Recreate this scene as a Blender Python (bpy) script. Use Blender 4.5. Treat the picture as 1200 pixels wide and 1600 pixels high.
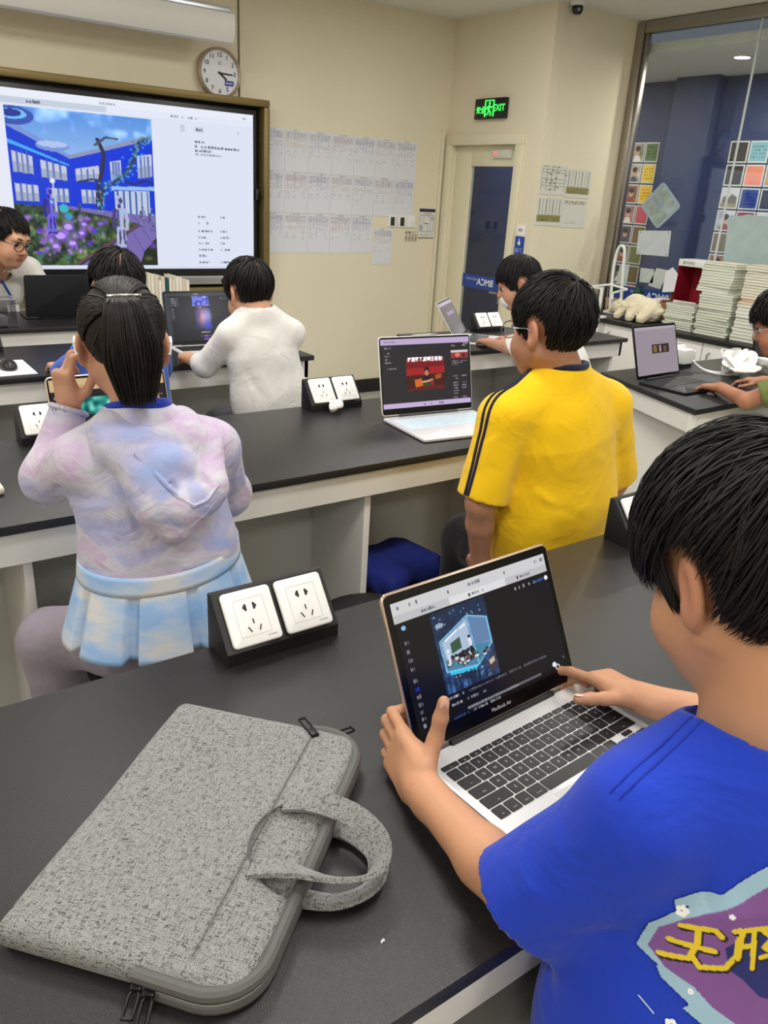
import bpy, bmesh, math, random
import numpy as np
from mathutils import Vector, Matrix
random.seed(7); np.random.seed(7)
SC = bpy.context.scene
for _o in list(bpy.data.objects): bpy.data.objects.remove(_o, do_unlink=True)
COL = SC.collection

# ------------------------------------------------------------------ camera
cam_d = bpy.data.cameras.new('camera'); cam = bpy.data.objects.new('camera', cam_d); COL.objects.link(cam)
cam_d.sensor_fit = 'HORIZONTAL'; cam_d.sensor_width = 36.0; cam_d.lens = 1242.163 / 1200 * 36
cam_d.clip_start = 0.02; cam_d.clip_end = 60
_r = ((0.81368684, -0.17372348, 0.55473767), (-0.57866608, -0.33286982, 0.74454231), (0.05531095, -0.92683215, -0.37137968))
cam.matrix_world = Matrix([[a, -b, -c, p] for (a, b, c), p in zip(_r, (0.0, 0.0, 1.55))] + [[0, 0, 0, 1]])
SC.camera = cam
# ------------------------------------------------------------------ world, exposure, ceiling lamps
wd = bpy.data.worlds.new('world'); SC.world = wd; wd.use_nodes = True
wd.node_tree.nodes['Background'].inputs[0].default_value = (0.75, 0.85, 1.0, 1); wd.node_tree.nodes['Background'].inputs[1].default_value = 0.15
SC.view_settings.view_transform = 'Standard'; SC.view_settings.look = 'None'
SC.view_settings.exposure = 0.0; SC.view_settings.gamma = 1.0; SC.view_settings.use_curve_mapping = False
LAMP_W = 20.0          # radiance of the ceiling panels
LAMPS = [(x, y) for y in (-1.6, 0.45, 2.1, 3.55) for x in (-1.2, 0.9, 3.2)]
CEIL = 2.79; TZ = 0.85

# ------------------------------------------------------------------ helpers
def lin(c):
    c = [v / 255.0 for v in c] if max(c) > 1.001 else list(c)
    return tuple((v / 12.92 if v <= 0.04045 else ((v + 0.055) / 1.055) ** 2.4) for v in c)
MATS = {}
def mat(name, col=(200, 200, 200), rough=0.5, metal=0.0, spec=0.5, bump=None, vary=None, coat=0.0, alpha=None, trans=0.0, sheen=0.0, emit=None, sss=0.0):
    """bump=(scale, strength[, detail]); vary=(scale, amount) multiplies the colour by noise; col 'attr' reads the Col attribute"""
    if name in MATS: return MATS[name]
    m = bpy.data.materials.new(name); m.use_nodes = True; nt = m.node_tree; N = nt.nodes; L = nt.links
    b = N['Principled BSDF']; b.inputs['Roughness'].default_value = rough; b.inputs['Metallic'].default_value = metal
    b.inputs['Specular IOR Level'].default_value = spec; b.inputs['Coat Weight'].default_value = coat
    b.inputs['Sheen Weight'].default_value = sheen; b.inputs['Transmission Weight'].default_value = trans
    if sss: b.inputs['Subsurface Weight'].default_value = sss; b.inputs['Subsurface Radius'].default_value = (0.012, 0.005, 0.003); b.inputs['Subsurface Scale'].default_value = 0.6
    tc = N.new('ShaderNodeTexCoord')
    if col == 'attr':
        a = N.new('ShaderNodeAttribute'); a.attribute_name = 'Col'; src = a.outputs['Color']
    else:
        c = lin(col); a = N.new('ShaderNodeRGB'); a.outputs[0].default_value = (*c, 1); src = a.outputs[0]
    if vary:
        n = N.new('ShaderNodeTexNoise'); n.inputs['Scale'].default_value = vary[0]; n.inputs['Detail'].default_value = 5
        L.new(tc.outputs['Object'], n.inputs['Vector'])
        mr = N.new('ShaderNodeMapRange'); mr.inputs[1].default_value = 0.3; mr.inputs[2].default_value = 0.7
        mr.inputs[3].default_value = 1 - vary[1]; mr.inputs[4].default_value = 1 + vary[1]
        L.new(n.outputs['Fac'], mr.inputs[0])
        mx = N.new('ShaderNodeMix'); mx.data_type = 'RGBA'; mx.blend_type = 'MULTIPLY'; mx.inputs[0].default_value = 1
        L.new(src, mx.inputs[6]); L.new(mr.outputs[0], mx.inputs[7]); src = mx.outputs[2]
    L.new(src, b.inputs['Base Color'])
    if emit is not None:
        L.new(src, b.inputs['Emission Color']); b.inputs['Emission Strength'].default_value = emit
    if alpha is not None: b.inputs['Alpha'].default_value = alpha
    if bump:
        n = N.new('ShaderNodeTexNoise'); n.inputs['Scale'].default_value = bump[0]; n.inputs['Detail'].default_value = bump[2] if len(bump) > 2 else 3
        L.new(tc.outputs['Object'], n.inputs['Vector'])
        bp = N.new('ShaderNodeBump'); bp.inputs['Strength'].default_value = bump[1]; bp.inputs['Distance'].default_value = 0.002
        L.new(n.outputs['Fac'], bp.inputs['Height']); L.new(bp.outputs[0], b.inputs['Normal'])
    MATS[name] = m
    return m

def tag(o, label=None, cat=None, group=None, kind=None):
    if label: o['label'] = label
    if cat: o['category'] = cat
    if group: o['group'] = group
    if kind: o['kind'] = kind
    return o
def thing(name, label, cat, loc=(0, 0, 0), rz=0.0, group=None):
    o = bpy.data.objects.new(name, None); COL.objects.link(o); o.location = loc; o.rotation_euler = (0, 0, rz); o.empty_display_size = 0.05
    return tag(o, label, cat, group)
def link(name, me, parent=None, loc=None, m=None):
    o = bpy.data.objects.new(name, me); COL.objects.link(o)
    if m is not None: me.materials.clear(); me.materials.append(m)
    if parent is not None: o.parent = parent
    if loc is not None: o.location = loc
    return o
def copy_tree(o, parent=None):
    c = o.copy(); COL.objects.link(c); c.parent = parent
    for ch in list(o.children): copy_tree(ch, c)
    return c
def V(*a): return np.array(a if len(a) > 1 else a[0], float)
def unit(v): v = np.asarray(v, float); return v / (np.linalg.norm(v) + 1e-12)

class MB:
    """collects shapes; build() links them as ONE mesh object"""
    def __init__(s): s.bm = bmesh.new()
    def box(s, x0, x1, y0, y1, z0, z1, bev=0.0, seg=2, M=None):
        r = bmesh.ops.create_cube(s.bm, size=1.0)['verts']
        for v in r: v.co = Vector(((x0 + x1) / 2 + v.co.x * (x1 - x0), (y0 + y1) / 2 + v.co.y * (y1 - y0), (z0 + z1) / 2 + v.co.z * (z1 - z0)))
        if bev:
            es = list({e for v in r for e in v.link_edges})
            r = bmesh.ops.bevel(s.bm, geom=es, offset=bev, segments=seg, affect='EDGES', profile=0.5)['verts']
        if M is not None: bmesh.ops.transform(s.bm, matrix=M, verts=r)
        return s
    def prism(s, pts, z0, z1, bev=0.0, M=None, seg=2):
        """pts: outline in x,y, extruded in z"""
        b = [s.bm.verts.new((p[0], p[1], z0)) for p in pts]; t = [s.bm.verts.new((p[0], p[1], z1)) for p in pts]
        n = len(pts); fs = [s.bm.faces.new(b[::-1]), s.bm.faces.new(t)]
        for i in range(n): fs.append(s.bm.faces.new((b[i], b[(i + 1) % n], t[(i + 1) % n], t[i])))
        vs = b + t
        bmesh.ops.recalc_face_normals(s.bm, faces=fs)
        if bev:
            es = list({e for f in fs[:2] for e in f.edges})
            vs = bmesh.ops.bevel(s.bm, geom=es, offset=bev, segments=seg, affect='EDGES', profile=0.5)['verts'] + [v for v in vs if v.is_valid]
        if M is not None: bmesh.ops.transform(s.bm, matrix=M, verts=list({v for v in vs if v.is_valid}))
        return s
    def tube(s, pts, r, n=8, cap=True, flat=None):
        """r: radius or list; flat=(dir, k): squash the section along dir"""
        pts = [V(p) for p in pts]; m = len(pts); rr = r if hasattr(r, '__len__') else [r] * m
        rings = []; up = None
        for i, p in enumerate(pts):
            t = unit(pts[min(i + 1, m - 1)] - pts[max(i - 1, 0)])
            if up is None: up = V(0, 0, 1) if abs(t[2]) < 0.9 else V(1, 0, 0)
            u = unit(np.cross(t, up)); w = np.cross(u, t); up = w
            ring = []
            for k in range(n):
                a = 2 * math.pi * k / n; d = (u * math.cos(a) + w * math.sin(a)) * rr[i]
                if flat is not None: f = unit(flat[0]); d = d - f * (d @ f) * (1 - flat[1])
                ring.append(s.bm.verts.new(p + d))
            rings.append(ring)
        for a, b in zip(rings[:-1], rings[1:]):
            for k in range(n): s.bm.faces.new((a[k], a[(k + 1) % n], b[(k + 1) % n], b[k]))
        if cap: s.bm.faces.new(rings[0][::-1]); s.bm.faces.new(rings[-1])
        return s
    def lathe(s, prof, n=32, M=None, cx=0, cy=0):
        """prof: list of (radius, z)"""
        rings = []; vs = []
        for r, z in prof:
            if r < 1e-6: ring = [s.bm.verts.new((cx, cy, z))]
            else: ring = [s.bm.verts.new((cx + r * math.cos(2 * math.pi * k / n), cy + r * math.sin(2 * math.pi * k / n), z)) for k in range(n)]
            rings.append(ring); vs += ring
        fs = []
        for a, b in zip(rings[:-1], rings[1:]):
            for k in range(n):
                q = [a[k % len(a)], a[(k + 1) % len(a)], b[(k + 1) % len(b)], b[k % len(b)]]; q2 = []
                for v in q:
                    if v not in q2: q2.append(v)
                if len(q2) > 2: fs.append(s.bm.faces.new(q2))
        bmesh.ops.recalc_face_normals(s.bm, faces=fs)
        if M is not None: bmesh.ops.transform(s.bm, matrix=M, verts=vs)
        return s
    def quad(s, a, b, c, d): s.bm.faces.new([s.bm.verts.new(V(p)) for p in (a, b, c, d)]); return s
    def mesh(s, name='m', smooth=True):
        me = bpy.data.meshes.new(name); s.bm.to_mesh(me); s.bm.free()
        if smooth:
            me.polygons.foreach_set('use_smooth', [True] * len(me.polygons)); me.set_sharp_from_angle(angle=math.radians(35))
        return me
    def build(s, name, m, parent=None, loc=None, smooth=True): return link(name, s.mesh(name, smooth), parent, loc, m)

def raw(name, v, f, m=None, parent=None, smooth=True, cols=None, loc=None):
    """numpy arrays to a mesh object; cols: per-vertex linear rgb"""
    v = np.asarray(v, np.float32); f = np.asarray(f, np.int32)
    me = bpy.data.meshes.new(name); k = f.shape[1]
    me.vertices.add(len(v)); me.vertices.foreach_set('co', v.ravel())
    me.loops.add(f.size); me.loops.foreach_set('vertex_index', f.ravel())
    me.polygons.add(len(f)); me.polygons.foreach_set('loop_start', np.arange(0, f.size, k, dtype=np.int32))
    me.polygons.foreach_set('loop_total', np.full(len(f), k, np.int32))
    me.update(calc_edges=True); me.validate()
    if smooth: me.polygons.foreach_set('use_smooth', np.ones(len(me.polygons), bool))
    if cols is not None:
        a = me.color_attributes.new('Col', 'FLOAT_COLOR', 'POINT')
        a.data.foreach_set('color', np.concatenate([np.asarray(cols, np.float32), np.ones((len(v), 1), np.float32)], 1).ravel())
    return link(name, me, parent, loc, m)

def basis(x, y, z, o): return Matrix(((x[0], y[0], z[0], o[0]), (x[1], y[1], z[1], o[1]), (x[2], y[2], z[2], o[2]), (0, 0, 0, 1)))
def put(o, M): o.matrix_local = M; return o

_txt = {}
def text_mesh(s, size=1.0, align='CENTER', bold=0.0):
    c = bpy.data.curves.new('text', 'FONT'); c.body = s; c.size = size; c.align_x = align; c.align_y = 'CENTER'; c.offset = bold; c.resolution_u = 3
    o = bpy.data.objects.new('text', c); COL.objects.link(o)
    dg = bpy.context.evaluated_depsgraph_get(); me = bpy.data.meshes.new_from_object(o.evaluated_get(dg))
    bpy.data.objects.remove(o); bpy.data.curves.remove(c)
    me.materials.clear()
    return me
def text(name, s, size, M, m, parent, align='CENTER', bold=0.0, wide=1.0):
    me = text_mesh(s, size, align, bold)
    if wide != 1.0: me.transform(Matrix.Diagonal((wide, 1, 1, 1)))
    o = link(name, me, parent, None, m); o.matrix_local = M
    return o

def picture(name, img, w, h, m, parent, M=Matrix(), warp=None):
    """img: (rows, cols, 3) sRGB 0..1, top row first, laid on a w x h sheet centred at the origin of M"""
    ny, nx = img.shape[:2]
    xs = (np.arange(nx) / (nx - 1) - 0.5) * w; ys = (0.5 - np.arange(ny) / (ny - 1)) * h
    X, Y = np.meshgrid(xs, ys); v = np.stack([X, Y, np.zeros_like(X)], -1).reshape(-1, 3)
    if warp is not None: v = warp(v)
    i = np.arange(ny * nx).reshape(ny, nx)
    f = np.stack([i[:-1, :-1], i[1:, :-1], i[1:, 1:], i[:-1, 1:]], -1).reshape(-1, 4)
    c = np.clip(img.reshape(-1, 3), 0, 1); c = np.where(c <= 0.04045, c / 12.92, ((c + 0.055) / 1.055) ** 2.4)
    o = raw(name, v, f, m, parent, False, c); o.matrix_local = M
    return o

# small painting kit for flat print and screens (numpy, 0..1 sRGB)
def noise2(ny, nx, cell, seed=0):
    r = np.random.RandomState(seed); gy, gx = int(ny / cell) + 3, int(nx / cell) + 3; g = r.rand(gy, gx)
    y = np.arange(ny) / cell; x = np.arange(nx) / cell; yi = y.astype(int); xi = x.astype(int); fy = (y - yi)[:, None]; fx = (x - xi)[None]
    fy = fy * fy * (3 - 2 * fy); fx = fx * fx * (3 - 2 * fx)
    a = g[yi][:, xi]; b = g[yi][:, xi + 1]; c = g[yi + 1][:, xi]; d = g[yi + 1][:, xi + 1]
    return (a * (1 - fx) + b * fx) * (1 - fy) + (c * (1 - fx) + d * fx) * fy
def inpoly(U, Vv, pts):
    ins = np.zeros(U.shape, bool); n = len(pts)
    for i in range(n):
        (x0, y0), (x1, y1) = pts[i], pts[(i + 1) % n]
        c = ((y0 > Vv) != (y1 > Vv)) & (U < (x1 - x0) * (Vv - y0) / ((y1 - y0) or 1e-9) + x0); ins ^= c
    return ins
class Paint:
    def __init__(s, ny, nx, col=(0, 0, 0)):
        s.a = np.ones((ny, nx, 3)) * np.array(col, float) / 255; s.ny, s.nx = ny, nx
        s.U, s.V = np.meshgrid((np.arange(nx) + .5) / nx, (np.arange(ny) + .5) / ny)
    def mask(s, m, col, op=1.0): s.a[m] = s.a[m] * (1 - op) + np.array(col, float) / 255 * op; return s
    def rect(s, u0, v0, u1, v1, col, op=1.0): return s.mask((s.U >= u0) & (s.U <= u1) & (s.V >= v0) & (s.V <= v1), col, op)
    def poly(s, pts, col, op=1.0): return s.mask(inpoly(s.U, s.V, pts), col, op)
    def disc(s, u, v, ru, rv, col, op=1.0): return s.mask(((s.U - u) / ru) ** 2 + ((s.V - v) / rv) ** 2 < 1, col, op)
    def glow(s, u, v, ru, rv, col, op=1.0):
        w = np.clip(1 - np.sqrt(((s.U - u) / ru) ** 2 + ((s.V - v) / rv) ** 2), 0, 1)[..., None] * op; s.a = s.a * (1 - w) + np.array(col, float) / 255 * w; return s
    def line(s, pts, wd, col, op=1.0, asp=1.0):
        for (x0, y0), (x1, y1) in zip(pts[:-1], pts[1:]):
            dx, dy = (x1 - x0) * asp, y1 - y0; q = dx * dx + dy * dy + 1e-12
            t = np.clip((((s.U - x0) * asp) * dx + (s.V - y0) * dy) / q, 0, 1)
            s.mask(np.hypot((s.U - x0) * asp - t * dx, s.V - y0 - t * dy) < wd / 2, col, op)
        return s
    def words(s, u0, v, u1, hgt, col, op=0.8, seed=0, dens=0.6):
        """a row of tiny print"""
        r = np.random.RandomState(seed); x = u0
        while x < u1:
            w = hgt * (0.4 + 0.5 * r.rand())
            if r.rand() < dens: s.rect(x, v - hgt / 2 * (0.6 + .4 * r.rand()), min(x + w * 0.75, u1), v + hgt / 2, col, op * (0.6 + 0.4 * r.rand()))
            x += w
        return s
PRINT = mat('printed_paper', 'attr', 0.75)
SCREEN = None
def screen_mat(k, rough=0.18):
    n = 'lit_screen_%g' % k
    if n in MATS: return MATS[n]
    m = mat(n, 'attr', rough, emit=k); b = m.node_tree.nodes['Principled BSDF']
    L = m.node_tree.links; l = b.inputs['Base Color'].links[0]; L.remove(l); b.inputs['Base Color'].default_value = (0.004, 0.004, 0.005, 1); b.inputs['Specular IOR Level'].default_value = 0.22
    return m
# ------------------------------------------------------------------ signed-distance modelling (people, soft things)
class SDF:
    def __init__(s, lo, hi, h):
        s.lo = V(lo); s.h = h; s.n = np.ceil((V(hi) - s.lo) / h).astype(int) + 1
        s.v = np.full(s.n, 0.06, np.float32)
        s.ax = [(s.lo[i] + h * np.arange(s.n[i])).astype(np.float32) for i in range(3)]
    def win(s, lo, hi):
        a = np.clip(np.floor((V(lo) - s.lo) / s.h).astype(int), 0, s.n - 1); b = np.clip(np.ceil((V(hi) - s.lo) / s.h).astype(int) + 1, 1, s.n)
        if np.any(b - a < 1): return None, None
        sl = tuple(slice(i, j) for i, j in zip(a, b))
        P = [s.ax[0][sl[0]][:, None, None], s.ax[1][sl[1]][None, :, None], s.ax[2][sl[2]][None, None, :]]
        return sl, P
    def mix(s, sl, d, k, op):
        a = s.v[sl]
        if op == 'add':
            h = np.maximum(k - np.abs(a - d), 0) / max(k, 1e-6); s.v[sl] = np.minimum(a, d) - h * h * k * 0.25
        elif op == 'sub':
            d = -d; h = np.maximum(k - np.abs(a - d), 0) / max(k, 1e-6); s.v[sl] = np.maximum(a, d) + h * h * k * 0.25
        elif op == 'and':
            h = np.maximum(k - np.abs(a - d), 0) / max(k, 1e-6); s.v[sl] = np.maximum(a, d) + h * h * k * 0.25
    def rc(s, a, b, ra, rb, k=0.01, op='add', flat=None, cut=False):
        """tapered capsule a-b; flat=(dir, f): f<1 squashes the section along dir"""
        a = V(a); b = V(b); R = max(ra, rb); pad = R + k + 0.012
        sl, P = s.win(np.minimum(a, b) - pad, np.maximum(a, b) + pad)
        if sl is None: return s
        ba = b - a; q = ba @ ba + 1e-12
        dx, dy, dz = P[0] - a[0], P[1] - a[1], P[2] - a[2]
        t = np.clip((dx * ba[0] + dy * ba[1] + dz * ba[2]) / q, 0, 1)
        ex, ey, ez = dx - t * ba[0], dy - t * ba[1], dz - t * ba[2]
        l2 = ex * ex + ey * ey + ez * ez
        if flat is not None:
            f = unit(flat[0]); c = ex * f[0] + ey * f[1] + ez * f[2]; l2 = l2 + c * c * (1 / flat[1] ** 2 - 1)
            l = np.sqrt(l2); d = (l - (ra + (rb - ra) * t)) * np.where(l2 > 1e-9, np.sqrt(np.maximum(l2 - c * c * (1 / flat[1] ** 2 - 1), 1e-10) / np.maximum(l2, 1e-10)), 1)
        else: d = np.sqrt(l2) - (ra + (rb - ra) * t)
        if cut: n = ba / math.sqrt(q); d = np.maximum(d, (P[0] - b[0]) * n[0] + (P[1] - b[1]) * n[1] + (P[2] - b[2]) * n[2])
        s.mix(sl, d.astype(np.float32), k, op); return s
    def fold(s, pts, w, amp):
        """crease (amp > 0 raises, < 0 sinks the surface) along a polyline"""
        for a, b in zip(pts[:-1], pts[1:]):
            a = V(a); b = V(b); sl, P = s.win(np.minimum(a, b) - 2.2 * w, np.maximum(a, b) + 2.2 * w)
            if sl is None: continue
            ba = b - a; q = ba @ ba + 1e-12; dx, dy, dz = P[0] - a[0], P[1] - a[1], P[2] - a[2]; t = np.clip((dx * ba[0] + dy * ba[1] + dz * ba[2]) / q, 0, 1)
            l2 = (dx - t * ba[0]) ** 2 + (dy - t * ba[1]) ** 2 + (dz - t * ba[2]) ** 2; s.v[sl] -= (amp * np.exp(-l2 / (w * w)) * (0.35 + 0.65 * np.sin(np.pi * np.clip(t, 0.02, 0.98)))).astype(np.float32)
        return s
    def chain(s, pts, rs, k=0.01, op='add', flat=None):
        for i in range(len(pts) - 1): s.rc(pts[i], pts[i + 1], rs[i], rs[i + 1], k, op, flat)
        return s
    def ell(s, c, r, Rm=None, k=0.01, op='add'):
        c = V(c); r = V(r); Rm = np.eye(3) if Rm is None else np.asarray(Rm)      # columns: ellipsoid axes
        ext = np.sqrt((Rm ** 2) @ (r ** 2)); pad = k + 0.012
        sl, P = s.win(c - ext - pad, c + ext + pad)
        if sl is None: return s
        dx, dy, dz = P[0] - c[0], P[1] - c[1], P[2] - c[2]; k0 = 0; k1 = 0
        for i in range(3):
            q = dx * Rm[0, i] + dy * Rm[1, i] + dz * Rm[2, i]; k0 = k0 + (q / r[i]) ** 2; k1 = k1 + (q / r[i] ** 2) ** 2
        k0 = np.sqrt(k0); d = k0 * (k0 - 1) / np.maximum(np.sqrt(k1), 1e-6)
        s.mix(sl, d.astype(np.float32), k, op); return s
    def rbox(s, c, hf, r, Rm=None, k=0.01, op='add'):
        c = V(c); hf = V(hf); Rm = np.eye(3) if Rm is None else np.asarray(Rm)
        ext = np.abs(Rm) @ hf; pad = k + 0.012
        sl, P = s.win(c - ext - pad, c + ext + pad)
        if sl is None: return s
        dx, dy, dz = P[0] - c[0], P[1] - c[1], P[2] - c[2]; o = 0; m = None
        for i in range(3):
            q = np.abs(dx * Rm[0, i] + dy * Rm[1, i] + dz * Rm[2, i]) - (hf[i] - r); o = o + np.maximum(q, 0) ** 2; m = q if m is None else np.maximum(m, q)
        d = np.sqrt(o) + np.minimum(m, 0) - r
        s.mix(sl, d.astype(np.float32), k, op); return s
    def plane(s, p, n, k=0.004, lo=None, hi=None):
        """keeps the side the normal points away from"""
        p = V(p); n = unit(n)
        sl, P = s.win(s.lo if lo is None else lo, s.lo + s.h * s.n if hi is None else hi)
        d = (P[0] - p[0]) * n[0] + (P[1] - p[1]) * n[1] + (P[2] - p[2]) * n[2]
        s.mix(sl, d.astype(np.float32), k, 'and'); return s
    def disp(s, fn, lo=None, hi=None):
        sl, P = s.win(s.lo if lo is None else lo, s.lo + s.h * s.n if hi is None else hi)
        if sl is not None: s.v[sl] += fn(P[0], P[1], P[2]).astype(np.float32)
        return s
    def at(s, p):
        """trilinear sample at points (n,3)"""
        q = (np.asarray(p) - s.lo) / s.h; i = np.clip(np.floor(q).astype(int), 0, s.n - 2); f = np.clip(q - i, 0, 1); r = 0
        for dx in (0, 1):
            for dy in (0, 1):
                for dz in (0, 1):
                    w = (f[:, 0] if dx else 1 - f[:, 0]) * (f[:, 1] if dy else 1 - f[:, 1]) * (f[:, 2] if dz else 1 - f[:, 2])
                    r = r + w * s.v[i[:, 0] + dx, i[:, 1] + dy, i[:, 2] + dz]
        return r
    def polygons(s):
        v = s.v; S = v < 0
        c = np.zeros(tuple(np.array(v.shape) - 1), np.uint8)
        for dx in (0, 1):
            for dy in (0, 1):
                for dz in (0, 1): c += S[dx:S.shape[0] - 1 + dx, dy:S.shape[1] - 1 + dy, dz:S.shape[2] - 1 + dz]
        I = np.argwhere((c > 0) & (c < 8)); idx = np.full(c.shape, -1, np.int32); idx[tuple(I.T)] = np.arange(len(I))
        acc = np.zeros((len(I), 3)); cnt = np.zeros(len(I))
        for a in range(3):
            for o1 in (0, 1):
                for o2 in (0, 1):
                    o = [0, 0, 0]; o[(a + 1) % 3] = o1; o[(a + 2) % 3] = o2; A = I + o; o[a] = 1; Bq = I + o
                    va = v[tuple(A.T)]; vb = v[tuple(Bq.T)]; m = (va < 0) != (vb < 0)
                    t = va[m] / (va[m] - vb[m]); acc[m] += A[m] + t[:, None] * (Bq[m] - A[m]); cnt[m] += 1
        P = s.lo + s.h * acc / cnt[:, None]; F = []
        for a in range(3):
            b, d = (a + 1) % 3, (a + 2) % 3
            n = list(v.shape); sa = [slice(1, k - 1) for k in n]; sb = list(sa); sa[a] = slice(0, n[a] - 1); sb[a] = slice(1, n[a])
            m = S[tuple(sa)] != S[tuple(sb)]; E = np.argwhere(m)
            off = [1, 1, 1]; off[a] = 0; E = E + off
            fl = S[tuple(E.T)]
            eb = np.zeros(3, int); eb[b] = 1; ed = np.zeros(3, int); ed[d] = 1
            q = np.stack([idx[tuple((E - eb - ed).T)], idx[tuple((E - ed).T)], idx[tuple(E.T)], idx[tuple((E - eb).T)]], 1)
            q[~fl] = q[~fl][:, ::-1]; F.append(q)
        F = np.concatenate(F); F = F[(F >= 0).all(1)]
        return P, F
def smooth_noise(P, scale, seed=0):
    """cheap smooth pseudo-noise on broadcast coordinates, about -1..1"""
    r = np.random.RandomState(seed); o = 0
    for i in range(4):
        k = r.normal(size=3); k = k / np.linalg.norm(k) * scale * (0.7 + 0.8 * r.rand()); ph = r.rand() * 6.28
        o = o + np.sin(P[0] * k[0] + P[1] * k[1] + P[2] * k[2] + ph)
    return o / 2.5
# ------------------------------------------------------------------ shared materials
M_WALL = mat('cream_wall_paint', (230, 221, 196), 0.85, bump=(90, 0.05), vary=(1.3, 0.03))
M_CEIL = mat('white_ceiling_paint', (228, 226, 216), 0.9)
M_FLOOR = mat('grey_vinyl_floor', (176, 176, 170), 0.45, vary=(6, 0.06))
M_BLUEW = mat('navy_wall_paint', (46, 60, 102), 0.6, vary=(2, 0.04))
M_TOP = mat('black_lab_worktop', (32, 32, 33), 0.36, spec=0.5, bump=(900, 0.22, 1), vary=(700, 0.25))
M_TOPE = mat('black_worktop_edge', (24, 24, 25), 0.35)
M_LAM = mat('white_laminate', (232, 230, 224), 0.35, vary=(3, 0.02))
M_GREYP = mat('grey_laminate', (196, 197, 192), 0.4, vary=(3, 0.02))
M_FRAME = mat('ivory_door_paint', (226, 220, 192), 0.45)
M_CHROME = mat('brushed_steel', (170, 165, 158), 0.28, metal=1.0)
M_WHITEP = mat('white_plastic', (238, 238, 236), 0.28)
M_BLACKP = mat('black_plastic', (22, 22, 23), 0.4)
M_DARK = mat('very_dark_hole', (8, 8, 8), 0.6)
M_GOLD = mat('olive_gold_anodised', (132, 114, 70), 0.5, metal=0.5)
M_SILVER = mat('silver_aluminium', (205, 206, 208), 0.3, metal=0.9)
M_GREYM = mat('space_grey_aluminium', (62, 63, 68), 0.38, metal=0.7)
M_INK = mat('black_ink', (25, 25, 28), 0.6)
M_BLUEI = mat('blue_vinyl', (24, 66, 158), 0.4)
M_WHITEI = mat('white_ink', (225, 228, 232), 0.5)
def glass_mat(name, tint, gl=1.0):
    m = bpy.data.materials.new(name); m.use_nodes = True; N = m.node_tree.nodes; L = m.node_tree.links; N.clear()
    o = N.new('ShaderNodeOutputMaterial'); x = N.new('ShaderNodeMixShader'); t = N.new('ShaderNodeBsdfTransparent'); g = N.new('ShaderNodeBsdfGlossy'); f = N.new('ShaderNodeLayerWeight')
    t.inputs[0].default_value = (*tint, 1); g.inputs['Roughness'].default_value = 0.02; g.inputs['Color'].default_value = (gl, gl, gl, 1)
    pw = N.new('ShaderNodeMath'); pw.operation = 'POWER'; pw.inputs[1].default_value = 5.0; ma = N.new('ShaderNodeMath'); ma.operation = 'MULTIPLY_ADD'; ma.inputs[1].default_value = 0.93; ma.inputs[2].default_value = 0.035
    L.new(f.outputs['Facing'], pw.inputs[0]); L.new(pw.outputs[0], ma.inputs[0]); L.new(ma.outputs[0], x.inputs[0]); L.new(t.outputs[0], x.inputs[1]); L.new(g.outputs[0], x.inputs[2]); L.new(x.outputs[0], o.inputs[0])
    return m
M_GLASS = glass_mat('clear_glass', (0.93, 0.96, 0.96)); M_GLASSD = glass_mat('tinted_door_glass', (0.80, 0.83, 0.88))

def struct(o): return tag(o, kind='structure')
# ------------------------------------------------------------------ room shell
struct(MB().box(-3.1, 6.65, -2.6, 7.6, -0.06, 0.0).build('floor', M_FLOOR))
struct(MB().box(-3.1, 5.34, -2.6, 5.49, CEIL, CEIL + 0.06).build('ceiling', M_CEIL))
struct(MB().box(-3.1, 4.52, 5.39, 5.49, 0, CEIL).build('wall_front', M_WALL))
struct(MB().box(-3.1, -3.0, -2.6, 5.39, 0, CEIL).build('wall_left', M_WALL))
struct(MB().box(-3.0, 5.34, -2.6, -2.5, 0, CEIL).build('wall_back', M_WALL))
wr = MB(); wr.box(4.42, 4.52, 4.345, 4.585, 0, CEIL); wr.box(4.42, 4.52, 5.30, 5.39, 0, CEIL); wr.box(4.42, 4.52, 4.585, 5.30, 1.95, CEIL)
struct(wr.build('wall_right', M_WALL))
struct(MB().box(4.521, 5.28, 4.345, 4.45, 0, CEIL).build('wall_alcove', M_WALL))
struct(MB().box(-3.0, 4.42, 5.374, 5.39, 0, 0.11, 0.003).build('baseboard_front', M_BLACKP))
struct(MB().box(4.404, 4.42, 4.345, 4.5, 0, 0.11, 0.003).build('baseboard_right', M_BLACKP))
struct(MB().box(2.612, 2.622, 5.38, 5.39, 2.08, CEIL, 0.002).build('trim_1', mat('wall_joint_strip', (120, 112, 92), 0.6)))
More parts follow.
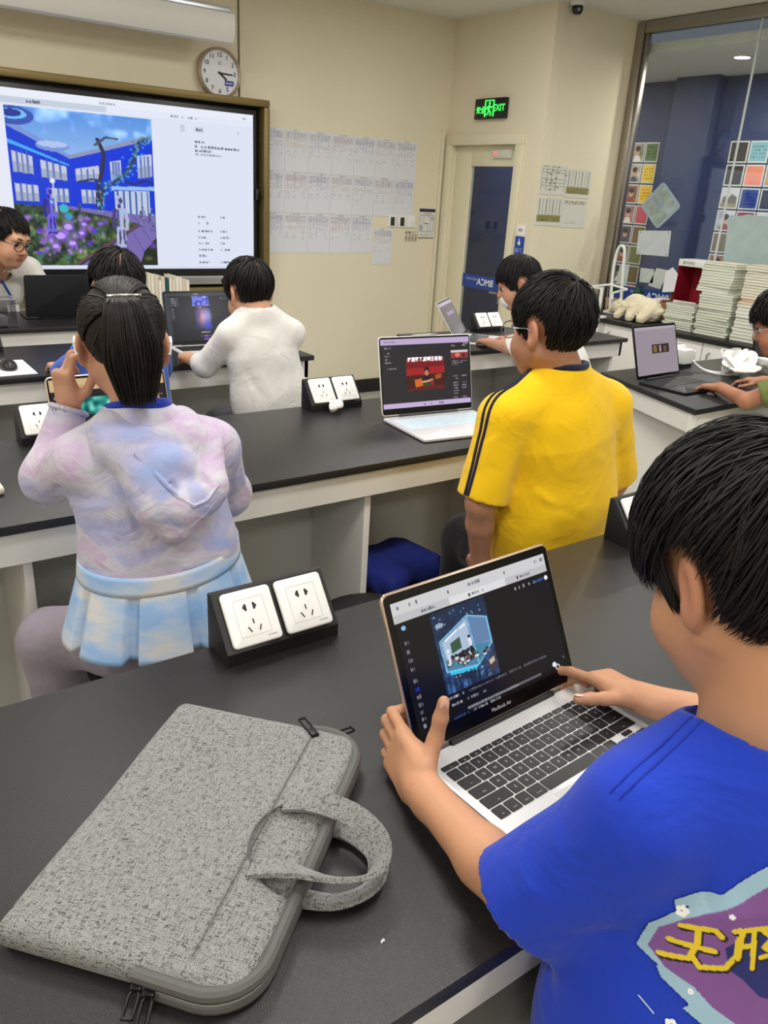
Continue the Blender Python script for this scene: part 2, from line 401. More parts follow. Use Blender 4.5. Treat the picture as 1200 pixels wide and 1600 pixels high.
# corridor beyond the glass
struct(MB().box(6.55, 6.65, -2.6, 7.6, 0, 2.6).build('wall_corridor', M_BLUEW))
struct(MB().box(4.52, 6.65, 7.5, 7.6, 0, 2.6).build('wall_corridor_end', M_BLUEW))
struct(MB().box(5.34, 6.65, -2.6, -2.5, 0, 2.6).build('wall_corridor_back', M_BLUEW))
struct(MB().box(6.42, 6.55, 4.42, 4.82, 0, 2.6).build('wall_corridor_pillar', M_BLUEW))
struct(MB().box(4.52, 6.65, 5.49, 7.6, 2.6, 2.66).build('ceiling_lobby', M_CEIL))
cc = MB(); cc.box(5.34, 6.65, -2.6, 5.49, 2.6, 2.66); cc.box(4.52, 5.34, 4.46, 5.49, 2.6, 2.66)
struct(cc.build('ceiling_corridor', M_CEIL))
def downlight(x, y, label):
    t = thing('downlight', label, 'ceiling light', (x, y, 2.6))
    MB().lathe([(0.05, 0.0), (0.075, 0.0), (0.075, -0.008), (0.055, -0.01), (0.05, 0.0)], 24).build('trim_ring', M_WHITEP, t)
    MB().lathe([(0, -0.004), (0.052, -0.004)], 24).build('lamp_lens', mat('warm_lamp_glow', (255, 240, 215), 0.5, emit=40.0), t)
    ld_ = bpy.data.lights.new('downlight_lamp', 'AREA'); ld_.shape = 'DISK'; ld_.size = 0.10; ld_.energy = 15; ld_.color = (1.0, 0.93, 0.82); lo_ = bpy.data.objects.new('downlight_lamp', ld_); COL.objects.link(lo_); lo_.parent = t; lo_.location = (0, 0, -0.013)
downlight(5.80, 3.83, 'round warm downlight glowing in the corridor ceiling behind the glass')
downlight(5.95, 1.2, 'round warm downlight added to brighten the corridor further along, out of view')  # unseen extra lamp, added only to brighten the corridor
downlight(5.5, 5.3, 'round warm downlight added to brighten the corridor beyond the door'); downlight(5.9, 6.6, 'round warm downlight added to brighten the far corridor end'); downlight(5.95, 2.5, 'round warm downlight added to light the corridor, above the photo group')  # added lamps, brightening what shows through door glass and partition
# glass partition
gp = struct(bpy.data.objects.new('window_1', None)); COL.objects.link(gp)
MB().box(5.235, 5.275, 4.275, 4.345, 0, 2.775, 0.004).build('post', M_CHROME, gp)
MB().box(5.255, 5.30, 4.25, 4.275, 0, 2.775, 0.003).build('post', M_CHROME, gp)
MB().box(5.24, 5.31, -2.5, 4.275, 2.71, 2.785, 0.004).build('top_rail', M_CHROME, gp)
MB().box(5.24, 5.31, -2.5, 4.275, 0.0, 0.06, 0.004).build('bottom_rail', M_CHROME, gp)
for a, b in ((3.395, 4.25), (1.65, 3.387), (-0.1, 1.642), (-2.5, -0.108)):
    MB().box(5.272, 5.282, a, b, 0.06, 2.71).build('pane', M_GLASS, gp)
for y in (3.391, 1.646, -0.104): MB().box(5.270, 5.284, y - 0.0045, y + 0.0045, 0.06, 2.71).build('glass_joint', mat('pale_silicone', (215, 222, 222), 0.2), gp)
# blue vinyl band on the glass, lettering read from behind
bd = MB().box(5.2695, 5.2715, 3.40, 4.25, 0.86, 0.985).build('vinyl_band', M_BLUEI, gp)
text('band_lettering', 'BMCA', 0.075, basis((0, 1, 0), (0, 0, 1), (-1, 0, 0), (5.268, 3.80, 0.935)), M_WHITEI, gp, bold=0.002)
text('band_lettering', 'TRAINING', 0.028, basis((0, 1, 0), (0, 0, 1), (-1, 0, 0), (5.268, 3.99, 0.955)), M_WHITEI, gp)

# ------------------------------------------------------------------ door
fr = struct(bpy.data.objects.new('trim_3', None)); COL.objects.link(fr)
for a, b in ((4.515, 4.585), (5.30, 5.373)): MB().box(4.395, 4.4195, a, b, 0, 1.93, 0.003).build('door_jamb', M_FRAME, fr)
MB().box(4.395, 4.4195, 4.515, 5.373, 1.9305, 2.0, 0.003).build('door_head', M_FRAME, fr)
dr = struct(bpy.data.objects.new('door_1', None)); COL.objects.link(dr)
lf = MB(); lf.box(4.455, 4.495, 4.587, 4.645, 0.01, 1.945, 0.003); lf.box(4.455, 4.495, 5.115, 5.298, 0.01, 1.945, 0.003)
lf.box(4.455, 4.495, 4.645, 5.115, 1.785, 1.945, 0.003); lf.box(4.455, 4.495, 4.645, 5.115, 0.01, 0.16, 0.003); lf.build('leaf_frame', M_FRAME, dr)
MB().box(4.471, 4.479, 4.645, 5.115, 0.16, 1.785).build('pane', M_GLASSD, dr)
MB().box(4.4685, 4.4705, 4.646, 5.114, 0.885, 0.985).build('vinyl_band', M_BLUEI, dr)
text('band_lettering', 'BMCA', 0.07, basis((0, 1, 0), (0, 0, 1), (-1, 0, 0), (4.4675, 4.84, 0.935)), M_WHITEI, dr, bold=0.002)
text('band_lettering', 'EDUCATION', 0.022, basis((0, 1, 0), (0, 0, 1), (-1, 0, 0), (4.4675, 5.0, 0.95)), M_WHITEI, dr)
h_ = MB(); h_.box(4.43, 4.455, 4.615, 4.64, 0.80, 0.93, 0.003); h_.tube([(4.44, 4.627, 0.882), (4.405, 4.627, 0.882), (4.405, 4.71, 0.882)], 0.008, 10); h_.build('door_handle', M_CHROME, dr)
MB().box(4.435, 4.455, 4.66, 4.86, 1.84, 1.90, 0.004).build('door_closer', mat('pale_grey_metal', (214, 212, 200), 0.4), dr)
MB().lathe([(0, -0.003), (0.008, -0.003), (0.008, 0.003), (0, 0.003)], 12, Matrix.Translation((4.433, 4.83, 1.87)) @ Matrix.Rotation(math.pi / 2, 4, 'Y')).build('red_indicator', mat('red_led', (255, 40, 50), 0.4, emit=6.0), dr)
struct(MB().box(4.36, 4.385, 5.372, 5.389, 0.2, 2.05, 0.004).build('trim_4', M_FRAME))

# ------------------------------------------------------------------ ceiling panel lamps (the room's own light)
lamp_me = None
for i, (x, y) in enumerate(LAMPS):
    r, c = divmod(i, 3)
    t = thing('ceiling_panel_light', 'square white ceiling panel light, %s row, %s' % (('rear', 'second', 'third', 'front')[r], ('left', 'middle', 'right')[c]), 'ceiling light', (x, y, CEIL), group='ceiling panel lights')
    if lamp_me is None:
        q = MB(); q.box(-0.32, 0.32, -0.32, -0.29, -0.012, 0); q.box(-0.32, 0.32, 0.29, 0.32, -0.012, 0); q.box(-0.32, -0.29, -0.29, 0.29, -0.012, 0); q.box(0.29, 0.32, -0.29, 0.29, -0.012, 0)
        lamp_fr = q.mesh('frame'); lamp_fr.materials.append(M_WHITEP)
        lamp_me = MB().quad((-0.29, -0.29, -0.006), (-0.29, 0.29, -0.006), (0.29, 0.29, -0.006), (0.29, -0.29, -0.006)).mesh('diffuser')
        lamp_me.materials.append(mat('panel_lamp_glow', (255, 252, 247), 0.5, emit=LAMP_W))
    link('frame', lamp_fr, t); link('diffuser', lamp_me, t)

# ------------------------------------------------------------------ laboratory tables
def table(name, label, out, dividers, y_back, apron=0.08, group='black topped laboratory tables'):
    """out: outline of the top, counter-clockwise from the near left corner"""
    cx = sum(p[0] for p in out) / len(out); cy = sum(p[1] for p in out) / len(out)
    t = thing(name, label, 'table', (cx, cy, 0), group=group)
    L = [(p[0] - cx, p[1] - cy) for p in out]
    ins = [(p[0] - math.copysign(0.02, p[0]), p[1] - math.copysign(0.02, p[1])) for p in L]
    MB().prism(L, TZ - 0.022, TZ, 0.002).build('worktop', M_TOP, t)
    a = MB(); zt = TZ - 0.022; n = len(ins)
    for i in range(n):
        p, q = V(*ins[i]), V(*ins[(i + 1) % n]); d = unit(q - p); nn = V(d[1], -d[0]) * -0.018
        a.prism([p, q, q + nn, p + nn], zt - apron, zt)
    a.build('apron', M_LAM, t)
    yb = y_back - cy; y0 = L[0][1] + 0.05; x0 = max(L[0][0], L[-1][0]) + 0.06; x1 = min(L[1][0], L[2][0]) - 0.06
    MB().box(x0, x1, yb, yb + 0.02, 0.06, zt - 0.01).build('back_panel', M_GREYP, t)
    for x, w in dividers: MB().box(x - cx - w / 2, x - cx + w / 2, y0, yb - 0.001, 0.0, zt - apron * 0.4, 0.001).build('divider_panel', M_LAM, t)
    for x in (x0, x1): MB().box(x - 0.01, x + 0.01, y0, -y0, 0.0, zt - apron * 0.6, 0.001).build('end_panel', M_LAM, t)
    return t
def rect(x0, x1, y0, y1): return [(x0, y0), (x1, y0), (x1, y1), (x0, y1)]
table('laboratory_table', 'nearest black topped laboratory table carrying the grey laptop bag', rect(-0.75, 1.92, 0.38, 1.055), [(-0.1, 0.02), (1.3, 0.02)], 0.80)
table('laboratory_table', 'black topped laboratory table where the girl and the boy in yellow sit', rect(-0.75, 1.90, 1.71, 2.34), [(0.32, 0.02), (1.25, 0.022)], 2.05)
table('laboratory_table', 'black topped laboratory table in front of the boy in white', rect(-0.75, 1.87, 3.11, 3.72), [(0.2, 0.02), (1.2, 0.02)], 3.5)
table('laboratory_table', 'teacher desk with black top below the big display', rect(-0.5, 1.86, 4.155, 4.72), [(0.1, 0.02), (1.0, 0.02)], 4.2, apron=0.12)
table('laboratory_table', 'right hand black topped table with the open dark laptop, slanted end', [(2.72, 1.70), (4.35, 1.70), (4.35, 2.34), (2.93, 2.34)], [(3.6, 0.02)], 1.95)
table('laboratory_table', 'black topped table near the door with the thin silver laptop', rect(2.60, 3.88, 2.945, 3.47), [(3.2, 0.02)], 3.3)
# low side cabinet along the glass
for i, (a, b) in enumerate(((3.42, 4.24), (2.60, 3.42), (1.78, 2.60))):
    t = thing('side_cabinet', 'white side cabinet under the glass wall, ' + ('below the plush bear', 'below the book stacks', 'nearest the camera')[i], 'cabinet', (5.0, (a + b) / 2, 0), group='white side cabinets')
    w = (b - a) / 2 - 0.002
    MB().box(-0.24, 0.22, -w, w, 0.06, 0.772, 0.002).build('body', M_LAM, t)
    MB().box(-0.22, 0.2, -w + 0.01, w - 0.01, 0.0, 0.06).build('plinth', M_BLACKP, t)
    for s in (-1, 1):
        d = MB().box(-0.258, -0.241, min(0.004 * s, (w - 0.004) * s), max(0.004 * s, (w - 0.004) * s), 0.07, 0.765, 0.002).build('door', M_LAM, t)
        k = MB(); yy = 0.06 * s; k.tube([(-0.258, yy, 0.6), (-0.285, yy, 0.61), (-0.285, yy, 0.7), (-0.258, yy, 0.71)], 0.005, 8); k.build('handle', M_CHROME, d)
tag(MB().box(4.72, 5.232, 1.76, 4.245, 0.772, 0.80, 0.003).build('cabinet_worktop', M_TOPE), 'long black worktop of the side cabinets under the glass wall', 'worktop')
# ------------------------------------------------------------------ big display on the front wall
dp = thing('interactive_display', 'large lit interactive display on the front wall showing a blue school picture', 'display', (1.75, 5.34, 1.5))
def fbox(name, x0, x1, z0, z1, y0, y1, m, bev=0.004): return MB().box(x0 - 1.75, x1 - 1.75, y0 - 5.34, y1 - 5.34, z0 - 1.5, z1 - 1.5, bev).build(name, m, dp)
fbox('gold_frame', 0.62, 2.78, 2.035, 2.078, 5.26, 5.39, M_GOLD, 0.008); fbox('gold_frame', 2.735, 2.78, 0.886, 2.034, 5.26, 5.39, M_GOLD, 0.008)
fbox('gold_frame', 0.62, 0.67, 0.886, 2.034, 5.26, 5.39, M_GOLD, 0.008); fbox('gold_frame', 0.62, 2.78, 0.84, 0.885, 5.26, 5.39, M_GOLD, 0.008)
fbox('back_panel', 0.67, 2.735, 0.885, 2.035, 5.35, 5.37, M_GREYM)
fbox('bezel', 0.72, 2.70, 0.945, 2.012, 5.30, 5.345, M_BLACKP, 0.006)
fbox('bottom_bar', 0.72, 2.70, 0.905, 0.96, 5.285, 5.33, M_SILVER, 0.004)
SW, SH = 1.905, 0.975      # lit area
NY, NX = 240, 448
def paint_display():
    p = Paint(NY, NX, (222, 228, 244))
    p.rect(0, 0, 1, 0.05, (232, 236, 248)); p.rect(0.0, 0.045, 0.49, 0.078, (196, 206, 222)); p.rect(0.49, 0.045, 1, 0.078, (226, 232, 246))
    p.words(0.32, 0.024, 0.33, 0.016, (90, 100, 120), 0.8, 1); p.words(0.255, 0.062, 0.30, 0.014, (60, 70, 90), 0.9, 2, .9); p.words(0.47, 0.030, 0.53, 0.012, (120, 130, 150), .8, 3, .9)
    p.words(0.70, 0.062, 0.79, 0.013, (80, 90, 110), 0.8, 4, .9); p.words(0.925, 0.03, 0.97, 0.014, (110, 120, 140), 0.8, 5, 0.4)
    # the picture: a blue school building, sky, path, planted bed
    u0, u1, v0, v1 = 0.19, 0.634, 0.090, 0.975
    ins = (p.U > u0) & (p.U < u1) & (p.V > v0) & (p.V < v1)
    S = lambda u, v: (u0 + (u1 - u0) * u, v0 + (v1 - v0) * v)
    PL = lambda pts, c, o=1.0: p.poly([S(*q) for q in pts], c, o)
    w = np.clip((p.V - v0) / 0.35, 0, 1)[..., None]; sky = (1 - w) * np.array([88, 146, 226]) / 255 + w * np.array([168, 200, 240]) / 255
    n = noise2(NY, NX, 22, 3) * 0.6 + noise2(NY, NX, 9, 4) * 0.4; sky = sky + (np.clip(n - 0.52, 0, 1) * 0.9)[..., None] * np.array([1, 0.9, 0.8])
    p.a[ins] = sky[ins]
    PL([(0, 0.10), (0.40, 0.29), (0.40, 0.62), (0, 0.62)], (26, 62, 210)); PL([(0.40, 0.29), (1.0, 0.13), (1.0, 0.66), (0.40, 0.62)], (22, 58, 216))
    PL([(0, 0.08), (0.40, 0.275), (0.40, 0.30), (0, 0.12)], (120, 150, 215)); PL([(0.40, 0.275), (1, 0.105), (1, 0.135), (0.40, 0.30)], (140, 150, 190))
    PL([(0, 0.20), (0.39, 0.335), (0.39, 0.345), (0, 0.225)], (70, 170, 250))
    for k, (a, b, c, d) in enumerate([((.02, .27), (.15, .30), (.15, .41), (.02, .40)), ((.20, .315), (.37, .35), (.37, .44), (.20, .425)), ((.43, .36), (.60, .33), (.60, .43), (.43, .44)), ((.68, .30), (.76, .285), (.76, .41), (.68, .42)), ((.88, .25), (.99, .23), (.99, .38), (.88, .40)),
                                      ((.02, .47), (.17, .48), (.17, .58), (.02, .58)), ((.24, .49), (.37, .49), (.37, .58), (.24, .58)), ((.46, .49), (.62, .49), (.62, .58), (.46, .58))]):
        PL([a, b, c, d], (196, 202, 220))
        for j in (0.25, 0.5, 0.75): p.line([S(a[0] + (b[0] - a[0]) * j, a[1]), S(d[0] + (c[0] - d[0]) * j, d[1])], 0.006, (70, 96, 190), 0.8)
        PL([(a[0], (a[1] + d[1]) / 2), (b[0], (b[1] + c[1]) / 2), c, d], (120, 136, 170), 0.45)
    PL([(0.68, 0.46), (1.0, 0.45), (1.0, 0.475), (0.68, 0.485)], (150, 190, 240)); PL([(0.70, 0.49), (0.96, 0.48), (0.96, 0.66), (0.70, 0.64)], (190, 204, 226))
    for j in range(6): p.line([S(0.72 + 0.045 * j, 0.49), S(0.72 + 0.045 * j, 0.65)], 0.006, (60, 90, 170), 0.9)
    p.disc(*S(0.29, 0.225), 0.05, 0.03, (120, 150, 220)); p.disc(*S(0.29, 0.215), 0.045, 0.018, (176, 196, 240)); p.disc(*S(0.05, 0.06), 0.06, 0.05, (60, 84, 180)); p.disc(*S(0.05, 0.05), 0.04, 0.028, (110, 190, 250)); p.disc(*S(0.04, 0.045), 0.03, 0.02, (40, 56, 150))
    PL([(0.32, 0.60), (1, 0.655), (1, 1), (0, 1), (0, 0.66)], (120, 108, 176))        # paving
    for j in range(9): p.line([S(0.4 + 0.07 * j, 0.64), S(0.30 + 0.13 * j, 1.0)], 0.005, (90, 78, 150), 0.5)
    n2 = noise2(NY, NX, 5, 8); n3 = noise2(NY, NX, 12, 9)
    bed = inpoly(p.U, p.V, [S(*q) for q in [(0, 0.60), (0.3, 0.61), (0.62, 0.66), (0.86, 0.705), (0.86, 0.73), (0.40, 1.0), (0, 1.0)]])
    p.a[bed] = (np.array([30, 36, 34]) / 255 + (n2 * 0.22)[..., None] * np.array([0.8, 1.2, 0.7]) + (n3 > 0.6)[..., None] * np.array([0.10, 0.12, 0.02]))[bed]
    PL([(0.86, 0.70), (0.88, 0.72), (0.42, 1.0), (0.36, 1.0)], (96, 74, 84)); PL([(0.86, 0.73), (0.88, 0.72), (0.42, 1.0), (0.40, 1.0)], (44, 34, 60))
    r = np.random.RandomState(4)
    for k in range(130):
        u, v = r.rand() * 0.62, 0.66 + r.rand() * 0.30
        if v > 1.02 - 0.42 * max(u - 0.35, 0) * 2: continue
        c = [(150, 90, 230), (96, 60, 220), (190, 140, 245), (120, 150, 90), (170, 180, 110), (70, 120, 110)][r.randint(6)]
        p.glow(*S(u, v), 0.006 + 0.010 * r.rand(), 0.012 + 0.018 * r.rand(), c, 0.9)
    for u, v, k in ((0.35, 0.74, 1.6), (0.29, 0.80, 1.9), (0.37, 0.85, 1.4), (0.22, 0.78, 1.1), (0.44, 0.78, 1.0), (0.46, 0.72, 0.9), (0.25, 0.87, 1.2)): p.glow(*S(u, v), 0.018 * k, 0.03 * k, (150, 100, 250), 0.95); p.disc(*S(u, v), 0.008 * k, 0.01 * k, (205, 165, 255), 0.9)
    vine = [(1, 0.12), (0.90, 0.16), (0.86, 0.26), (0.80, 0.36), (0.72, 0.42), (0.62, 0.47), (0.60, 0.55), (0.58, 0.62)]
    p.line([S(*q) for q in vine], 0.013, (52, 60, 84)); p.line([S(*q) for q in [(0.60, 0.16), (0.64, 0.25), (0.62, 0.36), (0.58, 0.48), (.57, .6)]], 0.013, (50, 50, 78)); p.line([S(*q) for q in [(1, 0.43), (0.93, 0.41), (0.85, 0.44), (0.78, 0.42)]], 0.010, (50, 50, 78))
    p.line([S(*q) for q in [(0.45, 0.44), (0.55, 0.42), (0.62, 0.43)]], 0.010, (56, 56, 70)); p.line([S(*q) for q in [(0.58, 0.20), (0.66, 0.145), (0.74, 0.15)]], 0.010, (70, 80, 90))
    for k in range(150):
        j_ = r.randint(len(vine) - 1); w_ = r.rand(); q = [vine[j_][i_] * (1 - w_) + vine[j_ + 1][i_] * w_ for i_ in (0, 1)]; p.glow(*S(q[0] + r.normal() * 0.022, q[1] + r.normal() * 0.018), 0.006, 0.010, (110, 200, 255) if k % 3 else (60, 90, 80), 0.8)
    def robot(u, v, s, c1=(190, 196, 226), c2=(70, 66, 120)):
        Q = lambda a, b: S(u + a * s, v + b * s)
        p.disc(*Q(0, -.315), .011 * s, .026 * s, c1); p.disc(*Q(.008, -.31), .006 * s, .016 * s, c2); p.line([Q(0, -.285), Q(0, -.26)], .008 * s, c2)
        p.poly([Q(-.035, -.262), Q(.035, -.262), Q(.022, -.19), Q(.024, -.135), Q(-.024, -.135), Q(-.020, -.19)], c1); p.poly([Q(-.030, -.255), Q(-.008, -.255), Q(-.006, -.14), Q(-.02, -.14)], c2, .8); p.disc(*Q(.012, -.235), .005 * s, .010 * s, (120, 210, 250))
        for d in (-1, 1):
            p.line([Q(.036 * d, -.255), Q(.048 * d, -.19), Q(.042 * d, -.125)], .011 * s, c2 if d < 0 else c1); p.line([Q(.012 * d, -.135), Q(.018 * d, -.07), Q(.015 * d, .0)], .015 * s, c1); p.line([Q(.012 * d + .006, -.12), Q(.018 * d + .006, -.03)], .006 * s, c2); p.line([Q(.015 * d, .0), Q(.03 * d, .006)], .012 * s, c2)
    robot(0.73, 0.88, 1.05, (176, 184, 216), (74, 66, 124)); robot(0.24, 0.78, 0.85, (110, 100, 220), (50, 40, 150)); robot(0.90, 0.72, 0.4, (130, 130, 170)); robot(0.97, 0.75, 0.45, (120, 120, 170)); robot(0.44, 0.65, 0.25, (60, 70, 120))
    p.disc(*S(0.33, 0.62), 0.014, 0.025, (60, 180, 200)); p.disc(*S(0.36, 0.67), 0.012, 0.02, (60, 150, 190)); p.line([S(0.27, 0.46), S(0.28, 0.64)], 0.006, (190, 200, 220)); p.disc(*S(0.268, 0.445), 0.008, 0.014, (225, 230, 245))
    PL([(0.90, 0.90), (1.0, 0.80), (1.0, 1.0), (0.86, 1.0)], (38, 48, 34)); p.glow(*S(0.97, 0.86), 0.02, 0.03, (120, 80, 200), 0.9); p.glow(*S(0.93, 0.95), 0.02, 0.02, (120, 130, 70), 0.8)
    edge = ~ins; base = Paint(NY, NX, (222, 228, 244)).a; m = edge & (p.V > 0.088); p.a[m] = base[m]; m2 = edge & (p.V <= 0.088) & (p.V > 0.079); p.a[m2] = base[m2]
    p.rect(u0 - 0.2, v0, u0, 1, (228, 233, 246))
    # side text of the page
    g = (110, 116, 134)
    p.rect(0.733, 0.105, 0.747, 0.145, (200, 206, 220)); p.rect(0.782, 0.108, 0.815, 0.14, (206, 212, 226)); p.words(0.788, 0.124, 0.81, 0.016, (60, 66, 84), .9, 11, .9); p.words(0.92, 0.124, 0.95, 0.012, g, .6, 12, .4)
    p.words(0.782, 0.197, 0.817, 0.014, (90, 96, 112), .9, 13, .9); p.words(0.782, 0.226, 0.945, 0.017, (70, 76, 94), .9, 14, .9); p.words(0.782, 0.25, 0.84, 0.017, (70, 76, 94), .9, 15, .9); p.words(0.782, 0.272, 0.88, 0.013, g, .7, 16, .7)
    for k, v in enumerate((0.66, 0.70, 0.752, 0.792, 0.832, 0.872, 0.912, 0.955)):
        p.words(0.786, v, 0.792, 0.014, g, .9, 20 + k, 1); p.words(0.797, v, 0.812 + 0.012 * (k % 3), 0.015, (84, 90, 110), .9, 30 + k, .9)
        if k not in (1, 6): p.words(0.868, v, 0.873, 0.014, g, .9, 40 + k, 1); p.words(0.878, v, 0.893 + 0.012 * (k % 2), 0.015, (84, 90, 110), .9, 50 + k, .9)
    p.rect(0, 0.985, 1, 1, (212, 220, 236))
    return p.a
picture('screen', paint_display(), SW, SH, screen_mat(1.0), dp, basis((1, 0, 0), (0, 0, 1), (0, -1, 0), (2.672 - SW / 2 - 1.75, 5.2985 - 5.34, 1.495 - 1.5)))
MB().box(0.932, 0.945, -0.075, -0.04, -0.04, 0.03, 0.003).build('side_button', M_BLACKP, dp)
q = MB()
for k in range(7): q.box(-0.55 + 0.012 * k, -0.543 + 0.012 * k, -0.0565, -0.055, -0.572, -0.564)
q.build('bar_print', mat('grey_print', (120, 122, 126), 0.5), dp)
# projection screen housing above
ps = thing('projection_screen', 'white roller projection screen housing mounted above the display', 'screen', (1.2, 5.1, 2.42))
prof = [(-0.075, 0.07), (-0.085, 0.02), (-0.08, -0.04), (-0.05, -0.078), (0.0, -0.085), (0.03, -0.05), (0.05, 0.02), (0.05, 0.07)]
MB().prism([(a, b) for a, b in prof], -1.6, 1.215, 0, basis((0, 1, 0), (0, 0, 1), (1, 0, 0), (0, 0, 0))).build('housing', mat('matt_white_steel', (232, 230, 224), 0.55), ps)
MB().box(-1.2, 1.2, -0.055, 0.045, 0.071, 0.105, 0.004).build('top_rail', M_SILVER, ps)
for x in (-0.9, 0.62): MB().box(x - 0.012, x + 0.012, -0.012, 0.012, 0.104, 0.37).build('hanger', mat('hanger_metal', (150, 146, 136), 0.4, metal=.6), ps)
# ------------------------------------------------------------------ clock
ck = thing('wall_clock', 'round white wall clock leaning on the display frame, about a quarter past four', 'clock', (2.463, 5.362, 2.208))
RX = Matrix.Rotation(math.pi / 2, 4, 'X')
MB().lathe([(0, -0.02), (0.143, -0.02), (0.147, 0.0), (0.146, 0.022), (0.138, 0.03), (0.130, 0.024), (0.128, 0.012)], 48, RX).build('rim', mat('rose_beige_rim', (176, 158, 140), 0.35, metal=.3), ck)
MB().lathe([(0, 0.0125), (0.13, 0.0125)], 48, RX).build('dial', mat('white_dial', (226, 228, 234), 0.4), ck)
for k in range(1, 13):
    a = math.radians(90 - 30 * k); text('numeral', str(k), 0.036, basis((1, 0, 0), (0, 0, 1), (0, -1, 0), (0.104 * math.cos(a), -0.0135, 0.104 * math.sin(a))), M_INK, ck, bold=0.0006)
text('dial_mark', '元', 0.026, basis((1, 0, 0), (0, 0, 1), (0, -1, 0), (0, -0.0135, 0.055)), M_INK, ck)
for nm, ang, ln, w in (('minute_hand', 92, 0.088, 0.004), ('hour_hand', 128, 0.058, 0.0055)):
    a = math.radians(90 - ang); d = Vector((math.cos(a), 0, math.sin(a))); n = Vector((-math.sin(a), 0, math.cos(a)))
    MB().box(-0.012, ln, -0.001, 0.001, -w, w, 0, M=Matrix(((d.x, 0, n.x, 0), (0, 1, 0, -0.016 if ln < .07 else -0.019), (d.z, 0, n.z, 0), (0, 0, 0, 1)))).build(nm, M_INK, ck)
MB().box(0.034, 0.092, -0.0155, -0.0135, -0.068, -0.038).build('blue_sticker', M_BLUEI, ck)
MB().box(0.04, 0.086, -0.0165, -0.0155, -0.056, -0.051).build('sticker_line', M_WHITEI, ck)
# ------------------------------------------------------------------ printed sheets on the front wall
def sheet_img(seed, tint):
    p = Paint(44, 31, (222, 224, 232)); r = np.random.RandomState(seed)
    p.words(0.36, 0.035, 0.64, 0.03, (110, 112, 122), .8, seed, .9)
    for i in range(8):
        v = 0.075 + 0.043 * i; p.rect(0.06, v, 0.94, v + 0.012, (176, 178, 190), 0.7)
        for j in range(6):
            if r.rand() < 0.8: p.rect(0.08 + 0.145 * j, v + 0.012, 0.19 + 0.145 * j, v + 0.034, tint, 0.3 + 0.4 * r.rand())
    for i in range(4):
        v = 0.47 + 0.05 * i
        for u0, u1 in ((0.07, 0.3), (0.36, 0.52), (0.74, 0.93)):
            if r.rand() < 0.8: p.words(u0, v, u1 - 0.08 * r.rand(), 0.028, (150, 150, 160), .55, seed * 7 + i, .8)
    return p.a
ORD = ('first', 'second', 'third', 'fourth', 'fifth', 'sixth', 'seventh'); ROWN = ('top', 'middle', 'bottom')
TINT = [(150, 150, 190), (190, 150, 160), (160, 164, 180), (186, 168, 150)]
k = 0
for r in range(3):
    for c in range(7 if r < 2 else 6):
        x = 2.770 + 0.1935 * (c + 0.5) - 0.0025; z = 1.793 - 0.274 * r
        if r == 2 and c == 5: x += 0.01; z -= 0.085
        lab = 'printed timetable sheet, %s row, %s from the display' % (ROWN[r], ORD[c]) if not (r == 2 and c == 5) else 'printed timetable sheet hanging lower than the rest, beneath the light switches'
        t = thing('timetable_sheet', lab, 'paper', (x, 5.3885, z), group='timetable sheets on the front wall')
        picture('print', sheet_img(100 + k, TINT[(k * 3 + r) % 4]), 0.192, 0.272, PRINT, t, basis((1, 0, 0), (0, 0, 1), (0, -1, 0), (0, -0.0012, 0)))
        MB().box(-0.096, 0.096, -0.0008, 0.0008, -0.136, 0.136).build('paper', mat('white_paper', (224, 225, 230), 0.8), t)
        k += 1
M_PAPER = MATS['white_paper']
# switches and notices
for i, x in enumerate((3.925, 4.02, 4.108)):
    t = thing('light_switch', ('white switch plate with dark rockers nearest the timetable sheets', 'white switch plate with dark rockers, middle of the three', 'blank white switch plate, rightmost of the three')[i], 'switch', (x, 5.385, 1.352))
    MB().box(-0.043, 0.043, -0.006, 0.005, -0.045, 0.045, 0.004).build('plate', M_WHITEP, t)
    if i < 2:
        for s in (-1, 0, 1): MB().box(0.013 * s - 0.006 - 0.003, 0.013 * s + 0.006 - 0.003, -0.009, -0.006, -0.034, 0.03, 0.001).build('rocker', mat('dark_rocker', (54, 52, 46), 0.4), t)
    else: MB().box(-0.03, 0.03, -0.008, -0.006, -0.03, 0.03, 0.001).build('rocker', M_WHITEP, t)
def notice_img():
    p = Paint(60, 44, (222, 222, 218)); p.rect(0, 0, 1, .12, (38, 44, 82)); p.rect(0, .96, 1, 1, (50, 52, 58)); p.words(.2, .17, .8, .04, (70, 70, 76), .9, 1, .9)
    p.line([(.08, .22), (.92, .22), (.92, .76), (.08, .76), (.08, .22)], .02, (130, 130, 132)); p.line([(.3, .24), (.3, .5), (.6, .5), (.6, .74)], .02, (120, 120, 124)); p.line([(.5, .24), (.74, .3), (.74, .7)], .02, (140, 140, 140)); p.rect(.1, .55, .28, .74, (176, 176, 174)); p.rect(.7, .26, .9, .4, (186, 186, 186))
    for i in range(3): p.words(.1, .81 + .045 * i, .9, .025, (110, 110, 112), .8, 5 + i, .7)
    return p.a
t = thing('notice_sheet', 'framed evacuation notice with dark blue header beside the door frame', 'notice', (4.268, 5.3865, 1.342))
picture('print', notice_img(), 0.16, 0.225, PRINT, t, basis((1, 0, 0), (0, 0, 1), (0, -1, 0), (0, -0.0025, 0))); MB().box(-0.08, 0.08, -0.002, 0.002, -0.1125, 0.1125).build('paper', M_PAPER, t)
p = Paint(30, 36, (204, 196, 172)); p.words(.03, .15, .5, .16, (80, 78, 70), .9, 3, .95); p.words(.35, .4, .98, .1, (110, 106, 96), .9, 4, .9)
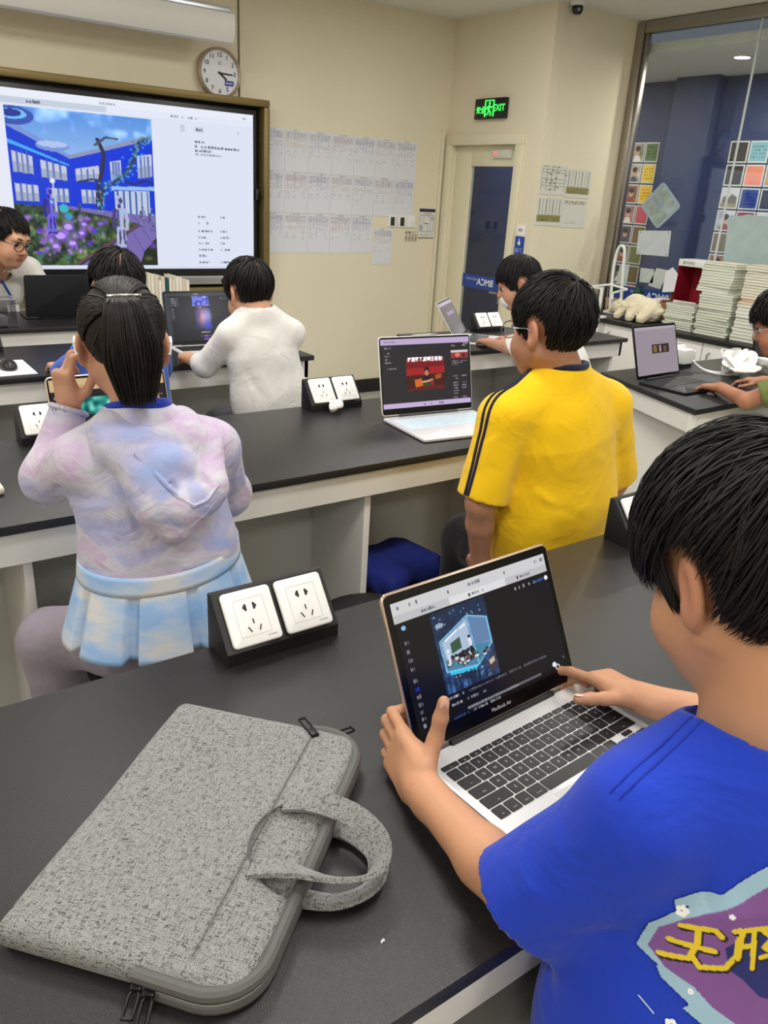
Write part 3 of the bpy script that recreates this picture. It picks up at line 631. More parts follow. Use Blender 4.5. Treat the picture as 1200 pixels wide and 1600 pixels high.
for i in range(4): p.line([(.12 + .25 * i, .55), (.12 + .25 * i, .9)], .07, (130, 126, 114)); p.line([(.04 + .25 * i, .68), (.2 + .25 * i, .68)], .06, (140, 136, 124))
t = thing('wall_label', 'small printed label stuck below the light switches', 'label', (4.12, 5.3885, 1.243)); picture('print', p.a, 0.125, 0.08, PRINT, t, basis((1, 0, 0), (0, 0, 1), (0, -1, 0), (0, -0.001, 0))); MB().box(-0.0625, 0.0625, -0.0006, 0.0008, -0.04, 0.04).build('paper', M_PAPER, t)
# ------------------------------------------------------------------ exit sign and signs on the right wall
FX = lambda y, z, d=0.0: basis((0, -1, 0), (0, 0, 1), (-1, 0, 0), (d, y, z))
ex = thing('exit_sign', 'black exit sign with glowing green running figure above the door', 'sign', (4.405, 4.885, 2.172))
MB().box(-0.02, 0.014, -0.165, 0.165, -0.068, 0.068, 0.004).build('housing', M_BLACKP, ex)
M_GREENL = mat('green_sign_glow', (60, 235, 90), 0.5, emit=1.3)
text('exit_lettering', 'EXIT', 0.062, FX(-0.10, 0.0, -0.0212), M_GREENL, ex, bold=0.0015); text('exit_lettering', '安全', 0.05, FX(0.095, -0.012, -0.0212), M_GREENL, ex, bold=0.0015)
q = MB(); D2 = lambda pts, r=0.006: q.tube([(-0.0225, -a, b) for a, b in pts], r, 6)
D2([(-0.045, -0.055), (-0.045, 0.052), (0.045, 0.052), (0.045, -0.055)], 0.006); q.lathe([(0, 0), (0.011, 0)], 12, FX(-0.0, 0.034, -0.0225))
D2([(0, 0.02), (-0.004, -0.012)], 0.009); D2([(-0.002, 0.016), (-0.026, 0.006), (-0.03, -0.008)], 0.0045); D2([(0.002, 0.016), (0.02, 0.004), (0.03, 0.012)], 0.0045)
D2([(-0.004, -0.012), (0.016, -0.026), (0.012, -0.05)], 0.0055); D2([(-0.006, -0.012), (-0.012, -0.034), (-0.032, -0.042)], 0.0055)
q.build('running_figure', M_GREENL, ex)
t = thing('door_sign', 'blue and white hand symbol sign beside the door', 'sign', (4.414, 4.452, 1.235))
MB().box(-0.004, 0.004, -0.045, 0.045, -0.145, 0.075, 0.001).build('blue_panel', M_BLUEI, t); MB().box(-0.004, 0.004, -0.04, 0.045, 0.078, 0.155, 0.001).build('white_panel', M_WHITEP, t)
q = MB(); q.lathe([(0, 0), (0.015, 0)], 14, FX(0.0, 0.03, -0.0048)); q.box(-0.0052, -0.0042, -0.004, 0.004, 0.03, 0.062)
q.build('hand_symbol', M_WHITEI, t)
text('sign_lettering', '出', 0.032, FX(0.018, -0.02, -0.005), M_WHITEI, t); text('sign_lettering', '门', 0.032, FX(-0.018, -0.02, -0.005), M_WHITEI, t); text('sign_lettering', '按', 0.032, FX(0.018, -0.06, -0.005), M_WHITEI, t); text('sign_lettering', '钮', 0.032, FX(-0.018, -0.06, -0.005), M_WHITEI, t)
text('sign_lettering', '请按', 0.022, FX(0.0, 0.12, -0.005), M_INK, t)
# four sheets on the alcove wall
def form_img(seed, kind):
    p = Paint(50, 50, (214, 214, 206)); g = (120, 118, 108)
    if kind == 0:
        for i in range(7): p.line([(.06, .14 + .11 * i), (.94, .14 + .11 * i)], .02, g, .7)
        for i in range(6): p.line([(.06 + .175 * i, .1), (.06 + .175 * i, .85)], .02, g, .7)
        p.words(.1, .06, .7, .05, (80, 80, 80), .8, seed, .8)
        r = np.random.RandomState(seed)
        for i in range(16): p.rect(*(lambda u, v: (u, v, u + .1, v + .05))(.08 + .82 * r.rand(), .15 + .65 * r.rand()), (96, 94, 88), .5)
    elif kind == 1:
        for i in range(7): p.line([(.1 + .13 * i, .08), (.1 + .13 * i, .6)], .022, g, .7); p.line([(.08, .12 + .1 * (i % 5)), (.92, .12 + .1 * (i % 5))], .018, g, .6)
        p.rect(.05, .62, .95, .86, (146, 140, 88)); p.rect(.05, .7, .95, .72, (110, 106, 66)); p.words(.1, .79, .9, .06, (90, 86, 56), .7, seed, .8)
    else:
        p.words(.08, .08, .92, .06, (120, 108, 60), .8, seed, .9); p.words(.08, .15, .9, .06, (140, 128, 90), .8, seed + 1, .9); p.words(.15, .82, .6, .03, (150, 150, 150), .7, seed + 2, .8); p.line([(.03, .9), (.95, .9)], .012, (160, 160, 156))
    return p.a
for i, (cx, cz, kd, lab) in enumerate(((4.575, 1.705, 0, 'top left'), (4.84, 1.695, 1, 'top right'), (4.57, 1.495, 1, 'bottom left'), (4.835, 1.487, 2, 'bottom right'))):
    t = thing('form_sheet', lab + ' of the four printed forms on the cream wall beside the glass', 'paper', (cx, 4.3435, cz), group='forms on the alcove wall')
    picture('print', form_img(60 + i, kd), 0.262, 0.195, PRINT, t, basis((1, 0, 0), (0, 0, 1), (0, -1, 0), (0, -0.0012, 0))); MB().box(-0.131, 0.131, -0.0008, 0.0008, -0.0975, 0.0975).build('paper', M_PAPER, t)
# security camera
t = thing('security_camera', 'small dark dome security camera on the ceiling edge', 'camera', (4.535, 4.28, CEIL))
MB().lathe([(0, 0), (0.05, 0), (0.05, -0.012), (0.036, -0.022)], 24).build('mount', M_WHITEP, t)
MB().lathe([(0.034, -0.02), (0.037, -0.035), (0.034, -0.055), (0.022, -0.07), (0, -0.075)], 24).build('dome', mat('dark_dome', (30, 30, 34), 0.12), t)
MB().lathe([(0, 0.0), (0.011, 0.0), (0.011, 0.012), (0, 0.014)], 16, Matrix.Translation((-0.02, -0.028, -0.045)) @ Matrix.Rotation(math.radians(110), 4, Vector((1, -0.7, 0)))).build('lens', mat('lens_glint', (120, 124, 132), 0.1), t)
# ------------------------------------------------------------------ papers on the glass
def glass_paper(name, label, pts, col, nail=True, img=None):
    cy = sum(p[0] for p in pts) / len(pts); cz = sum(p[1] for p in pts) / len(pts)
    t = thing(name, label, 'paper', (5.2705, cy, cz))
    MB().prism([(-(p[0] - cy), p[1] - cz) for p in pts], 0, 0.0012, 0, FX(0, 0, 0)).build('paper', mat('glass_paper_%d_%d_%d' % col, col, 0.7, vary=(14, 0.06)), t)
    if nail:
        for p in pts: MB().lathe([(0, 0.002), (0.006, 0.002), (0.006, 0.001)], 8, FX((p[0] - cy) * 0.86, (p[1] - cz) * 0.86, 0)).build('corner_stud', mat('grey_stud', (130, 136, 140), .4), t)
    return t
def rnd(pts, r=0.02):
    out = []; n = len(pts)
    for i in range(n):
        p = V(pts[i]); a = p + unit(V(pts[i - 1]) - p) * r; b = p + unit(V(pts[(i + 1) % n]) - p) * r
        for k in range(5): w = k / 4; out.append(tuple((1 - w) ** 2 * a + 2 * w * (1 - w) * p + w * w * b))
    return out
t = glass_paper('diamond_poster', 'pale diamond shaped poster hung on the glass', rnd([(3.923, 1.745), (4.09, 1.572), (3.905, 1.415), (3.735, 1.582)], .03), (160, 182, 196), nail=False)
p = Paint(40, 40, (160, 176, 176)); n = noise2(40, 40, 6, 2); p.a += (n[..., None] - .5) * np.array([.12, .16, .2]); p.line([(.1, .5), (.9, .45)], .1, (150, 176, 156), .6); p.disc(.5, .5, .2, .12, (140, 160, 190), .6); p.line([(.2, .7), (.8, .65)], .08, (176, 182, 150), .6)
picture('print', p.a, 0.205, 0.205, PRINT, t, FX(0, 0, -0.0018) @ Matrix.Rotation(math.radians(45), 4, 'Z'))
glass_paper('notice_sheet', 'large blank white sheet on the glass right below the diamond poster', [(4.068, 1.398), (4.056, 1.228), (3.768, 1.235), (3.782, 1.413)], (205, 214, 220))
glass_paper('notice_sheet', 'small pale green sheet on the glass above the blue band', [(3.993, 1.135), (3.985, 1.03), (3.862, 1.035), (3.870, 1.135)], (198, 210, 206), nail=False)
glass_paper('notice_sheet', 'small tilted white slip on the glass beside the pale green sheet', [(3.85, 1.146), (3.90, 1.015), (3.79, 1.0), (3.735, 1.14)], (206, 214, 210), nail=False)
glass_paper('notice_sheet', 'tall narrow pale sheet on the glass behind the desk lamp', [(4.19, 1.14), (4.20, 0.99), (4.10, 0.985), (4.10, 1.15)], (198, 212, 210), nail=False)
glass_paper('large_poster', 'large torn pale poster on the glass above the book stacks', [(3.345, 1.545), (3.318, 1.2), (2.9, 1.2), (2.9, 1.56), (3.1, 1.548), (3.2, 1.556), (3.28, 1.54)], (176, 196, 196), nail=False)
# ------------------------------------------------------------------ photo cards on the blue corridor wall
CARD = {'face': None}
def card_img(kind, col, seed):
    p = Paint(26, 26, (214, 214, 210)); p.rect(.07, .07, .93, .93, col)
    r = np.random.RandomState(seed)
    if kind == 'p':
        n = noise2(26, 26, 7, seed); p.a[(p.U > .07) & (p.U < .93) & (p.V > .07) & (p.V < .93)] *= (0.8 + .4 * n)[(p.U > .07) & (p.U < .93) & (p.V > .07) & (p.V < .93)][..., None]
        p.disc(.5, .45, .16, .2, (200, 160, 134)); p.disc(.5, .32, .18, .13, (50, 40, 38)); p.poly([(.2, .93), (.35, .66), (.65, .66), (.8, .93)], [(230, 226, 220), (150, 60, 66), (70, 80, 110)][seed % 3])
    elif kind == 't':
        for i in range(4): p.words(.15, .25 + .16 * i, .85, .08, [max(0, c - 70) for c in col], .8, seed + i, .8)
    elif kind == 's':
        p.rect(.07, .07, .93, .45, (200, 206, 212)); p.poly([(.1, .9), (.2, .4), (.45, .5), (.6, .3), (.9, .45), (.9, .9)], (110, 104, 100)); p.rect(.07, .75, .93, .93, (150, 140, 120))
    return p.a
def card(y, z, w, h, kind, col, label, seed):
    t = thing('photo_card', label, 'photo', (6.548, y, z), group='photo cards on the blue wall')
    picture('print', card_img(kind, col, seed), w, h, PRINT, t, FX(0, 0, -0.0045)); MB().box(-0.004, 0.0015, -w / 2, w / 2, -h / 2, h / 2, 0.0008).build('card', M_PAPER, t)
LC = [('p', (150, 140, 120)), ('t', (90, 118, 76)), ('p', (190, 180, 170)), ('t', (232, 196, 70)), ('p', (140, 90, 70)), ('t', (236, 190, 60)), ('p', (150, 110, 120)), ('c', (196, 78, 96)), ('p', (90, 80, 90)), ('c', (122, 96, 62)), ('p', (120, 110, 90)), ('c', (112, 118, 66)), ('p', (80, 74, 70)), ('c', (116, 92, 60)), ('p', (60, 56, 60)), ('t', (226, 120, 50))]
cn = {(90, 118, 76): 'dark green', (232, 196, 70): 'yellow', (236, 190, 60): 'orange yellow', (196, 78, 96): 'pink red', (122, 96, 62): 'brown', (112, 118, 66): 'olive green', (116, 92, 60): 'dull brown', (226, 120, 50): 'orange'}
for i, (kd, col) in enumerate(LC):
    r, c = divmod(i, 2); z = 2.03 - 0.178 * r
    lab = ('portrait photo card on the blue wall beside the %s card' % cn[LC[i + 1][1]]) if c == 0 else ('%s card in the left hand photo column on the blue wall' % cn[col])
    card(5.205 - 0.155 * c, z, 0.145, 0.165, kd, col, lab, i)
RC = [[('c', (52, 50, 52), 'blackish brown card'), ('t', (130, 176, 192), 'light blue card'), ('c', (96, 84, 76), 'taupe card')], [('c', (60, 56, 56), 'charcoal card'), ('c', (226, 140, 118), 'salmon card'), ('c', (180, 150, 120), 'tan card')],
      [('s', (180, 180, 180), 'grey building photo'), ('t', (30, 60, 140), 'deep blue card'), ('c', (56, 60, 66), 'slate card')], [('p', (170, 180, 200), 'portrait photo'), ('c', (146, 50, 76), 'crimson card'), ('s', (130, 150, 110), 'green landscape photo')],
      [('c', (120, 110, 90), 'khaki card'), ('s', (150, 140, 130), 'street photo'), ('c', (90, 110, 150), 'blue grey card')], [('p', (150, 110, 90), 'brownish portrait photo'), ('c', (200, 200, 190), 'pale card'), ('c', (70, 90, 80), 'dark teal card')]]
for r, row in enumerate(RC):
    for c, (kd, col, lab) in enumerate(row): card(4.185 - 0.18 * c, 2.03 - 0.178 * r, 0.168, 0.165, kd, col, lab + ' in the right hand photo group on the blue wall', 40 + r * 3 + c)
# ------------------------------------------------------------------ socket boxes
SOCK = None
def make_socket():
    root = thing('socket_box', 'x', 'socket')
    B = basis((0, 1, 0), (0, 0, 1), (1, 0, 0), (0, 0, 0))
    MB().prism([(0, 0.0), (0.074, 0.0), (0.074, 0.098), (0.062, 0.1), (0.0, 0.022)], 0.0, 0.203, 0.0015, B).build('box', M_BLACKP, root)
    a = math.atan2(0.078, 0.062); up = V(0, math.cos(a), math.sin(a)); nr = V(0, -math.sin(a), math.cos(a))
    hole = mat('socket_slot_black', (18, 18, 18), 0.5)
    for i, x in enumerate((0.054, 0.149)):
        o = V(x, 0.031, 0.061) + nr * 0.001; Mx = basis((1, 0, 0), up, nr, o)
        pts = []
        for sx, sy in ((1, -1), (1, 1), (-1, 1), (-1, -1)):
            for k in range(5):
                t = math.radians(-90 + 22.5 * k) + {(1, -1): 0, (1, 1): math.pi / 2, (-1, 1): math.pi, (-1, -1): 1.5 * math.pi}[(sx, sy)]
                pts.append((sx * 0.036 + 0.007 * math.cos(t), sy * 0.038 + 0.007 * math.sin(t)))
        pl = MB().prism(pts, 0, 0.008, 0.003, None, 3).build('face_plate', M_WHITEP, root); put(pl, Mx)
        ln = MB()
        for x0, x1, y0, y1 in ((-0.026, 0.026, -0.0302, -0.0296), (-0.026, 0.026, 0.0296, 0.0302), (-0.0263, -0.0257, -0.03, 0.03), (0.0257, 0.0263, -0.03, 0.03)): ln.box(x0, x1, y0, y1, 0.0078, 0.0083)
        ln.build('inset_line', mat('plate_shadow_line', (186, 186, 184), 0.4), pl)
        s = MB()
        s.prism([(-0.0125, 0.016), (-0.008, 0.010), (-0.0055, 0.011), (-0.0055, 0.021), (-0.008, 0.022)], 0.0079, 0.0085); s.prism([(0.0125, 0.016), (0.008, 0.010), (0.0055, 0.011), (0.0055, 0.021), (0.008, 0.022)], 0.0079, 0.0085)
        s.box(-0.001, 0.001, -0.012, -0.004, 0.0079, 0.0085)
        for d in (-1, 1): s.box(-0.001, 0.001, -0.005, 0.005, 0.0079, 0.0085, 0, M=Matrix.Translation((0.009 * d, -0.02, 0)) @ Matrix.Rotation(-0.45 * d, 4, 'Z'))
        s.build('socket_slots', hole, pl)
        text('plate_lettering', 'Schneider', 0.0042, basis((1, 0, 0), (0, 1, 0), (0, 0, 1), (0.026, -0.0355, 0.0084)), mat('plate_print', (120, 124, 122), 0.5), pl)
    return root
def socket(x, y, label, rz=0.0):
    global SOCK
    if SOCK is None: SOCK = make_socket(); o = SOCK
    else: o = copy_tree(SOCK)
    o.location = (x, y, TZ); o.rotation_euler = (0, 0, rz); o['label'] = label; o['group'] = 'double socket boxes on the tables'
    return o
socket(0.447, 0.982, 'black wedge socket box with two white plates beside the grey laptop bag')
socket(1.40, 0.965, 'black wedge socket box behind the head of the foreground boy')
socket(1.352, 2.255, 'black wedge socket box with crumpled tissue in front, left of the silver laptop')
socket(0.435, 2.262, 'black wedge socket box half hidden by the sleeve of the girl')
socket(0.46, 3.60, 'black wedge socket box at the left picture edge near the mouse')
socket(3.10, 3.375, 'black wedge socket box near the door behind the boy in yellow')
socket(3.30, 2.262, 'black wedge socket box with white charger, behind the dark laptop')

# ------------------------------------------------------------------ laptops
M_KEY = mat('black_keycap', (26, 26, 28), 0.42); M_LEG = mat('keycap_white_print', (200, 202, 204), 0.5)
def laptop(label, x, y, rz, W, D, ang, m_body, img, m_key=M_KEY, fine=False, m_lid=None, bez=(0.006, 0.012, 0.008), em=1.0, logo=None, m_bez=None):
    t = thing('laptop', label, 'laptop', (x, y, TZ), math.radians(rz)); th = 0.011
    R = 0.012
    def rrect(w, d, y0, r=R): 
        P = []
        for sx, sy, a0 in ((1, 0, -90), (1, 1, 0), (-1, 1, 90), (-1, 0, 180)):
            for k in range(5):
                a = math.radians(a0 + 22.5 * k); P.append((sx * (w / 2 - r) + r * math.cos(a), (y0 + d - r if sy else y0 + r) + r * math.sin(a)))
        return P
    MB().prism(rrect(W, D, -D), 0.002, th, 0.002, None, 2).build('base', m_body, t)
    for sx in (-1, 1):
        for yy in (-0.02, -D + 0.02): MB().lathe([(0, 0), (0.006, 0), (0.006, 0.003), (0, 0.003)], 12, cx=sx * (W / 2 - 0.025), cy=yy).build('rubber_foot', M_BLACKP, t)
    r = math.radians(ang - 90); up = V(0, math.sin(r), math.cos(r)); nr = V(0, -math.cos(r), math.sin(r)); LH = D * 0.985
    ML = basis((1, 0, 0), up, nr, (0, 0.001, th))
    ld = MB().prism(rrect(W, LH, 0.004), -0.005, 0.0, 0.0015, None, 2).build('lid', m_lid or m_body, t); put(ld, ML)
    MB().tube([(-W * 0.32, 0, th + 0.002), (W * 0.32, 0, th + 0.002)], 0.0045, 10).build('hinge', M_BLACKP, t)
    bz = MB().prism(rrect(W - 0.006, LH - 0.006, 0.007, 0.009), 0.0, 0.0008).build('bezel', m_bez or mat('glossy_black_bezel', (8, 8, 9), .15, spec=.25), ld)
    s, b, tp = bez; sw = W - 2 * s - 0.006; sh = LH - b - tp - 0.006
    if img is not None: picture('screen', img, sw, sh, screen_mat(em), ld, Matrix.Translation((0, 0.007 + b + sh / 2, 0.0013)))
    if logo: text('lid_logo', logo, 0.02, basis((-1, 0, 0), (0, 1, 0), (0, 0, -1), (0, LH / 2, -0.0056)), M_BLACKP, ld)
    # keyboard
    u = W * 0.925 / 14.5; kx0 = -W * 0.4625; ky = -0.028 * D / 0.222
    if not fine:
        q = MB()
        for row in range(5):
            for c in range(14):
                if row == 4 and 4 <= c <= 8: continue
                q.box(kx0 + u * (c + .25) + u * .07, kx0 + u * (c + .25) + u * .93, ky - u * .98 * (row + .93), ky - u * .98 * (row + .07), th, th + 0.0012)
        q.box(kx0 + u * 4.32, kx0 + u * 9.18, ky - u * .98 * 4.93, ky - u * .98 * 4.07, th, th + 0.0012)
        o = q.build('keyboard', m_key, t); o['kind'] = 'stuff'
    else:
        cache = {}
        def key(xa, xb, ya, yb, leg='', ls=0.0052, corner=False):
            w, d = round(xb - xa, 5), round(yb - ya, 5)
            if (w, d) not in cache:
                P = []
                for sx, sy, a0 in ((1, -1, -90), (1, 1, 0), (-1, 1, 90), (-1, -1, 180)):
                    for k in range(3): a = math.radians(a0 + 45 * k); P.append((sx * (w / 2 - 0.0014) + 0.0014 * math.cos(a), sy * (d / 2 - 0.0014) + 0.0014 * math.sin(a)))
                me = MB().prism(P, 0, 0.0014).mesh('key'); me.materials.append(m_key); cache[(w, d)] = me
            k = link('key', cache[(w, d)], t, ((xa + xb) / 2, (ya + yb) / 2, th))
            if leg:
                if leg not in cache: cache[leg] = text_mesh(leg, ls); cache[leg].materials.append(M_LEG)
                o = link('legend', cache[leg], k, (0, -d * .22 if corner else 0, 0.0016))
        g = 0.0013; p = u
        rows = [(['esc'] + ['F%d' % i for i in range(1, 13)] + [''], [1.45] + [1.0] * 12 + [1.05], 0.52),
                (['`'] + list('1234567890-=') + ['del'], [1.0] * 13 + [1.5], 1.0), (['tab'] + list('QWERTYUIOP[]\\'), [1.5] + [1.0] * 13, 1.0),
                (['中/英'] + list("ASDFGHJKL;'") + ['return'], [1.78] + [1.0] * 11 + [1.72], 1.0), (['shift'] + list('ZXCVBNM,./') + ['shift'], [2.28] + [1.0] * 10 + [2.22], 1.0),
                (['fn', 'control', 'option', 'command', '', 'command', 'option'], [1, 1, 1, 1.25, 5.0, 1.25, 1.0], 1.03)]
        yy = ky
        for names, ws, hh in rows:
            xx = kx0
            for nme, w in zip(names, ws):
                big = len(nme) > 1
                key(xx + g, xx + w * p - g, yy - hh * p * 0.96 + g, yy - g, nme, 0.0026 if len(nme) > 2 else (0.0036 if big else 0.0056), big); xx += w * p
            if names[0] == 'fn':
                for j, nme in enumerate('◂▾▸'): key(xx + j * p + g, xx + (j + 1) * p - g, yy - p * 0.96 + g, yy - p * 0.5 + g * .2 - g, nme, 0.003)
                key(xx + p + g, xx + 2 * p - g, yy - p * 0.48 + g, yy - g, '▴', 0.003)
            yy -= hh * p * 0.96
        MB().box(-W * 0.19, W * 0.19, -D + 0.008, yy - 0.006, th, th + 0.0004, 0.0002).build('trackpad', mat('trackpad_silver', (214, 215, 216), 0.3, metal=.2), t)
        return t
    MB().box(-W * 0.17, W * 0.17, -D + 0.01, ky - u * 5.3, th, th + 0.0006).build('trackpad', m_body, t)
    return t
def ui_dark(ny, nx, bg=(16, 16, 22)): return Paint(ny, nx, bg)
def img_near():
    p = ui_dark(200, 300, (13, 13, 19)); p.rect(0, 0, 1, .155, (206, 206, 208)); p.rect(0, .095, 1, .155, (190, 190, 194)); p.rect(.33, .095, .70, .155, (220, 220, 222))
    for u0, u1, v in ((.03, .05, .045), (.10, .11, .045), (.14, .15, .045), (.33, .34, .05), (.46, .54, .045), (.70, .71, .05), (.92, .94, .045), (.965, .985, .045)): p.words(u0, v, u1, .03, (90, 90, 96), .9, int(u0 * 99), 1)
    p.words(.16, .122, .24, .024, (70, 70, 78), .9, 3, .9); p.words(.45, .125, .47, .028, (30, 30, 34), 1, 3, 1); p.words(.475, .125, .57, .022, (100, 100, 106), .9, 4, .9); p.words(.78, .125, .79, .028, (30, 30, 34), 1, 4, 1); p.words(.80, .125, .88, .022, (110, 110, 116), .9, 5, .9)
    p.disc(.045, .20, .012, .018, (140, 190, 235)); 
    for i, v in enumerate((.31, .38, .445, .51, .60, .665, .72, .78, .835, .885, .94)): p.words(.032, v, .056, .03, (20, 60, 230) if i == 5 else (150, 152, 160), .9, 60 + i, .9)
    for u0, u1, c in ((.75, .76, (180, 180, 186)), (.78, .79, (180, 180, 186)), (.81, .825, (180, 180, 186)), (.85, .86, (180, 180, 186)), (.885, .91, (110, 120, 160)), (.915, .955, (60, 120, 220))): p.words(u0, .205, u1, .026, c, .9, int(u0 * 100), .9)
    p.disc(.98, .205, .012, .018, (240, 240, 244))
    # the classroom picture
    u0, u1, v0, v1 = .20, .54, .17, .80; S = lambda u, v: (u0 + (u1 - u0) * u, v0 + (v1 - v0) * v)
    ins = (p.U > u0) & (p.U < u1) & (p.V > v0) & (p.V < v1); n = noise2(200, 300, 14, 5) * .5 + noise2(200, 300, 5, 6) * .5; w = np.clip((p.V - v0) / (v1 - v0), 0, 1)
    a = np.array([18, 30, 52]) / 255 + n[..., None] * np.array([.16, .26, .40]) * (0.3 + w[..., None]); p.a[ins] = a[ins]
    p.poly([S(.06, .36), S(.62, .16), S(.97, .26), S(.97, .60), S(.66, .80), S(.08, .74)], (120, 150, 186)); p.poly([S(.10, .38), S(.60, .20), S(.60, .54), S(.12, .60)], (170, 190, 214)); p.poly([S(.62, .18), S(.95, .28), S(.95, .56), S(.62, .55)], (96, 128, 170))
    p.poly([S(.10, .60), S(.62, .54), S(.95, .58), S(.66, .79), S(.10, .73)], (70, 130, 160)); p.poly([S(.12, .73), S(.64, .80), S(.6, .86), S(.14, .79)], (60, 190, 230)); p.poly([S(.14, .79), S(.62, .85), S(.45, .92), S(.3, .88)], (36, 44, 66))
    p.poly([S(.24, .42), S(.42, .38), S(.42, .52), S(.24, .55)], (56, 84, 66)); p.poly([S(.16, .36), S(.40, .28), S(.40, .30), S(.16, .385)], (236, 244, 252)); p.poly([S(.44, .28), S(.56, .24), S(.56, .27), S(.44, .30)], (236, 244, 252))
    r = np.random.RandomState(3)
    for k in range(34):
        uu, vv = .14 + .74 * r.rand(), .56 + .13 * r.rand(); p.disc(*S(uu, vv), .009, .014, (26, 22, 30)); p.poly([S(uu - .05, vv + .035), S(uu + .05, vv + .02), S(uu + .05, vv + .045), S(uu - .05, vv + .06)], (150, 100, 70) if k % 2 else (40, 36, 50)); p.poly([S(uu - .03, vv + .02), S(uu + .03, vv + .02), S(uu + .03, vv + .045), S(uu - .03, vv + .045)], (210, 220, 230) if k % 3 else (60, 60, 80))
    p.disc(*S(.58, .42), .008, .014, (30, 26, 28)); p.poly([S(.55, .44), S(.62, .44), S(.61, .54), S(.56, .54)], (220, 224, 230)); p.poly([S(.56, .54), S(.61, .54), S(.605, .66), S(.565, .66)], (24, 24, 32)); p.disc(*S(.17, .50), .009, .015, (230, 236, 244)); p.poly([S(.14, .53), S(.20, .53), S(.19, .66), S(.15, .66)], (206, 216, 230))
    for q in ([(.06, .36), (.62, .16), (.97, .26)], [(.06, .36), (.08, .74)], [(.62, .16), (.66, .80)], [(.97, .26), (.97, .60), (.66, .80), (.08, .74)]): p.line([S(*z) for z in q], .006, (130, 220, 255), .9, 1.5)
    for k in range(60): uu, vv = r.rand(), r.rand(); p.glow(*S(uu, vv), .008, .012, (120, 210, 255) if k % 2 else (230, 240, 250), .7) if (vv < .2 or vv > .8) else None
    for k in range(24): uu = r.rand(); vv = .80 + .18 * r.rand(); p.poly([S(uu, vv), S(uu + .03, vv), S(uu + .03, 1), S(uu, 1)], (24, 34, 56), .7)
    p.poly([S(.80, .80), S(.98, .74), S(.98, .92), S(.84, .95)], (60, 56, 62)); p.poly([S(.84, .80), S(.95, .77), S(.95, .83), S(.86, .86)], (200, 180, 170)); p.disc(*S(.12, .17), .025, .02, (150, 170, 190)); 
    m = ~ins & (p.U > u0 - .15) & (p.U < u1 + .15) & (p.V > v1) & (p.V < v1 + .08); p.a[m] = np.array([13, 13, 19]) / 255
    p.words(.20, .83, .30, .024, (200, 200, 206), .9, 7, .95); p.words(.31, .83, .485, .018, (120, 120, 128), .8, 8, .9); p.words(.50, .83, .68, .018, (130, 130, 138), .8, 9, .9); p.words(.70, .83, .86, .018, (120, 120, 128), .8, 10, .9)
    p.words(.215, .885, .28, .024, (200, 200, 206), .9, 11, .9); p.words(.31, .885, .38, .022, (170, 170, 176), .9, 12, .9); p.words(.41, .885, .43, .016, (140, 140, 146), .9, 13, .9)
    p.rect(.30, .945, .80, .965, (96, 96, 104)); p.words(.30, .955, .64, .02, (150, 150, 156), .9, 14, 1); p.disc(.905, .93, .014, .02, (235, 235, 240)); p.disc(.925, .96, .016, .024, (210, 210, 214)); p.disc(.925, .96, .008, .016, (20, 20, 26)); p.disc(.98, .9, .008, .012, (80, 80, 90))
    p.words(.21, .985, .30, .018, (60, 100, 190), .8, 15, .9); p.words(.33, .985, .52, .02, (190, 190, 196), .8, 16, .6)
    return p.a
lapA = laptop('silver and gold laptop held by the foreground boy, dark page on screen', 0.7225, 0.652, 3.0, 0.328, 0.222, 116, mat('pale_silver_aluminium', (224, 224, 225), 0.35, metal=.25), img_near(), fine=True, m_lid=mat('rose_gold_aluminium', (214, 190, 172), 0.3, metal=.85), bez=(0.009, 0.021, 0.012), em=1.0)
for ch in lapA.children:
    if ch.name.startswith('lid'): text('brand_lettering', 'MacBook Air', 0.0075, Matrix.Translation((0, 0.0175, 0.0014)), M_LEG, ch)
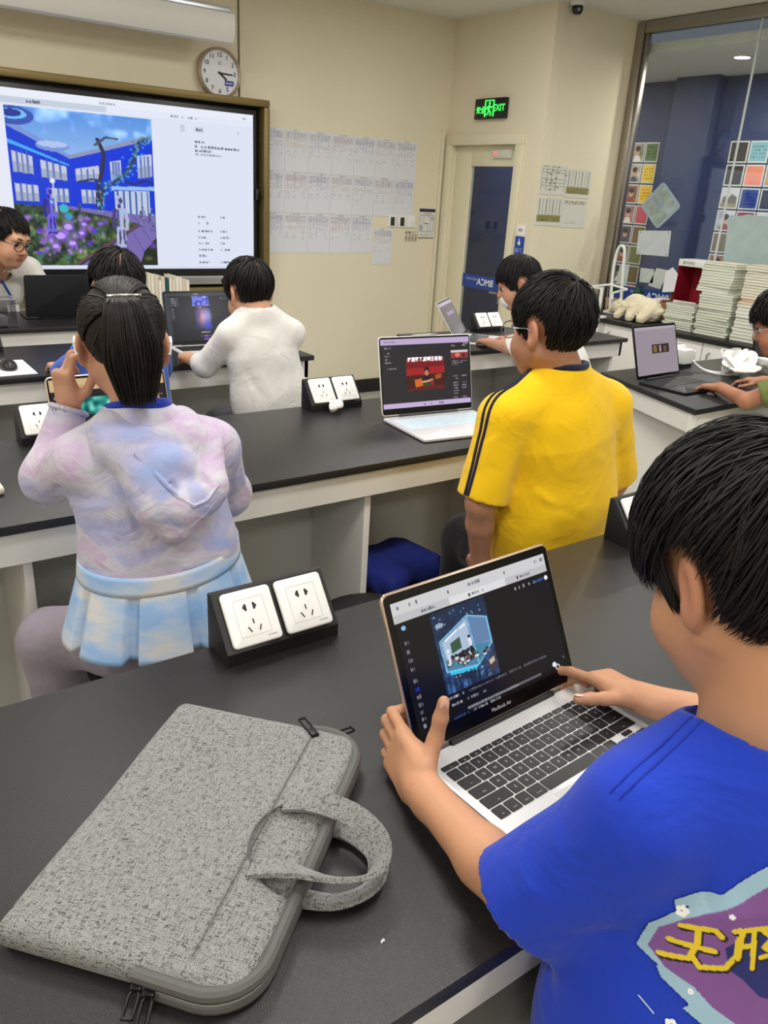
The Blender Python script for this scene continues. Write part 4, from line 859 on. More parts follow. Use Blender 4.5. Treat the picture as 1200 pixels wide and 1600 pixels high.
def img_yellow():
    p = ui_dark(150, 220, (44, 42, 46)); p.rect(0, 0, 1, .085, (190, 168, 206)); p.rect(0, .93, 1, 1, (196, 176, 214)); p.words(.42, .965, .74, .035, (70, 60, 90), .8, 1, .6); p.words(.04, .04, .16, .02, (110, 90, 130), .8, 2, .7)
    for v, a, b in ((.13, .04, .12), (.20, .04, .09), (.245, .04, .1), (.29, .04, .1), (.335, .04, .11), (.42, .05, .19), (.13, .79, .84), (.13, .92, .97), (.10, .93, .99)): p.words(a, v, b, .02, (190, 190, 196), .8, int(v * 100), .8)
    u0, u1, v0, v1 = .27, .70, .30, .76; S = lambda u, v: (u0 + (u1 - u0) * u, v0 + (v1 - v0) * v)
    p.rect(u0, v0, u1, v1, (122, 26, 32)); p.poly([S(0, .3), S(1, .26), S(1, .5), S(0, .54)], (160, 34, 40)); p.poly([S(0, .52), S(1, .48), S(1, 1), S(0, 1)], (70, 28, 26)); p.poly([S(.02, .93), S(.98, .86), S(.98, 1), S(.02, 1)], (96, 34, 30))
    p.disc(*S(.52, .38), .028, .055, (34, 22, 22)); p.disc(*S(.52, .46), .02, .045, (190, 130, 100)); p.poly([S(.40, .68), S(.46, .54), S(.60, .54), S(.66, .70), S(.6, .84), S(.42, .84)], (36, 28, 32)); p.poly([S(.20, .66), S(.38, .62), S(.42, .86), S(.22, .90)], (204, 106, 36)); p.poly([S(.74, .54), S(.92, .50), S(.90, .64), S(.76, .68)], (170, 84, 40)); p.line([S(.40, .74), S(.55, .72), S(.66, .68)], .03, (206, 150, 116)); p.disc(*S(.66, .78), .02, .04, (150, 40, 40)); p.disc(*S(.52, .84), .05, .03, (60, 66, 40))
    p.rect(.78, .20, .98, .32, (150, 50, 52)); p.rect(.78, .20, .98, .235, (210, 200, 206)); p.disc(.86, .27, .03, .03, (220, 120, 96)); p.disc(.93, .28, .02, .03, (90, 30, 36))
    for i, v in enumerate((.36, .385, .41)): p.words(.79, v, .97 - .05 * i, .018, (180, 180, 186), .7, 9 + i, .85)
    for i, v in enumerate((.58, .62, .68, .72, .76, .80, .845, .90)):
        p.words(.80, v, .855, .02, (180, 180, 186), .8, 30 + i, .9)
        if i not in (1, 5, 6): p.words(.90, v, .955, .02, (180, 180, 186), .8, 40 + i, .9)
    return p.a
lapY = laptop('open silver laptop with red picture on screen beside the boy in yellow', 1.69, 2.045, -6.0, 0.365, 0.262, 103, mat('bright_silver_plastic', (228, 228, 230), 0.35, metal=.3), img_yellow(), m_key=mat('backlit_pale_keys', (196, 214, 226), 0.4, emit=0.12), bez=(0.004, 0.02, 0.006))
for ch in lapY.children:
    if ch.name.startswith('lid'):
        MB().box(-0.05, 0.05, 0.262 * .985 + 0.003, 0.262 * .985 + 0.009, -0.0045, 0.001, 0.001).build('camera_tab', M_SILVER, ch)
        text('screen_headline', '打洞累了,就喝王老吉!', 0.0155, Matrix.Translation((-0.006, 0.183, 0.0022)), mat('headline_white', (240, 226, 240), 0.5, emit=0.9), ch, bold=0.0004, wide=0.95)
def img_girl():
    p = ui_dark(90, 150, (30, 28, 32)); p.rect(0, 0, 1, .16, (206, 176, 130)); p.words(.05, .1, .9, .03, (150, 120, 84), .7, 2, .7)
    n = noise2(90, 150, 6, 3); 
    for v0, v1 in ((.26, .48), (.64, .98)):
        m = (p.U > .24) & (p.U < .74) & (p.V > v0) & (p.V < v1); p.a[m] = (np.array([50, 150, 140]) / 255 + (n[..., None] - .5) * np.array([.9, .8, .7]))[m]
    for i in range(8): p.words(.03, .24 + .09 * i, .2, .035, (210, 208, 200), .8, i, .8)
    p.words(.25, .56, .7, .03, (200, 200, 196), .8, 20, .8); p.words(.8, .3, .97, .03, (180, 170, 150), .7, 22, .8)
    return p.a
laptop('open laptop with teal artwork on screen in front of the girl', 0.628, 2.03, 1.0, 0.312, 0.222, 106, M_GREYM, img_girl(), m_lid=mat('champagne_edge', (214, 200, 176), 0.3, metal=.8), bez=(0.004, 0.010, 0.006))
def img_white():
    p = ui_dark(110, 160, (24, 26, 36)); p.rect(0, 0, 1, .06, (60, 62, 74)); p.rect(0, .06, .07, 1, (54, 56, 68)); p.rect(.07, .1, .2, .28, (44, 46, 58)); p.words(.4, .03, .5, .03, (180, 182, 190), .8, 1, .9)
    for i in range(4): p.words(.09, .12 + .045 * i, .17, .025, (190, 190, 200), .8, i, .8)
    for i in range(5): p.words(.08, .34 + .05 * i, .12, .025, (170, 170, 180), .8, 10 + i, .9)
    m = (p.U > .38) & (p.U < .62) & (p.V > .07) & (p.V < .27); n = noise2(110, 160, 5, 2); p.a[m] = (np.array([110, 120, 220]) / 255 + (n[..., None] - .5) * np.array([.8, .6, .3]))[m]
    p.words(.40, .30, .50, .03, (200, 200, 210), .8, 31, .9); p.rect(.40, .34, .63, .76, (40, 44, 90)); p.glow(.52, .5, .12, .26, (236, 170, 196), 1); p.glow(.58, .48, .08, .2, (150, 160, 240), .9); p.glow(.58, .68, .08, .16, (60, 80, 220), .9); p.glow(.44, .45, .05, .14, (90, 60, 110), .8)
    p.words(.46, .82, .6, .04, (210, 210, 220), .8, 33, .9); p.words(.46, .90, .6, .04, (160, 160, 172), .8, 34, .9); p.rect(.5, .95, .6, .985, (120, 80, 210)); p.words(.78, .12, .95, .03, (170, 170, 180), .8, 35, .6)
    return p.a
laptop('open laptop with violet pictures on screen in front of the boy in white', 1.495, 3.46, -3.0, 0.345, 0.238, 104, mat('pale_silver_aluminium'), img_white(), m_lid=M_GREYM, bez=(0.004, 0.010, 0.006))
laptop('closed-back dark grey laptop on the teacher desk', 1.10, 4.405, 176.0, 0.325, 0.225, 106, M_GREYM, ui_dark(8, 8, (120, 124, 132)).a, logo='●')
p = ui_dark(60, 90, (112, 108, 112)); p.rect(.3, .3, .8, .4, (150, 130, 170)); p.words(.3, .35, .8, .06, (180, 160, 210), .9, 1, .9); p.rect(0, 0, 1, .1, (190, 180, 200))
laptop('thin silver laptop turned sideways on the table near the door', 2.865, 3.235, 38.0, 0.31, 0.22, 124, mat('pale_silver_aluminium'), p.a)
p = ui_dark(80, 110, (168, 156, 166)); p.rect(0, 0, 1, .06, (190, 180, 190)); p.rect(.38, .38, .80, .56, (60, 48, 44)); p.rect(.42, .40, .50, .54, (150, 110, 70)); p.rect(.56, .40, .60, .54, (190, 180, 170)); p.rect(.66, .42, .74, .54, (110, 90, 80)); p.words(.5, .33, .65, .02, (120, 110, 120), .8, 2, .8); p.words(.05, .12, .2, .02, (140, 130, 140), .8, 3, .8); p.words(.8, .92, .9, .02, (120, 110, 120), .8, 4, .8)
laptop('open black laptop with pale page on screen, used by the child on the right', 3.045, 2.11, 3.0, 0.325, 0.235, 108, mat('dark_graphite', (44, 44, 48), 0.4, metal=.4), p.a, em=0.8)
p = ui_dark(60, 80, (62, 58, 50)); p.rect(.25, .62, .8, .8, (220, 120, 50)); p.glow(.4, .7, .2, .1, (250, 190, 130), .8); p.words(.1, .1, .5, .04, (110, 104, 90), .8, 2, .7); p.words(.1, .3, .4, .04, (110, 104, 90), .8, 3, .7)
laptop('dark laptop with orange picture on screen at the right picture edge', 4.02, 2.16, 2.0, 0.31, 0.22, 102, M_GREYM, p.a, em=0.8)

# ------------------------------------------------------------------ grey laptop bag
M_HEATH = mat('grey_heather_fabric', (140, 141, 139), 0.9, sheen=0.15)
def heather(m):
    N = m.node_tree.nodes; L = m.node_tree.links; b = N['Principled BSDF']; tc = N.new('ShaderNodeTexCoord'); out = []
    for sc in ((110, 1100, 500), (1100, 110, 500)):
        mp = N.new('ShaderNodeMapping'); mp.inputs['Scale'].default_value = sc; n = N.new('ShaderNodeTexNoise'); n.inputs['Scale'].default_value = 1.0; n.inputs['Detail'].default_value = 2
        L.new(tc.outputs['Object'], mp.inputs[0]); L.new(mp.outputs[0], n.inputs['Vector']); out.append(n.outputs['Fac'])
    a = N.new('ShaderNodeMath'); a.operation = 'ADD'; L.new(out[0], a.inputs[0]); L.new(out[1], a.inputs[1])
    cr = N.new('ShaderNodeValToRGB'); L.new(a.outputs[0], cr.inputs[0]); cr.color_ramp.elements[0].position = 0.72; cr.color_ramp.elements[1].position = 1.28
    cr.color_ramp.elements[0].color = (*lin((62, 64, 64)), 1); cr.color_ramp.elements[1].color = (*lin((150, 152, 150)), 1)
    e = cr.color_ramp.elements.new(1.0); e.color = (*lin((86, 88, 87)), 1)
    mr = N.new('ShaderNodeMath'); mr.operation = 'MULTIPLY'; mr.inputs[1].default_value = 0.5
    L.new(a.outputs[0], mr.inputs[0]); L.new(mr.outputs[0], cr.inputs[0])
    for i, pz in enumerate((0.42, 0.51, 0.66)): cr.color_ramp.elements[i].position = pz
    L.new(cr.outputs[0], b.inputs['Base Color']); bp = N.new('ShaderNodeBump'); bp.inputs['Strength'].default_value = 0.5; bp.inputs['Distance'].default_value = 0.001; L.new(a.outputs[0], bp.inputs['Height']); L.new(bp.outputs[0], b.inputs['Normal'])
heather(M_HEATH)
bag = thing('laptop_bag', 'grey heather fabric laptop bag with two carry handles on the near table', 'bag', (0.278, 0.677, TZ), math.atan2(0.649, 0.76))
BU, BV, BT = 0.194, 0.132, 0.034        # half length (x), half width (y, handles at -y), thickness
g = SDF((-0.22, -0.16, -0.004), (0.22, 0.16, 0.05), 0.0026)
g.rbox((0, 0, 0.0155), (BU, BV, 0.0155), 0.0145, k=0.004)
g.disp(lambda x, y, z: -0.0035 * np.clip(1 - (x / BU) ** 2, 0, 1) * np.clip(1 - (y / BV) ** 2, 0, 1) * (z > 0.012) + 0.0012 * smooth_noise((x, y, z * 0), 22, 5) * (z > 0.01) - 0.0006 * smooth_noise((x, y, z * 0), 60, 8) * (z > 0.01))
# rounded outline at the zipped corners, pocket edge step
for sx in (-1, 1):
    c = V(sx * (BU - 0.05), -(BV - 0.05)); g.disp(lambda x, y, z, c=c, sx=sx: np.where(((x - c[0]) * sx > 0) & (y < c[1]), np.maximum(np.hypot(x - c[0], y - c[1]) - 0.05, 0) * 1.2, 0))
g.disp(lambda x, y, z: np.where((z > 0.022) & (np.abs(y + 0.068) < 0.0035), 0.0022 * (1 - np.abs(y + 0.068) / 0.0035), 0))
g.disp(lambda x, y, z: np.where((z > 0.02) & (y < -0.056) & (((x + 0.006) / 0.074) ** 2 + ((y + BV + 0.004) / 0.074) ** 2 < 1), 0.007, 0))
g.disp(lambda x, y, z: np.where((z > 0.012) & (np.abs(x + BU - 0.03) < 0.003), 0.002 * (1 - np.abs(x + BU - 0.03) / 0.003), 0))
P_, F_ = g.polygons(); raw('body', P_, F_, M_HEATH, bag)
M_PIPE = mat('grey_rubber_piping', (84, 85, 83), 0.6); M_ZIP = mat('black_zip_metal', (26, 26, 27), 0.35, metal=.5)
def arc(c, r, a0, a1, n=8): return [(c[0] + r * math.cos(math.radians(a0 + (a1 - a0) * k / n)), c[1] + r * math.sin(math.radians(a0 + (a1 - a0) * k / n))) for k in range(n + 1)]
path = [(-BU, -BV + 0.11)] + arc((-BU + .05, -BV + .05), .052, 180, 270) + arc((BU - .05, -BV + .05), .052, 270, 360) + [(BU, -BV + 0.07)]
MB().tube([(x, y, 0.0235) for x, y in path], 0.0075, 10).build('piping', M_PIPE, bag); MB().tube([(x, y, 0.008) for x, y in path], 0.0065, 10).build('piping', M_PIPE, bag)
MB().tube([(x * 1.003, y * 1.003, 0.0155) for x, y in path], 0.0042, 8).build('zip_tape', mat('silver_zip_lining', (150, 152, 154), 0.45), bag)
MB().tube([(x, -0.068, 0.0335 + 0.001 * math.cos(x * 8)) for x in np.linspace(-0.17, 0.176, 14)], 0.0007, 6).build('pocket_seam', M_PIPE, bag)
rim = [(-0.006 + 0.075 * math.cos(math.radians(a)), -BV - 0.004 + 0.075 * math.sin(math.radians(a)), 0.0345 - 0.006 * abs(math.cos(math.radians(a))) ** 3) for a in range(14, 167, 8)]
MB().tube(rim, 0.0012, 6).build('pocket_rim', M_PIPE, bag)
def ribbon(name, pts, wid, th, wdir):
    P = [V(p) for p in pts]; vs = []; W = [unit(w) for w in wdir]
    n = len(P); b = MB(); ring = []
    for i in range(n):
        t = unit(P[min(i + 1, n - 1)] - P[max(i - 1, 0)]); w = unit(W[i] - t * (W[i] @ t)); nn = np.cross(t, w)
        sec = [(-1, -1), (-0.5, -1.25), (0.5, -1.25), (1, -1), (1, 1), (0.5, 1.25), (-0.5, 1.25), (-1, 1)]
        ring.append([b.bm.verts.new(P[i] + w * wid / 2 * a + nn * th / 2 * c) for a, c in sec])
    for a, c in zip(ring[:-1], ring[1:]):
        for k in range(8): b.bm.faces.new((a[k], a[(k + 1) % 8], c[(k + 1) % 8], c[k]))
    b.bm.faces.new(ring[0][::-1]); b.bm.faces.new(ring[-1]); return b.build(name, M_HEATH, bag)
def bez(pts, n=22):
    pts = [V(p) for p in pts]; out = []
    m = len(pts) - 1
    for i in range(n):        # Catmull-Rom through pts
        t = i / (n - 1) * m; k = min(int(t), m - 1); f = t - k
        p0, p1, p2, p3 = pts[max(k - 1, 0)], pts[k], pts[k + 1], pts[min(k + 2, m)]
        out.append(0.5 * ((2 * p1) + (p2 - p0) * f + (2 * p0 - 5 * p1 + 4 * p2 - p3) * f * f + (3 * p1 - p0 - 3 * p2 + p3) * f ** 3))
    return out
hp = bez([(0.046, -0.078, 0.031), (0.046, -0.115, 0.042), (0.034, -0.165, 0.047), (0.005, -0.203, 0.044), (-0.028, -0.206, 0.036), (-0.052, -0.172, 0.040), (-0.057, -0.12, 0.043), (-0.056, -0.078, 0.032)], 30)
wd_ = [unit(V(1, 0.0, 0.15)) if i in (0,) else V(math.cos(math.pi * i / 29) * 1.0, -math.sin(math.pi * i / 29) * 0.8, 0.9 * math.sin(math.pi * i / 29)) for i in range(30)]
ribbon('handle', hp, 0.026, 0.005, wd_)
hp2 = bez([(0.048, -0.125, 0.009), (0.046, -0.16, 0.010), (0.022, -0.196, 0.012), (-0.022, -0.203, 0.012), (-0.052, -0.172, 0.010), (-0.058, -0.125, 0.009)], 24)
ribbon('handle', hp2, 0.024, 0.004, [V(math.cos(math.pi * i / 23), -math.sin(math.pi * i / 23) * .8, .45 * math.sin(math.pi * i / 23)) for i in range(24)])
def pull(x, y, z, dx, dy):
    d = unit(V(dx, dy, 0)); q = MB(); n = V(-d[1], d[0], 0); c = V(x, y, z)
    q.box(-0.008, 0.008, -0.005, 0.005, -0.003, 0.003, 0.001, M=basis(d, n, (0, 0, 1), c))
    for s in (-1, 1): q.tube([c + d * 0.006 + n * 0.002 * s, c + d * 0.012 + n * 0.0045 * s, c + d * 0.034 + n * 0.0045 * s - V(0, 0, .001)], 0.0016, 6)
    q.tube([c + d * 0.034 + n * 0.0045, c + d * 0.034 - n * 0.0045], 0.0018, 6); q.build('zip_pull', M_ZIP, bag)
pull(0.176, -0.068, 0.034, 0.5, 0.5); pull(BU + 0.004, -BV + 0.045, 0.016, 0.6, -0.5); pull(-BU - 0.004, -BV + 0.105, 0.018, -1, -0.25); pull(-BU - 0.005, -BV + 0.092, 0.016, -1, -0.3)
# water mark on the table
q = MB(); q.lathe([(0, 0.0006), (0.006, 0.0006), (0.0105, 0.0004), (0.0125, 0.0001)], 20); o = q.build('water_drop', glass_mat('water', (0.97, 0.97, 0.97)), None, (0.378, 0.449, TZ + 0.0002)); tag(o, 'small clear water drop on the table right of the grey bag', 'water drop')
# ------------------------------------------------------------------ stools
STOOL = None
def stool(x, y, z, label):
    t = thing('stool', label, 'stool', (x, y, 0), group='round black stools')
    MB().lathe([(0, z - 0.045), (0.135, z - 0.045), (0.155, z - 0.035), (0.16, z - 0.015), (0.15, z - 0.003), (0.12, z), (0, z)], 36).build('seat', mat('black_stool_seat', (26, 26, 28), 0.45), t)
    MB().lathe([(0.024, 0.03), (0.024, z - 0.044)], 16).build('column', M_CHROME, t)
    MB().lathe([(0, 0.0), (0.18, 0.0), (0.18, 0.012), (0.04, 0.03), (0.024, 0.05)], 32).build('foot_plate', M_CHROME, t)
    return t
stool(0.535, 1.535, 0.548, 'round black stool under the girl in the lavender jacket')
stool(1.10, 1.50, 0.50, 'empty round black stool behind the large socket box')
stool(1.60, 1.37, 0.535, 'round black stool under the boy in yellow')
stool(0.63, 0.245, 0.565, 'round black stool under the foreground boy')
stool(1.43, 1.86, 0.41, 'low round black stool tucked under the middle table')
stool(1.46, 2.71, 0.535, 'round black stool under the boy in white')
stool(0.872, 2.70, 0.535, 'round black stool under the boy with blue shirt further back')
stool(3.10, 2.60, 0.535, 'round black stool under the child near the door')
stool(3.20, 1.44, 0.535, 'round black stool under the child at the right picture edge')
stool(0.85, 5.04, 0.51, 'round black stool behind the teacher desk')
# folded blue jacket on the low stool
g = SDF((1.24, 1.68, 0.40), (1.62, 2.04, 0.52), 0.006)
g.rbox((1.43, 1.86, 0.435), (0.15, 0.13, 0.026), 0.022, k=0.02); g.rbox((1.40, 1.80, 0.455), (0.13, 0.085, 0.03), 0.026, np.array(Matrix.Rotation(0.3, 3, 'Z')), k=0.02)
g.disp(lambda x, y, z: 0.006 * smooth_noise((x, y, z), 45, 3)); P_, F_ = g.polygons(); P_ = P_ - V(1.43, 1.86, 0.412); P_[:, 2] = np.maximum(P_[:, 2], 0)
o = raw('folded_jacket', P_, F_, mat('royal_blue_cloth', (22, 40, 130), 0.85), None, loc=(1.43, 1.86, 0.4105)); tag(o, 'crumpled dark blue jacket lying on the low stool under the middle table', 'jacket')
# ------------------------------------------------------------------ tissue, paper, mouse, container, files
def crumple(name, label, cat, c, r, seed, m, amp=0.35, flat=0.7, h=0.003, sc=None):
    c = V(c); g = SDF(c - V(r) * 1.7, c + V(r) * 1.7, h); rs = np.random.RandomState(seed); r = V(r)
    for k in range(7): g.ell(c + rs.uniform(-.55, .55, 3) * r * V(1, 1, .5), r * rs.uniform(.3, .6, 3), np.linalg.qr(rs.normal(size=(3, 3)))[0], k=0.006)
    s = sc or 2.6 / min(r); g.disp(lambda x, y, z: amp * min(r) * 0.5 * np.abs(smooth_noise((x, y, z), s, seed)) + amp * min(r) * .25 * np.abs(smooth_noise((x, y, z), s * 2.1, seed + 1)) - amp * min(r) * .3)
    P, F = g.polygons(); z0 = P[:, 2].min(); P = P - V(c[0], c[1], z0); o = raw(name, P, F, m, None, loc=(c[0], c[1], TZ + 0.0005)); return tag(o, label, cat)
crumple('crumpled_tissue', 'small crumpled white tissue in front of the socket box left of the silver laptop', 'tissue', (1.425, 2.225, 0.88), (0.038, 0.028, 0.022), 4, mat('tissue_white', (238, 238, 238), 0.85))
t = thing('tissue_packet', 'white folded packet lying on the middle table at the left picture edge', 'packet', (0.262, 1.95, TZ))
MB().box(-0.065, 0.055, -0.05, 0.06, 0.0, 0.022, 0.009, 3).build('packet', mat('cream_wrap', (232, 226, 208), 0.5, bump=(60, .4)), t); MB().box(-0.06, 0.05, -0.004, 0.004, 0.0215, 0.0235, 0.0009).build('opening_seal', mat('seal_white', (246, 246, 246), .5), t)
o = MB().prism([(-0.16, -0.15), (0.11, -0.14), (0.115, 0.13), (-0.15, 0.15)], 0, 0.0012).build('mouse_mat_paper', M_PAPER, None, (0.58, 3.29, TZ + 0.0003)); tag(o, 'white sheet of paper under the black mouse', 'paper')
ms = thing('computer_mouse', 'black wired mouse on a white sheet at the left picture edge', 'mouse', (0.612, 3.27, TZ + 0.002))
g = SDF((-0.05, -0.07, -0.005), (0.05, 0.07, 0.05), 0.0028); g.ell((0, 0, 0.008), (0.031, 0.055, 0.028), k=0.004); g.plane((0, 0, 0), (0, 0, -1), 0.003); P_, F_ = g.polygons(); raw('shell', P_, F_, M_BLACKP, ms)
MB().tube(bez([(0, 0.052, 0.01), (-0.01, 0.12, 0.004), (-0.05, 0.20, 0.05), (-0.09, 0.18, 0.07), (-0.12, 0.30, 0.003)], 24), 0.002, 6).build('cable', M_BLACKP, ms); MB().box(-0.003, 0.003, 0.02, 0.042, 0.026, 0.034, 0.001).build('scroll_wheel', M_GREYM, ms)
ct = thing('storage_tub', 'grey translucent plastic tub on the teacher desk at the left picture edge', 'tub', (0.765, 4.26, TZ))
mt = glass_mat('smoky_plastic', (0.86, 0.86, 0.88), .8); q = MB()
for a in ((-.085, .085, -.07, .07, 0, .003), (-.085, .085, -.07, -.067, .003, .13), (-.085, .085, .067, .07, .003, .13), (-.085, -.082, -.067, .067, .003, .13), (.082, .085, -.067, .067, .003, .13)): q.box(*a)
q.build('tub', mt, ct); q = MB()
for a in ((-.09, .09, -.076, -.067, .13, .136), (-.09, .09, .067, .076, .13, .136), (-.09, -.082, -.067, .067, .13, .136), (.082, .09, -.067, .067, .13, .136)): q.box(*a, 0.002)
q.build('rim', mat('grey_plastic_rim', (150, 150, 154), .4), ct); MB().box(-.06, .05, -.05, .05, .004, .05, .006).build('contents', mat('grey_paper_mass', (120, 118, 122), .7), ct)
cols = [(226, 218, 196), (230, 224, 206), (214, 206, 186), (236, 232, 220), (222, 214, 190), (30, 74, 74), (232, 228, 214), (220, 212, 194), (228, 222, 204), (234, 230, 218), (212, 200, 176), (226, 220, 204)]
x = 1.585
for i, c in enumerate(cols):
    w = 0.015 + 0.007 * ((i * 7) % 3) / 2; hgt = 0.205 - 0.02 * ((i * 5) % 4) / 3 if i > 2 else 0.225 - 0.006 * i
    nm = ('thick cream', 'light ivory', 'beige', 'white', 'buff', 'dark teal', 'off white', 'sand', 'pale cream', 'chalk white', 'tan', 'ivory grey')[i]
    t = thing('upright_file', nm + ' file standing in the row of files behind the laptops', 'file', (x + w / 2, 4.5, TZ), group='files standing on the teacher desk')
    me = mat('file_%d' % i, c, 0.6)
    q = MB(); q.box(-w / 2 + .0005, w / 2 - .0005, -0.085, -0.083, 0, hgt); q.box(-w / 2 + .0005, -w / 2 + .002, -0.083, 0.085, 0, hgt); q.box(w / 2 - .002, w / 2 - .0005, -0.083, 0.085, 0, hgt); q.build('cover', me, t)
    MB().box(-w / 2 + .002, w / 2 - .002, -0.082, 0.08, 0.004, hgt - 0.006).build('pages', mat('page_block', (236, 232, 220), .8), t)
    MB().lathe([(0, 0), (0.004, 0)], 10, basis((1, 0, 0), (0, 0, 1), (0, -1, 0), (0, -0.0855, 0.035))).build('finger_hole', M_INK, t); x += w + 0.0015
# ------------------------------------------------------------------ side cabinet: bear, books, boxes, lamp
br = thing('plush_bear', 'cream plush polar bear lying on the side cabinet', 'plush toy', (4.90, 3.68, 0.80))
g = SDF((-0.13, -0.25, -0.01), (0.13, 0.25, 0.22), 0.0045)
g.ell((0, -0.08, 0.085), (0.075, 0.12, 0.085), k=.02); g.ell((0, 0.02, 0.11), (0.07, 0.09, 0.075), k=.03); g.ell((-0.01, 0.15, 0.075), (0.058, 0.07, 0.052), k=.02); g.ell((-0.02, 0.205, 0.055), (0.032, 0.035, 0.028), k=.02)
g.ell((0.03, 0.13, 0.125), (0.016, 0.012, 0.018), k=.01); g.ell((-0.05, 0.13, 0.122), (0.014, 0.012, 0.018), k=.01)
g.rc((-0.055, 0.07, 0.09), (-0.085, 0.10, 0.03), .033, .03, .012); g.rc((-0.06, 0.0, 0.09), (-0.09, -0.01, 0.03), .035, .032, .012); g.rc((-0.05, -0.13, 0.08), (-0.09, -0.11, 0.035), .045, .036, .012); g.rc((0.05, -0.13, 0.07), (0.08, -0.11, 0.033), .045, .034, .012); g.rc((0.05, 0.06, 0.08), (0.08, 0.09, 0.03), .033, .03, .012); g.ell((0, -0.205, 0.09), (.022, .022, .022), k=.01)
g.disp(lambda x, y, z: .0022 * smooth_noise((x, y, z), 260, 2)); g.plane((0, 0, 0.001), (0, 0, -1), .004)
P_, F_ = g.polygons(); raw('body', P_, F_, mat('cream_plush', (240, 230, 200), 0.95, bump=(300, .6), sheen=.4), br)
for x, y, z in ((-0.052, 0.185, 0.092), (0.008, 0.19, 0.094)): MB().lathe([(0, -.006), (.005, -.003), (.006, 0), (.005, .003), (0, .006)], 12, Matrix.Translation((x, y, z))).build('eye', M_INK, br)
MB().lathe([(0, -.009), (.009, -.004), (.01, 0), (.008, .005), (0, .008)], 12, Matrix.Translation((-0.03, 0.238, 0.062))).build('nose', M_INK, br)
NTH = ['lowest'] + [w + ' from the bottom' for w in 'second third fourth fifth sixth seventh eighth ninth tenth eleventh twelfth thirteenth fourteenth fifteenth sixteenth seventeenth eighteenth nineteenth twentieth twenty-first twenty-second twenty-third twenty-fourth twenty-fifth twenty-sixth twenty-seventh twenty-eighth'.split()]
rb = np.random.RandomState(11); BK = {}
def book(x, y, z, dx, dy, th, col, rz, label, grp):
    k = (dx, dy, th, col)
    if k not in BK:
        q = MB(); q.box(-dx / 2, dx / 2, -dy / 2, dy / 2, 0, .0013); q.box(-dx / 2, dx / 2, -dy / 2, dy / 2, th - .0013, th); q.box(dx / 2 - .0013, dx / 2, -dy / 2, dy / 2, .0013, th - .0013)
        cv = q.mesh('cover', False); cv.materials.append(mat('book_%d_%d_%d' % col, col, .55)); pg = MB().box(-dx / 2 + .003, dx / 2 - .0014, -dy / 2 + .002, dy / 2 - .002, .0014, th - .0014).mesh('pages', False); pg.materials.append(mat('book_pages', (226, 228, 214), .85, vary=(40, .04))); BK[k] = (cv, pg)
    t = thing('book', label, 'book', (x, y, z), rz, grp); link('cover', BK[k][0], t); link('pages', BK[k][1], t)
PAL = [(196, 206, 186), (210, 214, 200), (176, 190, 166), (222, 222, 214), (150, 166, 146), (214, 206, 180)]
def stack(sname, x, y, z0, n, dx, dy, th, pal=PAL, jit=.008, start=0, drift=0.0):
    z = z0
    for i in range(n):
        c = pal[rb.randint(len(pal))]; yy = y + rb.uniform(-jit, jit) + drift * i; xx = x + rb.uniform(-.006, .006)
        book(xx, yy, z, dx, dy, th, c, rb.uniform(-.04, .04), 'pale book %s in the %s' % (NTH[start + i], sname), sname); z += th + .0004
    return z
stack('short book stack beside the bear', 4.95, 3.315, 0.80, 11, .18, .225, .0145)
zz = stack('tallest book stack in the middle', 4.95, 3.06, 0.80, 16, .18, .24, .0165); stack('tallest book stack in the middle', 4.96, 3.105, zz, 11, .18, .235, .0165, start=16, drift=-.002)
zz = stack('right hand book stack', 4.95, 2.79, 0.80, 11, .18, .235, .0205, [(224, 226, 222), (206, 212, 200), (214, 206, 204)])
book(4.95, 2.79, zz, .18, .225, .014, (236, 150, 60), .03, 'orange and yellow covered book in the right hand book stack', 'right hand book stack'); zz += .0145
stack('right hand book stack', 4.96, 2.80, zz, 13, .17, .20, .0165, [(200, 186, 150), (214, 202, 172), (206, 190, 170), (222, 190, 160)], start=12, jit=.004)
rbx = thing('magazine_box', 'open red magazine box with white top standing behind the books', 'box', (5.13, 3.40, 0.80))
q = MB(); q.box(-.10, .09, -.10, -.096, 0, .44); q.box(-.10, .09, .096, .10, 0, .44); q.box(.086, .09, -.096, .096, 0, .44); q.box(-.10, .09, -.096, .096, 0, .004); q.build('shell', mat('deep_red_card', (150, 22, 40), .5), rbx)
MB().box(-.102, .092, -.102, .102, .40, .445, .002).build('white_lid', M_WHITEP, rbx); MB().box(-.103, -.099, -.09, .09, .10, .17, .001).build('white_label', M_WHITEP, rbx); text('lid_lettering', 'BOOKS', .028, FX(0.02, .422, -.1035), M_INK, rbx); MB().box(-.1045, -.103, .05, .07, .125, .145).build('label_mark', M_INK, rbx)
cb = thing('cardboard_box', 'open brown cardboard box with raised flap between bear and red box', 'box', (5.12, 3.615, 0.80))
q = MB(); q.box(-.09, .09, -.09, -.086, 0, .14); q.box(-.09, .09, .086, .09, 0, .14); q.box(-.09, -.086, -.086, .086, 0, .14); q.box(.086, .09, -.086, .086, 0, .14); q.box(-.086, .086, -.086, .086, 0, .004); q.build('carton', mat('brown_cardboard', (150, 112, 68), .8), cb)
MB().box(-.088, .06, -.094, -.091, .02, .24, .001).build('flap', MATS['brown_cardboard'], cb); MB().box(-.07, .07, .0, .07, .10, .155, .01).build('white_contents', M_WHITEP, cb); MB().box(-.07, .07, -.075, -.01, .08, .15, .006).build('red_contents', mat('dark_red_card', (110, 26, 34), .6), cb)
o = MB().prism([(-.05, -.09), (.045, -.075), (.05, .045), (-.0, .085), (-.05, .05)], 0, .002, 0, FX(3.525, 1.10, 5.005)).build('paper_scrap', M_PAPER); tag(o, 'torn white paper scrap standing against the cardboard flap', 'paper')
